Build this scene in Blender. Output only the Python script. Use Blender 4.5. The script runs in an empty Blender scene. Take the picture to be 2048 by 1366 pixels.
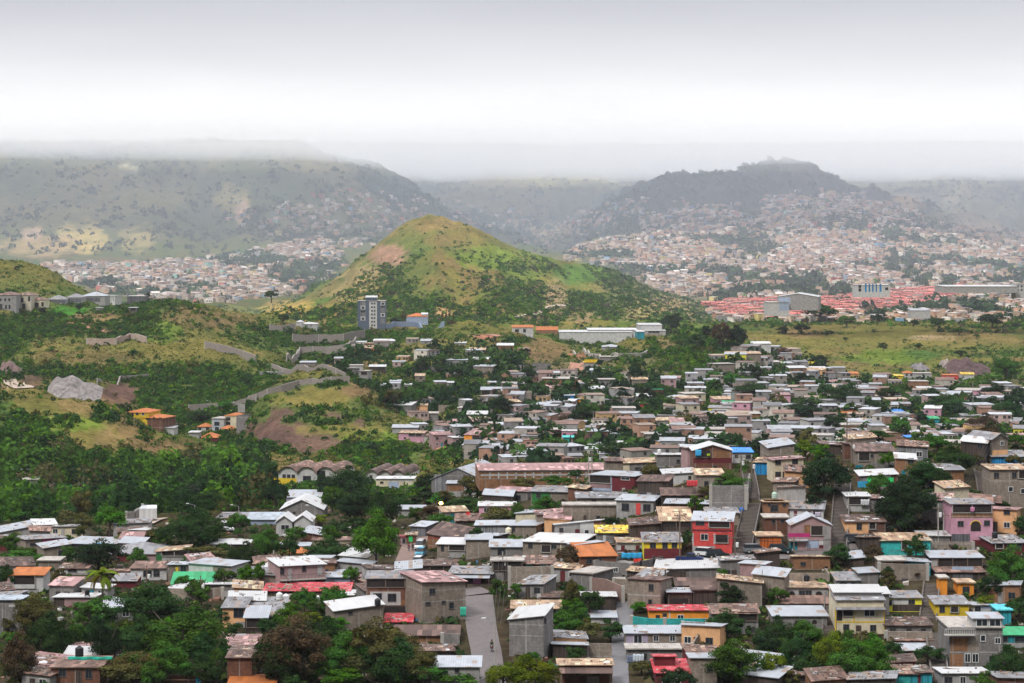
import bpy, math, random
import numpy as np
from mathutils import Vector
R = math.radians
rng = np.random.default_rng(7); random.seed(7)
SCN = bpy.context.scene
COL = SCN.collection
# ---------------------------------------------------------------- camera, sky, sun, exposure
F = 4836.0          # focal length in pixels of the 2048 px wide photograph (85 mm)
HV = 480.0          # image row of the horizon
SC = 1.18           # metres per design unit of distance
CAMZ = 75.0; HAZE_D = .28e-4
cam_d = bpy.data.cameras.new("camera"); cam = bpy.data.objects.new("camera", cam_d); COL.objects.link(cam)
cam_d.lens = 85.0; cam_d.sensor_width = 36.0; cam_d.clip_start = 1.0; cam_d.clip_end = 40000.0
cam_d.shift_y = -(683 - HV) / 2048.0
cam.location = (0, 0, CAMZ); cam.rotation_euler = (R(90), 0, 0)
SCN.camera = cam
SUN_EL, SUN_AZ = R(52), R(215)     # azimuth measured from +Y towards +X: high, behind the camera's left shoulder
w = bpy.data.worlds.new("World"); SCN.world = w; w.use_nodes = True
nt = w.node_tree; nt.nodes.clear()
def wn(t, **k):
    n = nt.nodes.new(t)
    for a, b in k.items(): setattr(n, a, b)
    return n
sky = wn('ShaderNodeTexSky', sky_type='NISHITA', sun_disc=False, sun_elevation=SUN_EL, sun_rotation=SUN_AZ)
sky.air_density = 1.0; sky.dust_density = 2.0
scl = wn('ShaderNodeVectorMath', operation='SCALE'); scl.inputs['Scale'].default_value = 0.10
nt.links.new(sky.outputs[0], scl.inputs[0])
tc = wn('ShaderNodeTexCoord'); sx = wn('ShaderNodeSeparateXYZ'); nt.links.new(tc.outputs['Generated'], sx.inputs[0])
nz = wn('ShaderNodeTexNoise'); nz.inputs['Scale'].default_value = 9; nz.inputs['Detail'].default_value = 4
mpn = wn('ShaderNodeMapping'); mpn.inputs['Scale'].default_value = (1, 1, 5)
nt.links.new(tc.outputs['Generated'], mpn.inputs[0]); nt.links.new(mpn.outputs[0], nz.inputs['Vector'])
nm = wn('ShaderNodeMath', operation='MULTIPLY_ADD'); nm.inputs[1].default_value = 0.013; nm.inputs[2].default_value = -0.0065
nt.links.new(nz.outputs[0], nm.inputs[0])
ad = wn('ShaderNodeMath', operation='ADD'); nt.links.new(sx.outputs['Z'], ad.inputs[0]); nt.links.new(nm.outputs[0], ad.inputs[1])
rmp = wn('ShaderNodeValToRGB'); nt.links.new(ad.outputs[0], rmp.inputs[0])
cr = rmp.color_ramp
# overcast: bright band low over the mountains, lavender grey cloud above it (position = sine of elevation)
SKY = [(0.0, (.95, .95, 1.0)), (0.030, (.80, .80, .82)), (0.050, (.60, .60, .605)), (0.063, (.52, .518, .53)), (0.075, (.44, .437, .455)), (0.087, (.385, .382, .405)), (0.100, (.325, .32, .352)), (0.2, (.36, .36, .40)), (1.0, (1.4, 1.42, 1.48))]
cr.elements[0].position = 0; cr.elements[0].color = (*SKY[0][1], 1)
cr.elements[1].position = 1; cr.elements[1].color = (*SKY[-1][1], 1)
for p, c in SKY[1:-1]:
    e = cr.elements.new(p); e.color = (*c, 1)
mx = wn('ShaderNodeMix', data_type='RGBA'); mx.inputs[0].default_value = 0.92
nt.links.new(scl.outputs[0], mx.inputs[6]); nt.links.new(rmp.outputs[0], mx.inputs[7])
# unseen low sky behind the camera is dimmed so facing walls get less light
dirm = wn('ShaderNodeMapRange', interpolation_type='SMOOTHSTEP'); dirm.inputs['From Min'].default_value = -.35; dirm.inputs['From Max'].default_value = .75; dirm.inputs['To Min'].default_value = .15; dirm.inputs['To Max'].default_value = 1.0
nt.links.new(sx.outputs['Y'], dirm.inputs['Value'])
zen = wn('ShaderNodeMapRange', interpolation_type='SMOOTHSTEP'); zen.inputs['From Min'].default_value = .35; zen.inputs['From Max'].default_value = .8
nt.links.new(sx.outputs['Z'], zen.inputs['Value'])
dmx = wn('ShaderNodeMath', operation='MAXIMUM'); nt.links.new(dirm.outputs[0], dmx.inputs[0]); nt.links.new(zen.outputs[0], dmx.inputs[1])
dsc = wn('ShaderNodeVectorMath', operation='SCALE'); nt.links.new(mx.outputs[2], dsc.inputs[0]); nt.links.new(dmx.outputs[0], dsc.inputs['Scale'])
bg = wn('ShaderNodeBackground'); bg.inputs['Strength'].default_value = 1.0
nt.links.new(dsc.outputs[0], bg.inputs['Color'])
wo = wn('ShaderNodeOutputWorld'); nt.links.new(bg.outputs[0], wo.inputs['Surface'])
sl = bpy.data.lights.new("sun", 'SUN'); sl.energy = 1.5; sl.angle = R(12); sl.color = (1.0, .97, .92)
sun = bpy.data.objects.new("sun", sl); COL.objects.link(sun); sun.location = (0, 0, 400)
sun.rotation_euler = Vector((math.sin(SUN_AZ)*math.cos(SUN_EL), math.cos(SUN_AZ)*math.cos(SUN_EL), math.sin(SUN_EL))).to_track_quat('Z', 'Y').to_euler()
SCN.view_settings.view_transform = 'Standard'; SCN.view_settings.look = 'None'; SCN.view_settings.gamma = 1
SCN.view_settings.exposure = .92
SCN.cycles.max_bounces = 16; SCN.cycles.diffuse_bounces = 2; SCN.cycles.glossy_bounces = 2; SCN.cycles.transparent_max_bounces = 6; SCN.cycles.volume_bounces = 14

# ---------------------------------------------------------------- noise helpers
_perm = rng.random((256, 256))
def vnoise(x, y):
    xi = np.floor(x).astype(int); yi = np.floor(y).astype(int)
    fx = x - xi; fy = y - yi; fx = fx*fx*(3-2*fx); fy = fy*fy*(3-2*fy)
    g = lambda a, b: _perm[a & 255, b & 255]
    return (g(xi, yi)*(1-fx)+g(xi+1, yi)*fx)*(1-fy) + (g(xi, yi+1)*(1-fx)+g(xi+1, yi+1)*fx)*fy
def fbm(x, y, o=4):
    x = np.asarray(x, float); y = np.asarray(y, float); s = 0; a = .5; t = 0
    for k in range(o):
        s = s + a*vnoise(x*2**k+17*k, y*2**k+31*k); t += a; a *= .55
    return s/t
def sstep(a, b, x):
    t = np.clip((x-a)/(b-a), 0, 1); return t*t*(3-2*t)

# ---------------------------------------------------------------- terrain heights
# one row per distance: (distance, [(column, image row where the ground at that distance is seen), ...])
ROWS = [
 (290, [(0, 1450)]),
 (320, [(-300, 1355), (900, 1355), (1400, 1385), (2048, 1385)]),
 (345, [(0, 1300), (950, 1290), (1200, 1310), (1400, 1300), (2048, 1295)]),
 (370, [(0, 1240), (950, 1215), (1200, 1215), (1400, 1200), (2048, 1195)]),
 (400, [(0, 1190), (900, 1160), (1000, 1140), (1200, 1110), (1400, 1080), (2048, 1080)]),
 (430, [(0, 1140), (400, 1140), (800, 1110), (1000, 1080), (1200, 1030), (1400, 970), (1600, 965), (2048, 960)]),
 (460, [(0, 1100), (400, 1100), (800, 1075), (900, 1060), (1000, 1030), (1200, 975), (1400, 925), (1600, 910), (1800, 900), (2048, 880)]),
 (500, [(0, 1070), (800, 1040), (900, 1025), (1000, 1000), (1200, 962), (1400, 930), (1600, 925), (2048, 905)]),
 (560, [(0, 1050), (800, 1010), (1000, 985), (1200, 985), (1400, 985), (2048, 970)]),
 (650, [(0, 1040), (560, 1020), (800, 990), (1000, 975), (1200, 990), (2048, 990)]),
 (740, [(0, 1035), (300, 1035), (450, 1020), (560, 985), (700, 975), (850, 968), (1000, 958), (1200, 950), (1400, 945), (2048, 940)]),
 (820, [(-300, 890), (0, 900), (100, 905), (200, 925), (300, 955), (400, 980), (480, 985), (560, 960), (700, 945), (850, 945), (1000, 925), (1200, 915), (1400, 905), (2048, 895)]),
 (900, [(-300, 775), (0, 782), (100, 787), (200, 807), (250, 825), (330, 855), (420, 890), (500, 915), (560, 925), (700, 905), (850, 925), (950, 905), (1100, 885), (1400, 870), (1700, 858), (2048, 850)]),
 (960, [(-300, 808), (0, 814), (150, 820), (250, 846), (330, 868), (420, 885), (500, 885), (560, 850), (650, 845), (760, 860), (830, 875), (870, 890), (1000, 860), (1400, 840), (1800, 840), (2048, 838)]),
 (1020, [(-300, 780), (0, 795), (200, 800), (300, 830), (400, 862), (480, 860), (520, 800), (560, 775), (700, 770), (760, 795), (820, 835), (870, 865), (950, 845), (1100, 820), (1400, 805), (1800, 815), (2048, 815)]),
 (1150, [(-300, 745), (0, 760), (200, 765), (400, 770), (600, 765), (700, 755), (800, 765), (900, 770), (1000, 770), (1200, 765), (1400, 755), (1500, 760), (1600, 775), (1800, 790), (2048, 785)]),
 (1280, [(-300, 690), (0, 690), (200, 700), (400, 715), (600, 730), (700, 730), (800, 735), (1000, 735), (1150, 742), (1250, 725), (1330, 705), (1400, 690), (1480, 700), (1560, 735), (1700, 765), (2048, 765)]),
 (1360, [(-300, 660), (0, 655), (200, 665), (400, 690), (600, 712), (700, 708), (850, 705), (1000, 705), (1150, 722), (1230, 702), (1300, 682), (1370, 667), (1440, 662), (1500, 685), (1560, 715), (1650, 742), (1800, 752), (2048, 752)]),
 (1460, [(-300, 640), (0, 632), (100, 625), (230, 614), (330, 606), (400, 625), (450, 645), (500, 672), (560, 692), (620, 695), (800, 680), (950, 672), (1050, 672), (1130, 700), (1200, 706), (1300, 700), (1440, 695), (1500, 705), (1600, 728), (1800, 732), (2048, 730)]),
 (1550, [(-300, 640), (0, 630), (100, 620), (230, 608), (330, 600), (400, 610), (470, 634), (550, 650), (600, 656), (720, 657), (850, 655), (940, 652), (1000, 668), (1100, 692), (1150, 702), (1250, 700), (1350, 697), (1500, 700), (2048, 712)]),
 (1660, [(-300, 560), (0, 570), (60, 575), (150, 600), (230, 625), (330, 630), (500, 655), (700, 665), (1000, 685), (1200, 692), (1400, 690), (1500, 692), (2048, 692)]),
 (1760, [(-300, 500), (0, 519), (60, 532), (120, 556), (170, 582), (230, 610), (400, 650), (600, 655), (900, 660), (1200, 675), (1500, 675), (2048, 670)]),
 (1900, [(-300, 560), (0, 580), (230, 640), (520, 655), (700, 652), (860, 652), (1000, 655), (1100, 662), (1200, 662), (1400, 655), (2048, 650)]),
 (1960, [(-300, 640), (500, 640), (600, 632), (700, 622), (860, 618), (1000, 620), (1100, 640), (1250, 648), (1400, 648), (2048, 642)]),
 (2120, [(-300, 620), (500, 642), (600, 606), (700, 560), (800, 512), (870, 496), (960, 518), (1050, 548), (1150, 575), (1250, 600), (1350, 630), (1430, 638), (2048, 622)]),
 (2260, [(-300, 612), (430, 620), (510, 634), (600, 592), (690, 538), (780, 476), (825, 445), (842, 434), (855, 430), (872, 433), (900, 441), (970, 462), (1050, 498), (1110, 523), (1170, 530), (1220, 543), (1300, 578), (1370, 607), (1430, 624), (2048, 603)]),
 (2450, [(-300, 600), (400, 597), (600, 600), (900, 600), (1200, 598), (1400, 592), (1700, 585), (2048, 585)]),
 (2750, [(-300, 565), (0, 562), (400, 562), (600, 560), (900, 560), (1200, 555), (1600, 550), (2048, 552)]),
 (3000, [(-300, 530), (0, 524), (400, 520), (700, 520), (1000, 535), (1130, 520), (1400, 512), (1700, 510), (2048, 520)]),
 (3300, [(-300, 460), (0, 468), (120, 462), (250, 480), (330, 462), (420, 490), (500, 470), (600, 490), (800, 480), (1000, 500), (1050, 485), (1130, 505), (1200, 480), (1300, 468), (1500, 458), (1700, 450), (1900, 470), (2048, 492)]),
 (3700, [(-300, 360), (0, 375), (150, 370), (300, 385), (420, 430), (500, 410), (620, 400), (760, 420), (900, 450), (1030, 480), (1130, 495), (1200, 462), (1300, 435), (1450, 410), (1600, 397), (1720, 397), (1850, 425), (1950, 460), (2048, 478)]),
 (4000, [(-300, 270), (0, 280), (200, 290), (400, 320), (600, 330), (760, 350), (880, 390), (1000, 440), (1130, 480), (1200, 420), (1300, 390), (1450, 370), (1600, 372), (1720, 395), (1850, 432), (1950, 465), (2048, 475)]),
 (4300, [(-300, 190), (0, 200), (300, 215), (500, 260), (620, 292), (700, 305), (740, 315), (800, 330), (860, 358), (940, 398), (1020, 438), (1080, 455), (1120, 452), (1160, 420), (1200, 385), (1250, 352), (1310, 325), (1400, 305), (1500, 299), (1560, 297), (1610, 304), (1640, 312), (1720, 350), (1820, 385), (1900, 420), (1980, 468), (2048, 476)]),
 (4800, [(-300, 190), (0, 205), (600, 290), (900, 430), (1100, 440), (1300, 420), (1500, 410), (1700, 420), (1850, 415), (2048, 425)]),
 (5400, [(-300, 160), (600, 290), (750, 330), (900, 355), (1050, 345), (1200, 345), (1400, 340), (1600, 350), (1750, 365), (1900, 330), (2048, 345)]),
 (6200, [(-300, 140), (600, 230), (800, 250), (1000, 270), (1200, 240), (1400, 250), (1600, 260), (1700, 270), (1850, 250), (2048, 200)]),
 (7200, [(-300, 240), (2048, 240)]),
]
UG = np.linspace(-620, 2668, 700)
_zr = [np.full(UG.shape, -8.0), np.full(UG.shape, -25.0), np.full(UG.shape, -50.0), np.full(UG.shape, -66.0)]
_dr = [20.0, 80.0, 180.0, 260.0]
for d, kn in ROWS:
    v = np.interp(UG, [k[0] for k in kn], [k[1] for k in kn])
    k5 = np.exp(-np.linspace(-2, 2, 9)**2); k5 /= k5.sum()
    v = np.convolve(np.pad(v, 4, mode='edge'), k5, 'valid')
    _dr.append(d*SC); _zr.append((HV-v)/F*d*SC)
_dr = np.array(_dr); _zr = np.array(_zr)
DG = np.concatenate([np.linspace(20, 300, 20, endpoint=False), np.linspace(300, 700, 190, endpoint=False), np.linspace(700, 1900, 230, endpoint=False), np.linspace(1900, 3300, 140, endpoint=False), np.linspace(3300, 8400, 170)])
def pchip(xs, Y, x):
    h = np.diff(xs)[:, None]; dl = np.diff(Y, axis=0)/h
    m = np.zeros_like(Y); m[0] = dl[0]; m[-1] = dl[-1]
    s = dl[:-1]*dl[1:] > 0; w1 = 2*h[1:]+h[:-1]; w2 = h[1:]+2*h[:-1]
    with np.errstate(divide='ignore', invalid='ignore'):
        hm = (w1+w2)/(w1/dl[:-1]+w2/dl[1:])
    m[1:-1] = np.where(s, hm, 0)
    i = np.clip(np.searchsorted(xs, x)-1, 0, len(xs)-2)
    t = ((x-xs[i])/(xs[i+1]-xs[i]))[:, None]; H = h[i]
    return (2*t**3-3*t**2+1)*Y[i]+(t**3-2*t**2+t)*H*m[i]+(-2*t**3+3*t**2)*Y[i+1]+(t**3-t**2)*H*m[i+1]
Zt = pchip(_dr, _zr, DG)
Xg = (UG[None, :]-1024)/F*DG[:, None]; Yg = np.repeat(DG[:, None], len(UG), 1)
amp = np.interp(DG, [0, 500, 800, 1400, 2400, 3600, 5000, 8000], [.3, .5, 2.0, 3.5, 6, 14, 40, 60])[:, None]
RLF = np.clip((fbm(Xg/85+5+.4*fbm(Xg/40, Yg/40, 3), Yg/125+3, 5)-.5)*2.6+.5, 0, 1)
RAMP = np.interp(DG, [0, 700, 900, 1400, 2000, 3600, 8000], [0, 0, 5.5, 7, 5, 0, 0])[:, None]*np.where((Ug0 := np.repeat(UG[None, :], len(DG), 0)) > 1480, .45, 1.0)
Zt = Zt + (RLF-.5)*2*RAMP + (fbm(Xg/60+5, Yg/60+3, 5)-.5)*2*amp*.55
mt = sstep(3650, 4600, Yg)*sstep(-45, 50, Zt)
rid = np.abs(fbm(Xg/420+.12*fbm(Xg/90, Yg/90), Yg/900+9, 5)-.5)*2
Zt = Zt - mt*np.clip(.45-rid, 0, 1)*110 - mt*(fbm(Xg/110+40, Yg/160, 5)-.5)*42
capz = (HV-287+ (fbm(Xg/300, Yg/2000+2, 4)-.5)*26)/F*DG[:, None]
Zt = np.where(Yg > 3900, np.minimum(Zt, capz+np.clip(Zt-capz, 0, 400)*.06), Zt)
cn = sstep(2080, 2300, Yg)*(1-sstep(2620, 2760, Yg))*sstep(500, 620, UG[None, :])*(1-sstep(1380, 1450, UG[None, :]))
Zt = Zt - cn*np.minimum(np.abs(fbm(Xg/75+3, Yg/300, 5)-.5)*2-.25, .1)*-20
Zt = Zt + CAMZ
VG = HV - (Zt-CAMZ)*F/DG[:, None]
def height(x, y):
    x = np.asarray(x, float); y = np.asarray(y, float)
    u = 1024+x*F/y
    fu = np.clip((u-UG[0])/(UG[1]-UG[0]), 0, len(UG)-1.001); iu = fu.astype(int); tu = fu-iu
    j = np.clip(np.searchsorted(DG, y)-1, 0, len(DG)-2); td = np.clip((y-DG[j])/(DG[j+1]-DG[j]), 0, 1)
    return (Zt[j, iu]*(1-tu)+Zt[j, iu+1]*tu)*(1-td)+(Zt[j+1, iu]*(1-tu)+Zt[j+1, iu+1]*tu)*td
def hit(u, v, dmin=300.0, dmax=8000.0, strict=False):
    """distance at which the sight line through (u, v) of the photograph meets the ground"""
    iu = int(np.clip(round((u-UG[0])/(UG[1]-UG[0])), 0, len(UG)-1))
    k = np.where((DG >= dmin) & (DG <= dmax))[0]
    c = VG[k, iu]; ok = np.where(c <= v)[0]
    if len(ok) == 0: return None if strict else float(DG[k[np.argmin(c)]])
    a = ok[0]
    if a == 0: return None if strict and c[0] < v-12 else float(DG[k[0]])
    t = (c[a-1]-v)/max(c[a-1]-c[a], 1e-6)
    return float(DG[k[a-1]]+t*(DG[k[a]]-DG[k[a-1]]))
def world(u, v, dmin=300., dmax=8000.):
    d = hit(u, v, dmin, dmax); x = (u-1024)/F*d
    return x, d, float(height(x, d))

# ---------------------------------------------------------------- materials
MATS = {}
def shader(name):
    m = bpy.data.materials.new(name); m.use_nodes = True; n = m.node_tree
    b = n.nodes['Principled BSDF']; b.inputs['Roughness'].default_value = .85; b.inputs['Specular IOR Level'].default_value = .25
    return m, n, b
def node(n, t, ins=None, **k):
    x = n.nodes.new(t)
    for a, b in k.items(): setattr(x, a, b)
    for a, b in (ins or {}).items():
        if hasattr(b, 'is_output') or isinstance(b, bpy.types.NodeSocket): n.links.new(b, x.inputs[a])
        else: x.inputs[a].default_value = b
    return x
def mixc(n, f, a, b, mode='MIX'):
    x = n.nodes.new('ShaderNodeMix'); x.data_type = 'RGBA'; x.blend_type = mode
    for i, v in ((0, f), (6, a), (7, b)):
        if isinstance(v, bpy.types.NodeSocket): n.links.new(v, x.inputs[i])
        elif i == 0: x.inputs[0].default_value = v
        else: x.inputs[i].default_value = (*v, 1)
    return x.outputs[2]
def ramp(n, fac, *els):
    x = n.nodes.new('ShaderNodeValToRGB'); n.links.new(fac, x.inputs[0]); c = x.color_ramp
    while len(c.elements) < len(els): c.elements.new(.5)
    for e, (p, col) in zip(c.elements, els): e.position = p; e.color = (*col, 1) if len(col) == 3 else col
    return x.outputs[0]
def objv(n):
    return node(n, 'ShaderNodeTexCoord').outputs['Object']
def gray(v): return (v, v, v)
def randomise(n, c, lo=.85, hi=1.12):
    oi = node(n, 'ShaderNodeObjectInfo'); mr = node(n, 'ShaderNodeMapRange', {'Value': oi.outputs['Random'], 'To Min': lo, 'To Max': hi})
    cc = node(n, 'ShaderNodeCombineColor', {'Red': mr.outputs[0], 'Green': mr.outputs[0], 'Blue': mr.outputs[0]})
    return mixc(n, 1.0, c, cc.outputs[0], 'MULTIPLY')
WALLC = dict(bk=(.31, .255, .205), bg=(.25, .235, .225), br=(.20, .09, .055), ob=(.34, .17, .085), wh=(.55, .54, .53), cr=(.66, .58, .42), ye=(.72, .50, .03), yb=(.75, .68, .05),
  og=(.78, .27, .03), pk=(.62, .33, .42), rd=(.72, .085, .075), tq=(.035, .40, .38), gn=(.03, .60, .16), dg=(.03, .16, .04), lb=(.33, .40, .52), bl=(.015, .19, .42), sb=(.04, .36, .62), pu=(.36, .31, .40),
  wd=(.075, .055, .045), gr=(.40, .385, .37), mr=(.13, .02, .025), mg=(.45, .03, .16), pe=(.72, .40, .20), tg=(.20, .20, .21), gd=(.12, .12, .13), te=(.02, .22, .27), sg=(.085, .11, .155), ow=(.5, .12, .02), lp=(.42, .27, .27))
WORD = dict(bk='beige block', bg='grey block', br='brown brick', ob='orange brick', wh='white', cr='cream', ye='yellow', yb='bright yellow', og='orange', pk='pink', rd='coral red', tq='turquoise', gn='bright green', dg='dark green',
  lb='pale blue', bl='blue', sb='sky blue', pu='lilac', wd='dark plank', gr='grey plaster', mr='maroon', mg='magenta', pe='peach', tg='sheet metal', gd='charcoal', te='teal', ow='rust orange', lp='dusty rose')
ROOFC = dict(lb=(.30,.34,.38), tq=(.05,.38,.36), ti=(.31, .33, .36), tg=(.20, .20, .21), rs=(.15, .09, .07), dr=(.095, .06, .05), tl=(.36, .115, .03), rr=(.36, .035, .045), tn=(.34, .23, .15), gn=(.035, .28, .12), ft=(.34, .31, .28), yw=(.66, .40, .05), bl=(.02, .20, .62), wt=(.43, .43, .43), pk=(.27, .16, .155), sb=(.08, .42, .48))
RWORD = dict(lb="pale blue", tq="turquoise", ti='pale tin', tg='weathered grey sheet', rs='rusty sheet', dr='dark rusted sheet', tl='terracotta tile', rr='red sheet', tn='tan sheet', gn='green sheet', ft='flat concrete', yw='mustard yellow patched', bl='blue', wt='white', pk='faded rose sheet', sb='turquoise')
def wall_mat(code):
    k = 'wall_'+code
    if k in MATS: return MATS[k]
    m, n, b = shader(k); c = WALLC.get(code) or ROOFC[code]; c = tuple(x*(.84 if code in ('bk', 'bg', 'gr', 'br', 'ob', 'wd', 'lp', 'wh', 'cr') else .95) for x in c); o = objv(n)
    sp = node(n, 'ShaderNodeSeparateXYZ', {0: o}); xy = node(n, 'ShaderNodeMath', {0: sp.outputs[0], 1: sp.outputs[1]}, operation='ADD')
    v = node(n, 'ShaderNodeCombineXYZ', {0: xy.outputs[0], 1: sp.outputs[2]}).outputs[0]
    dk = tuple(x*.55 for x in c); lt = tuple(min(x*1.25, .85) for x in c)
    if code in ('bk', 'bg', 'br', 'ob', 'tq'):
        bt = node(n, 'ShaderNodeTexBrick', {'Vector': v, 'Color1': (*tuple(x*.85 for x in c), 1), 'Color2': (*lt, 1), 'Mortar': (*(dk if code != 'tq' else (.02, .2, .2)), 1), 'Scale': 1.0, 'Brick Width': .42, 'Row Height': .22, 'Mortar Size': .018, 'Bias': -.1})
        col = bt.outputs[0]
        if code in ('bk', 'bg', 'br', 'ob'):     # cast concrete tie beams every storey and columns
            wv = node(n, 'ShaderNodeMath', {0: node(n, 'ShaderNodeMath', {0: sp.outputs[2], 1: 2.75}, operation='PINGPONG').outputs[0], 1: .11}, operation='LESS_THAN')
            w2 = node(n, 'ShaderNodeMath', {0: node(n, 'ShaderNodeMath', {0: xy.outputs[0], 1: 1.9}, operation='PINGPONG').outputs[0], 1: .09}, operation='LESS_THAN')
            mxx = node(n, 'ShaderNodeMath', {0: wv.outputs[0], 1: w2.outputs[0]}, operation='MAXIMUM')
            f2 = node(n, 'ShaderNodeMath', {0: mxx.outputs[0], 1: .55}, operation='MULTIPLY')
            col = mixc(n, f2.outputs[0], col, (.36, .34, .31))
    elif code in ('wd', 'bl', 'tg', 'gd', 'te', 'ow'):
        st = node(n, 'ShaderNodeMath', {0: xy.outputs[0], 1: .22}, operation='SNAP')
        ns = node(n, 'ShaderNodeTexWhiteNoise', {'W': st.outputs[0]}, noise_dimensions='1D')
        col = mixc(n, ns.outputs[0], tuple(x*.6 for x in c), tuple(x*1.5 for x in c))
    else:
        ns = node(n, 'ShaderNodeTexNoise', {'Vector': o, 'Scale': 1.3, 'Detail': 5})
        col = mixc(n, ns.outputs[0], tuple(x*.82 for x in c), lt)
    d1 = node(n, 'ShaderNodeMapping', {0: v, 3: (1.6, .35, 1)}); n1 = node(n, 'ShaderNodeTexNoise', {'Vector': d1.outputs[0], 'Scale': 1.2, 'Detail': 6, 'Roughness': .65})
    f = ramp(n, n1.outputs[0], (.42, gray(0)), (.75, gray(1)))
    ff = node(n, 'ShaderNodeMath', {0: f, 1: .55 if code in ('bk', 'bg', 'br', 'ob', 'gr', 'wd') else .3}, operation='MULTIPLY')
    col = mixc(n, ff.outputs[0], col, tuple(.5*x+.015 for x in dk))
    n2 = node(n, 'ShaderNodeTexNoise', {'Vector': v, 'Scale': .45, 'Detail': 3}); f3 = ramp(n, n2.outputs[0], (.35, gray(.84)), (.7, gray(1.12)))
    col = mixc(n, 1.0, col, f3, 'MULTIPLY')
    n.links.new(randomise(n, col), b.inputs['Base Color'])
    MATS[k] = m; return m
def roof_mat(code):
    k = 'roof_'+code
    if k in MATS: return MATS[k]
    m, n, b = shader(k); c = ROOFC.get(code) or WALLC[code]; o = objv(n)
    sp = node(n, 'ShaderNodeSeparateXYZ', {0: o})
    sxx = node(n, 'ShaderNodeMath', {0: sp.outputs[0], 1: .82}, operation='SNAP'); syy = node(n, 'ShaderNodeMath', {0: sp.outputs[1], 1: 2.6}, operation='SNAP')
    cv = node(n, 'ShaderNodeCombineXYZ', {0: sxx.outputs[0], 1: syy.outputs[0]})
    oi = node(n, 'ShaderNodeObjectInfo'); cv2 = node(n, 'ShaderNodeVectorMath', {0: cv.outputs[0], 1: oi.outputs['Location']}, operation='ADD')
    wn_ = node(n, 'ShaderNodeTexWhiteNoise', {0: cv2.outputs[0]}, noise_dimensions='3D')
    spread = {'ti': .10, 'wt': .06, 'tg': .28, 'rs': .5, 'dr': .5, 'tn': .4, 'yw': .45, 'pk': .3}.get(code, .18)
    col = mixc(n, wn_.outputs[0], tuple(x*(1-spread) for x in c), tuple(min(.8, x*(1+spread)) for x in c))
    if code in ('ti', 'tg', 'rs', 'dr', 'tn', 'wt', 'pk', 'yw', 'rr', 'gn'):
        th = {'ti': .93, 'wt': .96, 'tg': .86, 'rr': .9, 'gn': .95}.get(code, .86)
        g = node(n, 'ShaderNodeMath', {0: wn_.outputs[0], 1: th}, operation='GREATER_THAN')
        col = mixc(n, g.outputs[0], col, tuple(min(x*1.9, .5) for x in c) if code not in ('ti', 'tg', 'wt') else (.25, .20, .17))
    rb = node(n, 'ShaderNodeMath', {0: sp.outputs[0], 1: .19}, operation='PINGPONG')      # corrugation: dark troughs
    rf = ramp(n, rb.outputs[0], (.0, gray(.80)), (.12, gray(1.06)))
    col = mixc(n, .75, col, mixc(n, 1.0, col, rf, 'MULTIPLY'))
    n1 = node(n, 'ShaderNodeTexNoise', {'Vector': o, 'Scale': .7, 'Detail': 7, 'Roughness': .7})
    rust = {'ti': (.30, .24, .21), 'wt': (.4, .37, .34), 'tl': (.25, .07, .03), 'rr': (.5, .38, .36)}.get(code, (.10, .055, .04))
    amt = {'ti': .5, 'wt': .45, 'tl': .7, 'gn': .5}.get(code, .8)
    f = ramp(n, n1.outputs[0], (.52, gray(0)), (.72, gray(amt)))
    col = mixc(n, f, col, rust)
    if code == 'tl':
        rw = node(n, 'ShaderNodeMath', {0: sp.outputs[1], 1: .3}, operation='PINGPONG'); col = mixc(n, 1.0, col, ramp(n, rw.outputs[0], (.0, gray(.6)), (.14, gray(1.1))), 'MULTIPLY')
    n.links.new(randomise(n, col, .9, 1.08), b.inputs['Base Color'])
    b.inputs['Roughness'].default_value = .55 if code in ('ti', 'wt', 'bl') else .75
    bp = node(n, 'ShaderNodeBump', {'Strength': .5, 'Distance': .04, 'Height': rb.outputs[0]}); n.links.new(bp.outputs[0], b.inputs['Normal'])
    MATS[k] = m; return m
def plain(name, c, rough=.7, noise=.18, scale=2.0, metal=0.0):
    if name in MATS: return MATS[name]
    m, n, b = shader(name); ns = node(n, 'ShaderNodeTexNoise', {'Vector': objv(n), 'Scale': scale, 'Detail': 5})
    col = mixc(n, ns.outputs[0], tuple(x*(1-noise) for x in c), tuple(min(x*(1+noise), .9) for x in c))
    n.links.new(col, b.inputs['Base Color']); b.inputs['Roughness'].default_value = rough; b.inputs['Metallic'].default_value = metal
    MATS[name] = m; return m
PANE = plain('window_glass', (.022, .026, .032), .22, .6, 1.5)
DARK = plain('dim_interior', (.028, .022, .02), .9, .7, 1.5)  # near-black colour standing in for the shade inside rooms and verandas
FRW = plain('white_frame', (.62, .62, .60), .6); FRD = plain('dark_frame', (.10, .09, .085), .6); CONC = plain('concrete', (.34, .32, .29), .9, .25, 1.2)
WOOD = plain('grey_timber', (.15, .115, .09), .9, .35, 3); STEEL = plain('painted_steel', (.25, .25, .26), .5)

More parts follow.
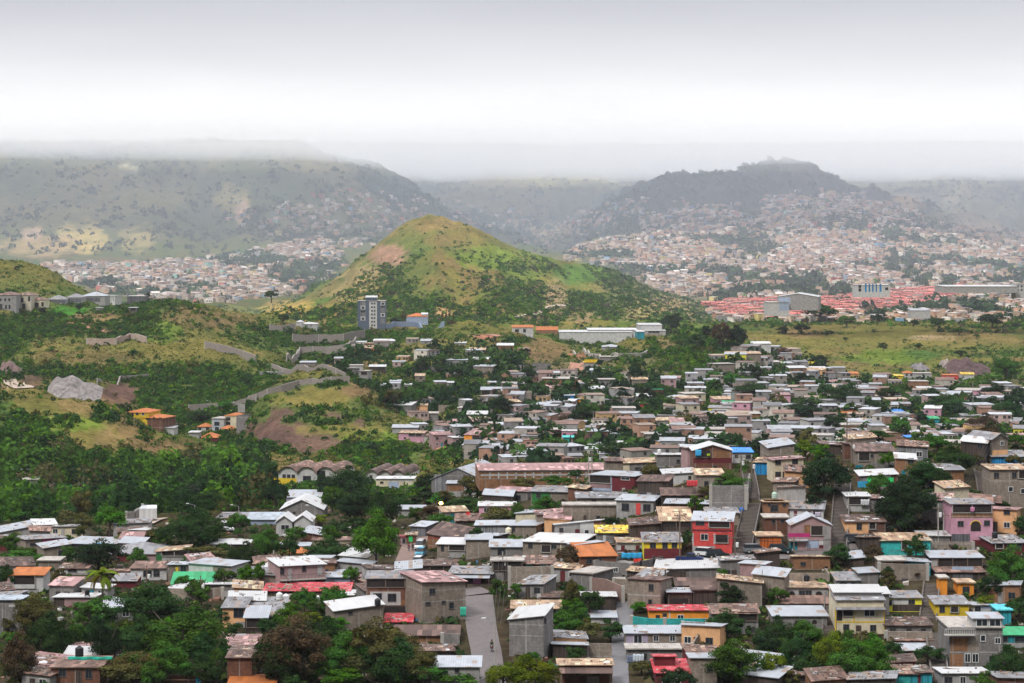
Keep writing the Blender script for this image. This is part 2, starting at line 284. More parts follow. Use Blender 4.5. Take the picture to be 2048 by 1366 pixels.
# ---------------------------------------------------------------- mesh helpers
def mesh_from(name, V, Fc, mats, mi=None, smooth=False):
    me = bpy.data.meshes.new(name); me.from_pydata([tuple(p) for p in V], [], Fc); me.update()
    for m in mats: me.materials.append(m)
    if mi is not None: me.polygons.foreach_set('material_index', mi)
    if smooth: me.polygons.foreach_set('use_smooth', [True]*len(me.polygons))
    return me
def quads_mesh(name, V, nq, mats, mi=None, color=None):
    """V: (nq*4, 3) array, unshared quads"""
    me = bpy.data.meshes.new(name); me.vertices.add(nq*4); me.loops.add(nq*4); me.polygons.add(nq)
    me.vertices.foreach_set('co', np.ascontiguousarray(V, dtype=np.float32).ravel())
    me.loops.foreach_set('vertex_index', np.arange(nq*4, dtype=np.int32))
    me.polygons.foreach_set('loop_start', np.arange(0, nq*4, 4, dtype=np.int32)); me.polygons.foreach_set('loop_total', np.full(nq, 4, np.int32))
    for m in mats: me.materials.append(m)
    if mi is not None: me.polygons.foreach_set('material_index', np.asarray(mi, np.int32))
    me.update(calc_edges=True)
    if color is not None:
        ca = me.color_attributes.new('tint', 'FLOAT_COLOR', 'POINT'); c4 = np.ones((nq*4, 4), np.float32); c4[:, :3] = color
        ca.data.foreach_set('color', c4.ravel())
    return me
class MB:
    """collects boxes, prisms and tubes into one mesh"""
    def __init__(s): s.V = []; s.F = []
    def hexa(s, b, t):
        i = len(s.V); s.V += list(b)+list(t)
        s.F += [(i, i+3, i+2, i+1), (i+4, i+5, i+6, i+7)]+[(i+k, i+(k+1) % 4, i+4+(k+1) % 4, i+4+k) for k in range(4)]
        return s
    def box(s, x0, x1, y0, y1, z0, z1):
        return s.hexa([(x0, y0, z0), (x1, y0, z0), (x1, y1, z0), (x0, y1, z0)], [(x0, y0, z1), (x1, y0, z1), (x1, y1, z1), (x0, y1, z1)])
    def slab(s, p, th):       # p: four top corners, counter-clockwise from above
        return s.hexa([(a, b, c-th) for a, b, c in p], p)
    def bar(s, a, b, r, r2=None, n=6):
        a = Vector(a); b = Vector(b); d = (b-a).normalized(); u = d.orthogonal().normalized(); w_ = d.cross(u); i = len(s.V); r2 = r if r2 is None else r2
        for c, q in ((a, r), (b, r2)):
            for k in range(n):
                t = 2*math.pi*k/n; s.V.append(tuple(c+u*(math.cos(t)*q)+w_*(math.sin(t)*q)))
        s.F += [(i+k, i+(k+1) % n, i+n+(k+1) % n, i+n+k) for k in range(n)]+[tuple(i+k for k in range(n))[::-1], tuple(i+n+k for k in range(n))]
        return s
    def lathe(s, prof, n=14, c=(0, 0, 0)):
        i = len(s.V)
        for r, z in prof:
            for k in range(n): t = 2*math.pi*k/n; s.V.append((c[0]+r*math.cos(t), c[1]+r*math.sin(t), c[2]+z))
        for j in range(len(prof)-1):
            s.F += [(i+j*n+k, i+j*n+(k+1) % n, i+(j+1)*n+(k+1) % n, i+(j+1)*n+k) for k in range(n)]
        s.F += [tuple(i+k for k in range(n))[::-1], tuple(i+(len(prof)-1)*n+k for k in range(n))]
        return s
    def mesh(s, name, m, smooth=False): return mesh_from(name, s.V, s.F, [m] if not isinstance(m, list) else m, None, smooth)
    def obj(s, name, m, parent=None, loc=None, smooth=False):
        return link(name, s.mesh(name, m, smooth), parent, loc)
def link(name, me, parent=None, loc=None, rot=None, scale=None):
    o = bpy.data.objects.new(name, me); COL.objects.link(o)
    if parent is not None: o.parent = parent
    if loc is not None: o.location = loc
    if rot is not None: o.rotation_euler = rot
    if scale is not None: o.scale = scale
    return o
def tag(o, label=None, cat=None, group=None, kind=None):
    if label: o['label'] = label
    if cat: o['category'] = cat
    if group: o['group'] = group
    if kind: o['kind'] = kind
    return o
def thing(name, loc, label, cat, group=None, yaw=0):
    o = link(name, None, None, loc, (0, 0, yaw)); return tag(o, label, cat, group)

# ---------------------------------------------------------------- ground sheet
REG = dict(R1=(0, 1000, 3.732), R2=(512, 1000, 3.732), R3=(1024, 1000, 3.732), R4=(1536, 1000, 3.732), R5=(1024, 850, 4), R6=(1536, 850, 4), R7=(512, 850, 4), R8=(0, 850, 4),
           M1=(0, 560, 4), M2=(512, 560, 4), M3=(1024, 560, 4), M4=(1536, 560, 4), F1=(0, 240, 4), F2=(512, 240, 4), F3=(1024, 240, 4), F4=(1536, 240, 4), P=(0, 0, 1))
def px(reg, u, v):
    a, b, s = REG[reg]; return a+u/s, b+v/s
# patches of bare soil, dry grass, scrub: region, u, v, half sizes, colour, strength, nearest, farthest
SOIL = (.085, .052, .043); DRY = (.115, .098, .03); GRN = (.035, .075, .018); BRN = (.13, .085, .045); RED = (.22, .10, .065); YGR = (.085, .125, .02); TANS = (.27, .20, .13); DGR = (.022, .042, .02)
PATCH = [
 ('M2', 200, 1230, 330, 110, SOIL, 1, 900, 1300), ('M2', 480, 1300, 260, 90, SOIL, .9, 900, 1300), ('M2', 210, 1070, 110, 60, SOIL, .9, 900, 1400), ('M2', 830, 1150, 60, 50, SOIL, .9, 900, 1400), ('M2', 620, 1090, 80, 40, SOIL, .8, 900, 1400),
 ('R8', 900, 60, 420, 130, DRY, .9, 900, 1300), ('R8', 1300, 180, 260, 90, BRN, .8, 900, 1300), ('M1', 500, 1000, 420, 100, DRY, .8, 900, 1300), ('M1', 1600, 300, 330, 110, BRN, .55, 1500, 2100), ('M1', 1500, 560, 330, 90, DRY, .7, 1400, 1800), ('M1', 700, 620, 420, 60, BRN, .5, 1200, 1700), ('M2', 500, 950, 330, 90, DRY, .9, 900, 1500), ('M2', 900, 1250, 300, 60, YGR, .8, 900, 1400), ('M2', 640, 1200, 380, 50, DRY, .7, 900, 1400), ('M2', 800, 870, 130, 60, BRN, .9, 900, 1500),
 ('M1', 950, 930, 190, 110, SOIL, 1, 1100, 1500), ('M1', 250, 830, 90, 60, SOIL, .8, 1000, 1500), ('M1', 600, 1160, 350, 50, YGR, .9, 800, 1300), ('M1', 150, 890, 300, 40, DRY, .8, 900, 1200), ('M1', 700, 1000, 300, 70, BRN, .6, 800, 1300), ('M1', 1050, 1150, 250, 90, BRN, .6, 800, 1300),
 ('M1', 80, 830, 90, 30, TANS, .9, 1000, 1500), ('M1', 1300, 420, 160, 90, YGR, .8, 1400, 2000), ('M1', 1650, 480, 250, 90, DRY, .6, 1400, 2000), ('M1', 750, 300, 200, 40, BRN, .7, 1400, 2000), ('M1', 540, 245, 170, 35, (.03, .11, .015), 1, 1500, 2100),
 ('R8', 1000, 150, 280, 100, BRN, .5, 800, 1300), ('R8', 850, 330, 200, 150, YGR, .6, 800, 1300), ('R8', 700, 200, 80, 120, DRY, .5, 800, 1300),
 ('M2', 880, 640, 170, 70, BRN, .9, 1200, 1900), ('M2', 1900, 780, 140, 100, BRN, .9, 1200, 1800), ('M2', 1850, 450, 110, 22, RED, 1, 1200, 1900), ('M2', 1560, 950, 130, 40, SOIL, .8, 1100, 1700), ('M3', 250, 560, 220, 90, BRN, .8, 1500, 2000), ('M3', 1000, 520, 160, 50, DRY, .7, 1400, 2000), ('M3', 1250, 500, 120, 60, BRN, .6, 1400, 2000),
 ('M3', 540, 610, 70, 30, RED, .9, 1300, 2000), ('M4', 1000, 400, 1100, 200, DRY, .75, 1500, 2350), ('M4', 1200, 600, 200, 45, GRN, .9, 1500, 2350), ('M4', 300, 420, 200, 40, BRN, .7, 1500, 2350), ('M4', 1600, 440, 400, 60, BRN, .4, 1500, 2350), ('M4', 780, 660, 130, 22, SOIL, .7, 1400, 2350), ('M4', 1300, 460, 200, 20, TANS, .5, 1500, 2350), ('M4', 900, 620, 300, 60, YGR, .8, 1400, 2350),
 ('F2', 1450, 830, 240, 60, BRN, .8, 2100, 3000), ('F2', 1050, 1080, 170, 90, (.17, .105, .085), .95, 2100, 3000), ('F2', 1500, 960, 200, 60, BRN, .5, 2100, 3000), ('F2', 1750, 900, 230, 60, DRY, .7, 2100, 3000), ('F2', 850, 1250, 230, 90, (.15, .12, .065), .9, 2100, 3000), ('M2', 250, 220, 240, 60, (.21, .15, .05), .8, 2100, 3000), ('M2', 800, 90, 220, 110, (.15, .12, .06), .8, 2100, 3000),
 ('F2', 1850, 1100, 250, 90, YGR, .9, 2100, 3000), ('M3', 350, 160, 90, 150, (.19, .14, .09), .9, 2100, 3000), ('M3', 560, 290, 120, 60, (.15, .11, .07), .8, 2100, 3000), ('M3', 1030, 260, 170, 70, (.16, .13, .07), .8, 2100, 3000), ('M3', 1250, 190, 130, 60, (.17, .12, .07), .8, 2100, 3000), ('M3', 170, 300, 150, 35, (.10, .07, .06), .7, 2100, 3000), ('M2', 1500, 260, 90, 40, (.3, .19, .11), .8, 2100, 3000),
 ('F3', 120, 1150, 250, 130, YGR, .5, 2100, 3000), ('F3', 550, 1230, 200, 80, (.045, .10, .02), .8, 2100, 3000),
 ('F1', 650, 950, 220, 120, (.34, .26, .09), .9, 3400, 6000), ('F1', 350, 1000, 330, 90, (.27, .19, .09), .8, 3400, 6000), ('F1', 1100, 950, 150, 100, (.27, .21, .08), .7, 3400, 6000), ('F1', 250, 920, 110, 40, (.36, .24, .17), .8, 3400, 6000), ('F1', 1850, 640, 160, 120, (.3, .24, .1), .6, 3400, 6000), ('F1', 1940, 740, 60, 80, (.42, .27, .18), .9, 3400, 6000), ('F1', 1010, 380, 70, 30, (.4, .36, .24), .7, 3400, 6000), ('F1', 1300, 600, 300, 120, (.15, .13, .06), .6, 3400, 6000),
 ('F3', 280, 880, 180, 60, (.42, .34, .2), .9, 3400, 6000), ('F4', 1120, 650, 130, 50, (.3, .19, .1), .8, 3400, 6500), ('F4', 1700, 860, 170, 50, (.3, .2, .12), .8, 3400, 6500), ('F4', 1480, 620, 80, 60, (.42, .33, .24), .9, 4400, 8000), ('F4', 1560, 560, 110, 30, (.38, .29, .17), .7, 4400, 8000), ('F4', 500, 330, 300, 60, (.23, .24, .08), .8, 5300, 8400), ('F3', 500, 420, 500, 130, (.26, .23, .10), .8, 5300, 8400), ('F4', 1300, 600, 700, 160, (.2, .18, .08), .6, 5300, 8400),
]
# scrub density 0..1 and base colour of the ground, per grid node
midz = (Yg > 760)*(Yg < 2080)*1.0; nbig = np.where(midz > 0, .30+.42*RLF, fbm(Xg/45+2, Yg/75+8, 5)); nsm = fbm(Xg/9+1, Yg/14+5, 4); nmed = fbm(Xg/140, Yg/260+4, 4)
def lerpc(a, b, t): return a*(1-t[..., None])+np.array(b)*t[..., None]
base = np.ones(Xg.shape+(3,))*np.array((.062, .078, .022)); bare = np.zeros(Xg.shape)
base = lerpc(base, DRY, sstep(.50, .70, nbig)*.7); base = lerpc(base, GRN, sstep(.5, .68, nmed)*.7); base = lerpc(base, BRN, sstep(.55, .7, fbm(Xg/30+77, Yg/60, 4))*.55)
near = 1-sstep(640, 760, Yg)
base = lerpc(base, (.045, .034, .026), near*.85)
settle = sstep(930, 1010, Yg)*(1-sstep(1520, 1640, Yg))*sstep(830, 1000, UG[None, :]+0*Yg)
base = lerpc(base, (.10, .085, .055), settle*.6)
far = sstep(3600, 4300, Yg)
slopey = sstep(.35, .65, fbm(Xg/260+3, Yg/500, 5))
base = lerpc(base, (.075, .08, .04), far*.7); base = lerpc(base, (.16, .13, .065), far*slopey*.7)
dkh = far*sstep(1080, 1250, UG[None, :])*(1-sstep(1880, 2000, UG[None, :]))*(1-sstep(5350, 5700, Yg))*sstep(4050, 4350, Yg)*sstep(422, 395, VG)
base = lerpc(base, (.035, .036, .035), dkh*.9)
cityg = sstep(2350, 2500, Yg)*(1-sstep(4300, 4600, Yg))*sstep(1150, 1300, UG[None, :])
base = lerpc(base, (.17, .14, .10), cityg*.6)
gul = mt*sstep(.30, .05, rid)
base = lerpc(base, (.028, .04, .028), np.clip(gul, 0, 1)*.85)
GRASSY = np.zeros(Xg.shape)
nseed = fbm(UG[None, :]/22+Yg/40, Yg/16, 4)
for reg, pu_, pv_, ru, rv, c, st, d0, d1 in PATCH:
    u0, v0 = px(reg, pu_, pv_); s = REG[reg][2]
    q = np.sqrt(((UG[None, :]-u0)/(ru/s))**2+((VG-v0)/(rv/s))**2)+(nseed-.5)*1.3
    wgt = (1-sstep(.75, 1.15, q))*st*((Yg > d0*1.0) & (Yg < d1*1.0)); base = lerpc(base, c, wgt)
    bare = np.maximum(bare, wgt*(.97 if c in (SOIL, RED, TANS) else .8 if c in (BRN, DRY) else .55 if c == YGR else .75))
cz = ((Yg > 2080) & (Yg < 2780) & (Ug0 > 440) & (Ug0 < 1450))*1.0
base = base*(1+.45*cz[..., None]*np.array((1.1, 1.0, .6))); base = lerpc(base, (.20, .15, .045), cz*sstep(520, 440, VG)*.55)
base = base*(1+.22*midz[..., None])
base = base*(.78+.44*nsm[..., None])
nr, nc = Xg.shape
me = bpy.data.meshes.new('ground')
me.vertices.add(nr*nc); me.vertices.foreach_set('co', np.stack([Xg, Yg, Zt], -1).astype(np.float32).ravel())
ii = (np.arange(nr-1)[:, None]*nc+np.arange(nc-1)[None, :]).ravel(); q4 = np.stack([ii, ii+1, ii+nc+1, ii+nc], 1).astype(np.int32)
me.loops.add(len(ii)*4); me.loops.foreach_set('vertex_index', q4.ravel()); me.polygons.add(len(ii))
me.polygons.foreach_set('loop_start', np.arange(0, len(ii)*4, 4, dtype=np.int32)); me.polygons.foreach_set('loop_total', np.full(len(ii), 4, np.int32))
me.polygons.foreach_set('use_smooth', np.ones(len(ii), bool)); me.update(calc_edges=True)
ca = me.color_attributes.new('tint', 'FLOAT_COLOR', 'POINT'); c4 = np.ones((nr*nc, 4), np.float32); c4[:, :3] = base.reshape(-1, 3); ca.data.foreach_set('color', c4.ravel())
m, n, b = shader('ground_cover')
at = node(n, 'ShaderNodeAttribute', attribute_name='tint'); geo = node(n, 'ShaderNodeNewGeometry')
n1 = node(n, 'ShaderNodeTexNoise', {'Vector': geo.outputs['Position'], 'Scale': .35, 'Detail': 8, 'Roughness': .7}); n2 = node(n, 'ShaderNodeTexNoise', {'Vector': geo.outputs['Position'], 'Scale': .05, 'Detail': 8, 'Roughness': .65})
col = mixc(n, 1.0, at.outputs['Color'], ramp(n, n1.outputs[0], (.3, gray(.55)), (.7, gray(1.5))), 'MULTIPLY')
col = mixc(n, 1.0, col, ramp(n, n2.outputs[0], (.35, (.7, .75, .7)), (.65, (1.3, 1.22, 1.15))), 'MULTIPLY')
n.links.new(col, b.inputs['Base Color']); b.inputs['Roughness'].default_value = 1.0; b.inputs['Specular IOR Level'].default_value = 0.0
bp = node(n, 'ShaderNodeBump', {'Strength': .9, 'Distance': 1.2, 'Height': n1.outputs[0]}); n.links.new(bp.outputs[0], b.inputs['Normal'])
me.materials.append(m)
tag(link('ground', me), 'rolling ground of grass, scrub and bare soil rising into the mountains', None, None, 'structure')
# ---------------------------------------------------------------- houses
KIND = dict(bk='block_house', bg='block_house', gr='block_house', br='brick_house', ob='brick_house', wd='wooden_shed', tg='metal_shed', gd='metal_shed')
_win = {}
def window_parts(w_, h_, frame, bars=1):
    w_ = round(max(w_, .4), 1); h_ = round(max(h_, .4), 1); k = (w_, h_, frame.name, bars)
    if k not in _win:
        t = .09; a = MB()
        a.box(-w_/2-t, w_/2+t, -.07, .02, h_, h_+t); a.box(-w_/2-t, w_/2+t, -.11, .02, -t, 0); a.box(-w_/2-t, -w_/2, -.07, .02, 0, h_); a.box(w_/2, w_/2+t, -.07, .02, 0, h_)
        for i in range(bars): x = -w_/2+w_*(i+1)/(bars+1); a.box(x-.03, x+.03, -.06, .02, 0, h_)
        fm = a.mesh('window', frame); pm = MB().box(-w_/2, w_/2, -.045, .03, 0, h_).mesh('pane', PANE); _win[k] = (fm, pm)
    return _win[k]
def add_window(root, x, z, w_, h_, frame, rot=None, y=0.0, bars=1, pane=True):
    f, p = window_parts(w_, h_, frame, bars); o = link('window', f, root, (x, y, z), rot)
    if pane: link('pane', p, o)
    return o
def house_body(root, x0, x1, L, zf, zb, tilt, typ, wm, rm, z0=-3.0, y0=0.0, oh=.35, names=('wall', 'roof'), parapet=False):
    """box with the given eaves; typ s: one slope, x: ridge along the front, g: gable faces the front, f: flat slab, n: no roof, h: hipped"""
    hl, hr = zf-tilt/2, zf+tilt/2; bl, br_ = zb-tilt/2, zb+tilt/2; y1 = y0+L; xm = (x0+x1)/2; ym = (y0+y1)/2; th = .10
    a = MB()
    if typ in ('s', 'f', 'n'):
        if typ == 'n': bl, br_ = hl, hr
        a.hexa([(x0, y0, z0), (x1, y0, z0), (x1, y1, z0), (x0, y1, z0)], [(x0, y0, hl), (x1, y0, hr), (x1, y1, br_), (x0, y1, bl)])
        if typ == 'n':     # open top: low walls standing on the slab, floor sunk between them
            a = MB(); t = .18
            for (p, q, r_, s_) in ((x0, x1, y0, y0+t), (x0, x1, y1-t, y1), (x0, x0+t, y0+t, y1-t), (x1-t, x1, y0+t, y1-t)): a.box(p, q, r_, s_, z0, zf)
            a.box(x0+t, x1-t, y0+t, y1-t, z0, zf-1.1)
    elif typ == 'x':
        a.box(x0, x1, y0, y1, z0, zf); i = len(a.V)
        a.V += [(x0, y0, zf), (x0, y1, zf), (x0, ym, zb), (x1, y0, zf), (x1, y1, zf), (x1, ym, zb)]; a.F += [(i, i+2, i+1), (i+3, i+4, i+5)]
    elif typ in ('g', 'h'):
        a.box(x0, x1, y0, y1, z0, zf)
        if typ == 'g':
            i = len(a.V); a.V += [(x0, y0, zf), (x1, y0, zf), (xm, y0, zb), (x0, y1, zf), (x1, y1, zf), (xm, y1, zb)]; a.F += [(i, i+1, i+2), (i+3, i+5, i+4)]
    a.obj(names[0], wm, root)
    if typ == 'n': return
    r = MB(); X0, X1, Y0, Y1 = x0-oh, x1+oh, y0-oh, y1+oh; tp = th+.02
    if typ in ('s', 'f'):
        gx = (hr-hl)/max(x1-x0, .1); gy = (bl-hl)/max(L, .1); t_ = .22 if typ == 'f' else th
        P = lambda X, Y: (X, Y, hl+gx*(X-x0)+gy*(Y-y0)+tp+(t_-th))
        r.slab([P(X0, Y0), P(X1, Y0), P(X1, Y1), P(X0, Y1)], t_)
    elif typ == 'x':
        g = (zb-zf)/(L/2); e = zf-g*oh+tp
        r.slab([(X0, Y0, e), (X1, Y0, e), (X1, ym, zb+tp), (X0, ym, zb+tp)], th); r.slab([(X0, ym, zb+tp), (X1, ym, zb+tp), (X1, Y1, e), (X0, Y1, e)], th)
    elif typ == 'g':
        g = (zb-zf)/((x1-x0)/2); e = zf-g*oh+tp
        r.slab([(X0, Y0, e), (xm, Y0, zb+tp), (xm, Y1, zb+tp), (X0, Y1, e)], th); r.slab([(xm, Y0, zb+tp), (X1, Y0, e), (X1, Y1, e), (xm, Y1, zb+tp)], th)
    elif typ == 'h':
        i = len(r.V); q = min((x1-x0), L)/2; zr = zb+tp
        if x1-x0 >= L: A, B_ = (X0+q+oh, ym, zr), (X1-q-oh, ym, zr)
        else: A, B_ = (xm, Y0+q+oh, zr), (xm, Y1-q-oh, zr)
        r.V += [(X0, Y0, zf+.02), (X1, Y0, zf+.02), (X1, Y1, zf+.02), (X0, Y1, zf+.02), A, B_]
        if x1-x0 >= L: r.F += [(i, i+1, i+5, i+4), (i+1, i+2, i+5), (i+2, i+3, i+4, i+5), (i+3, i, i+4), (i+3, i+2, i+1, i)]
        else: r.F += [(i, i+1, i+4), (i+1, i+2, i+5, i+4), (i+2, i+3, i+5), (i+3, i, i+4, i+5), (i+3, i+2, i+1, i)]
    return r.obj(names[1], rm, root)
FRAMES = {'W': FRW, 'w': FRD}
ROOFS = []
NH = []      # every house: (u, v, root)
def house(spec):
    head, mid, mats, feats, label = [q.strip() for q in spec.split('|')]
    hp = head.split(); reg = hp[0]; zs = REG[reg][2]; u0, u1, vr, vt, vb = map(float, hp[1:6])
    U0, VR = px(reg, u0, vr); U1, VT = px(reg, u1, vt); _, VB = px(reg, 0, vb); uc = (U0+U1)/2
    mp = mid.split(); yaw = R(float(mp[0])); L = float(mp[1])*SC; typ = mp[2][0]; tilt_px = float(mp[2][1:] or 0)/zs
    dr = (300, 610) if reg in ('R1', 'R2', 'R3', 'R4', 'R5', 'R6') else (620, 1300) if reg in ('R7', 'R8') else (900, 2100)
    if len(mp) > 3: dr = tuple(float(q) for q in mp[3].split('-'))
    d = hit(uc, VB, *dr); s = d/F; W = (U1-U0)*s/math.cos(yaw); Z = CAMZ+(HV-VB)*s
    rc, wc = mats.split(); zf = (VB-VT)*s
    dd = d+(L if typ in 's' else L/2 if typ in 'xh' else 0)
    zb = CAMZ+(HV-VR)*dd/F-Z
    if typ == 's': zb = min(max(zb, zf-1.2), zf+.45*L)
    elif typ in 'xh': zb = min(max(zb, zf+.7), zf+.4*L)
    elif typ == 'g': zb = min(max(zb, zf+.5), zf+.35*W)
    else: zb = zf
    name = KIND.get(wc, 'painted_house')
    if any(k in label for k in ('shed', 'shack', 'lean-to')) and name in ('block_house', 'painted_house', 'brick_house'): name = 'shed'
    root = thing(name, ((uc-1024)*s, d, Z), label, 'shed' if 'shed' in name else 'house', None, yaw)
    wm = wall_mat(wc); rm = roof_mat(rc); ru = -W/2
    X = lambda u: ru+(px(reg, u, 0)[0]-U0)/(U1-U0)*W
    H_ = lambda v: (VB-px(reg, 0, v)[1])*s
    house_body(root, -W/2, W/2, L, zf, zb, tilt_px*s, typ, wm, rm, oh=.35 if reg[0] == 'R' else .4)
    for f in feats.split(';'):
        f = f.split()
        if not f: continue
        k = f[0]; a = [float(q) if q.replace('.', '').replace('-', '').isdigit() else q for q in f[1:]]
        if k in ('W', 'w'):
            wd_, hh = a[2]/zs*s, a[3]/zs*s; add_window(root, X(a[0]), H_(a[1]+a[3]/2), wd_, hh, FRAMES[k], bars=1 if wd_ > .8 else 0)
        elif k == 'D':
            x = X(a[0]); hw = a[1]/zs*s/2; h0 = H_(a[3]) if len(a) > 3 and not isinstance(a[3], str) else 0; h1 = H_(a[2])
            c = a[-1] if isinstance(a[-1], str) else 'mr'
            dd_ = MB().box(x-hw, x+hw, -.05, .02, h0, h1).obj('door', wall_mat(c), root); MB().box(x+hw*.6, x+hw*.72, -.1, -.05, (h0+h1)/2-.08, (h0+h1)/2+.05).obj('handle', FRD, dd_)
        elif k == 'O':     # open veranda or missing wall: posts before a panel painted as interior shade
            x0, x1, z1, z0 = X(a[0]), X(a[1]), H_(a[2]), H_(a[3]); MB().box(x0, x1, -.03, .02, z0, z1).obj('opening_shade', DARK, root)
            q = MB(); n_ = max(2, int((x1-x0)/2.6)+1)
            for i in range(n_): x = x0+(x1-x0)*i/(n_-1); q.box(x-.07, x+.07, -.22, -.03, z0, z1)
            q.box(x0, x1, -.2, -.05, z0, z0+.12); q.obj('post_frame', WOOD if wc in ('wd', 'br', 'bg') else CONC, root)
            if z1-z0 > 1.8 and x1-x0 > 3: MB().box(x0+.1, x1-.1, -.17, -.12, z0+.12, z0+.85).obj('parapet', wm, root)
        elif k == 'P':
            MB().box(X(a[0]), X(a[1]), -.022-.004*(f[5] in ('wh', 'cr')), .02, H_(a[3]), H_(a[2])).obj('wall_panel', wall_mat(f[5]), root)
        elif k == 'B':     # balcony slab with a railing
            x0, x1, z = X(a[0]), X(a[1]), H_(a[2]); MB().box(x0, x1, -1.2, 0, z-.15, z).obj('balcony', CONC, root)
            q = MB(); n_ = max(3, int((x1-x0)/.28))
            for i in range(n_+1): x = x0+(x1-x0)*i/n_; q.box(x-.02, x+.02, -1.18, -1.14, z, z+.95)
            q.box(x0, x1, -1.2, -1.12, z+.95, z+1.02); q.obj('railing', FRW if len(f) > 4 and f[4] == 'wh' else FRD, root)
        elif k == 'A':     # awning or lean-to roof over the front: u0 u1 v depth roofcode
            x0, x1, z = X(a[0]), X(a[1]), H_(a[2]); dp = a[3]
            MB().slab([(x0, -dp, z-.12*dp), (x1, -dp, z-.12*dp), (x1, 0, z+.14*dp), (x0, 0, z+.14*dp)], .08).obj('awning', roof_mat(f[5]), root)
            q = MB()
            for x in (x0+.15, x1-.15): q.box(x-.05, x+.05, -dp+.1, -dp+.2, -1, z-.12*dp-.06)
            q.obj('awning_post', WOOD, root)
        elif k == 'U':     # storey set on top or behind: u0 u1 vr vt wall roof setback
            x0, x1 = X(a[0]), X(a[1]); z1 = H_(a[3]); y = float(f[7]); lw = min(L-y, 5.0) if L-y > 2 else 4
            zb2 = CAMZ+(HV-px(reg, 0, a[2])[1])*(d+y+lw)/F-Z
            house_body(root, x0, x1, lw, z1, max(min(zb2, z1+2), z1-.5), 0, 's', wall_mat(f[5]), roof_mat(f[6]), z0=zf-.4, y0=y, names=('upper_wall', 'upper_roof'))
        elif k == 'S':     # window on the visible end wall: side, offset, height, w, h
            rt = R(90) if f[1] == 'r' else R(-90); add_window(root, W/2 if f[1] == 'r' else -W/2, float(f[3]), float(f[4]), float(f[5]), FRD, (0, 0, rt)).location.y = float(f[2])
        elif k == 'V':     # arch drawn as a flat panel painted as interior shade, with trim
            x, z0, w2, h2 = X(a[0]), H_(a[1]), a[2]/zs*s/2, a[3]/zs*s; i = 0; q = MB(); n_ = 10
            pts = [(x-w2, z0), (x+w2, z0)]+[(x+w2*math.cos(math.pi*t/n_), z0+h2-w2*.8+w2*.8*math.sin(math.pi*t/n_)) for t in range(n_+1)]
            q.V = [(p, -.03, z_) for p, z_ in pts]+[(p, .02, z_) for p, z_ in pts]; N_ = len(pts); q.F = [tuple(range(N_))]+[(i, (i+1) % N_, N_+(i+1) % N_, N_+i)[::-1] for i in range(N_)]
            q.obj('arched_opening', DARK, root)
            q = MB()
            for i in range(2, N_-1): q.bar((pts[i][0], -.05, pts[i][1]), (pts[i+1][0], -.05, pts[i+1][1]), .09, n=4)
            q.obj('arch_trim', wall_mat('ye' if wc == 'pk' else wc), root)
    if typ == 's' and reg[0] == 'R': ROOFS.append((root.location.copy(), yaw, W, L, zf, zb, tilt_px*s, rc))
    NH.append((uc, VB, root, W, d, U0, U1, VT, VR, L)); return root
def roof_clutter(root, W, L, zf, n_):
    pass
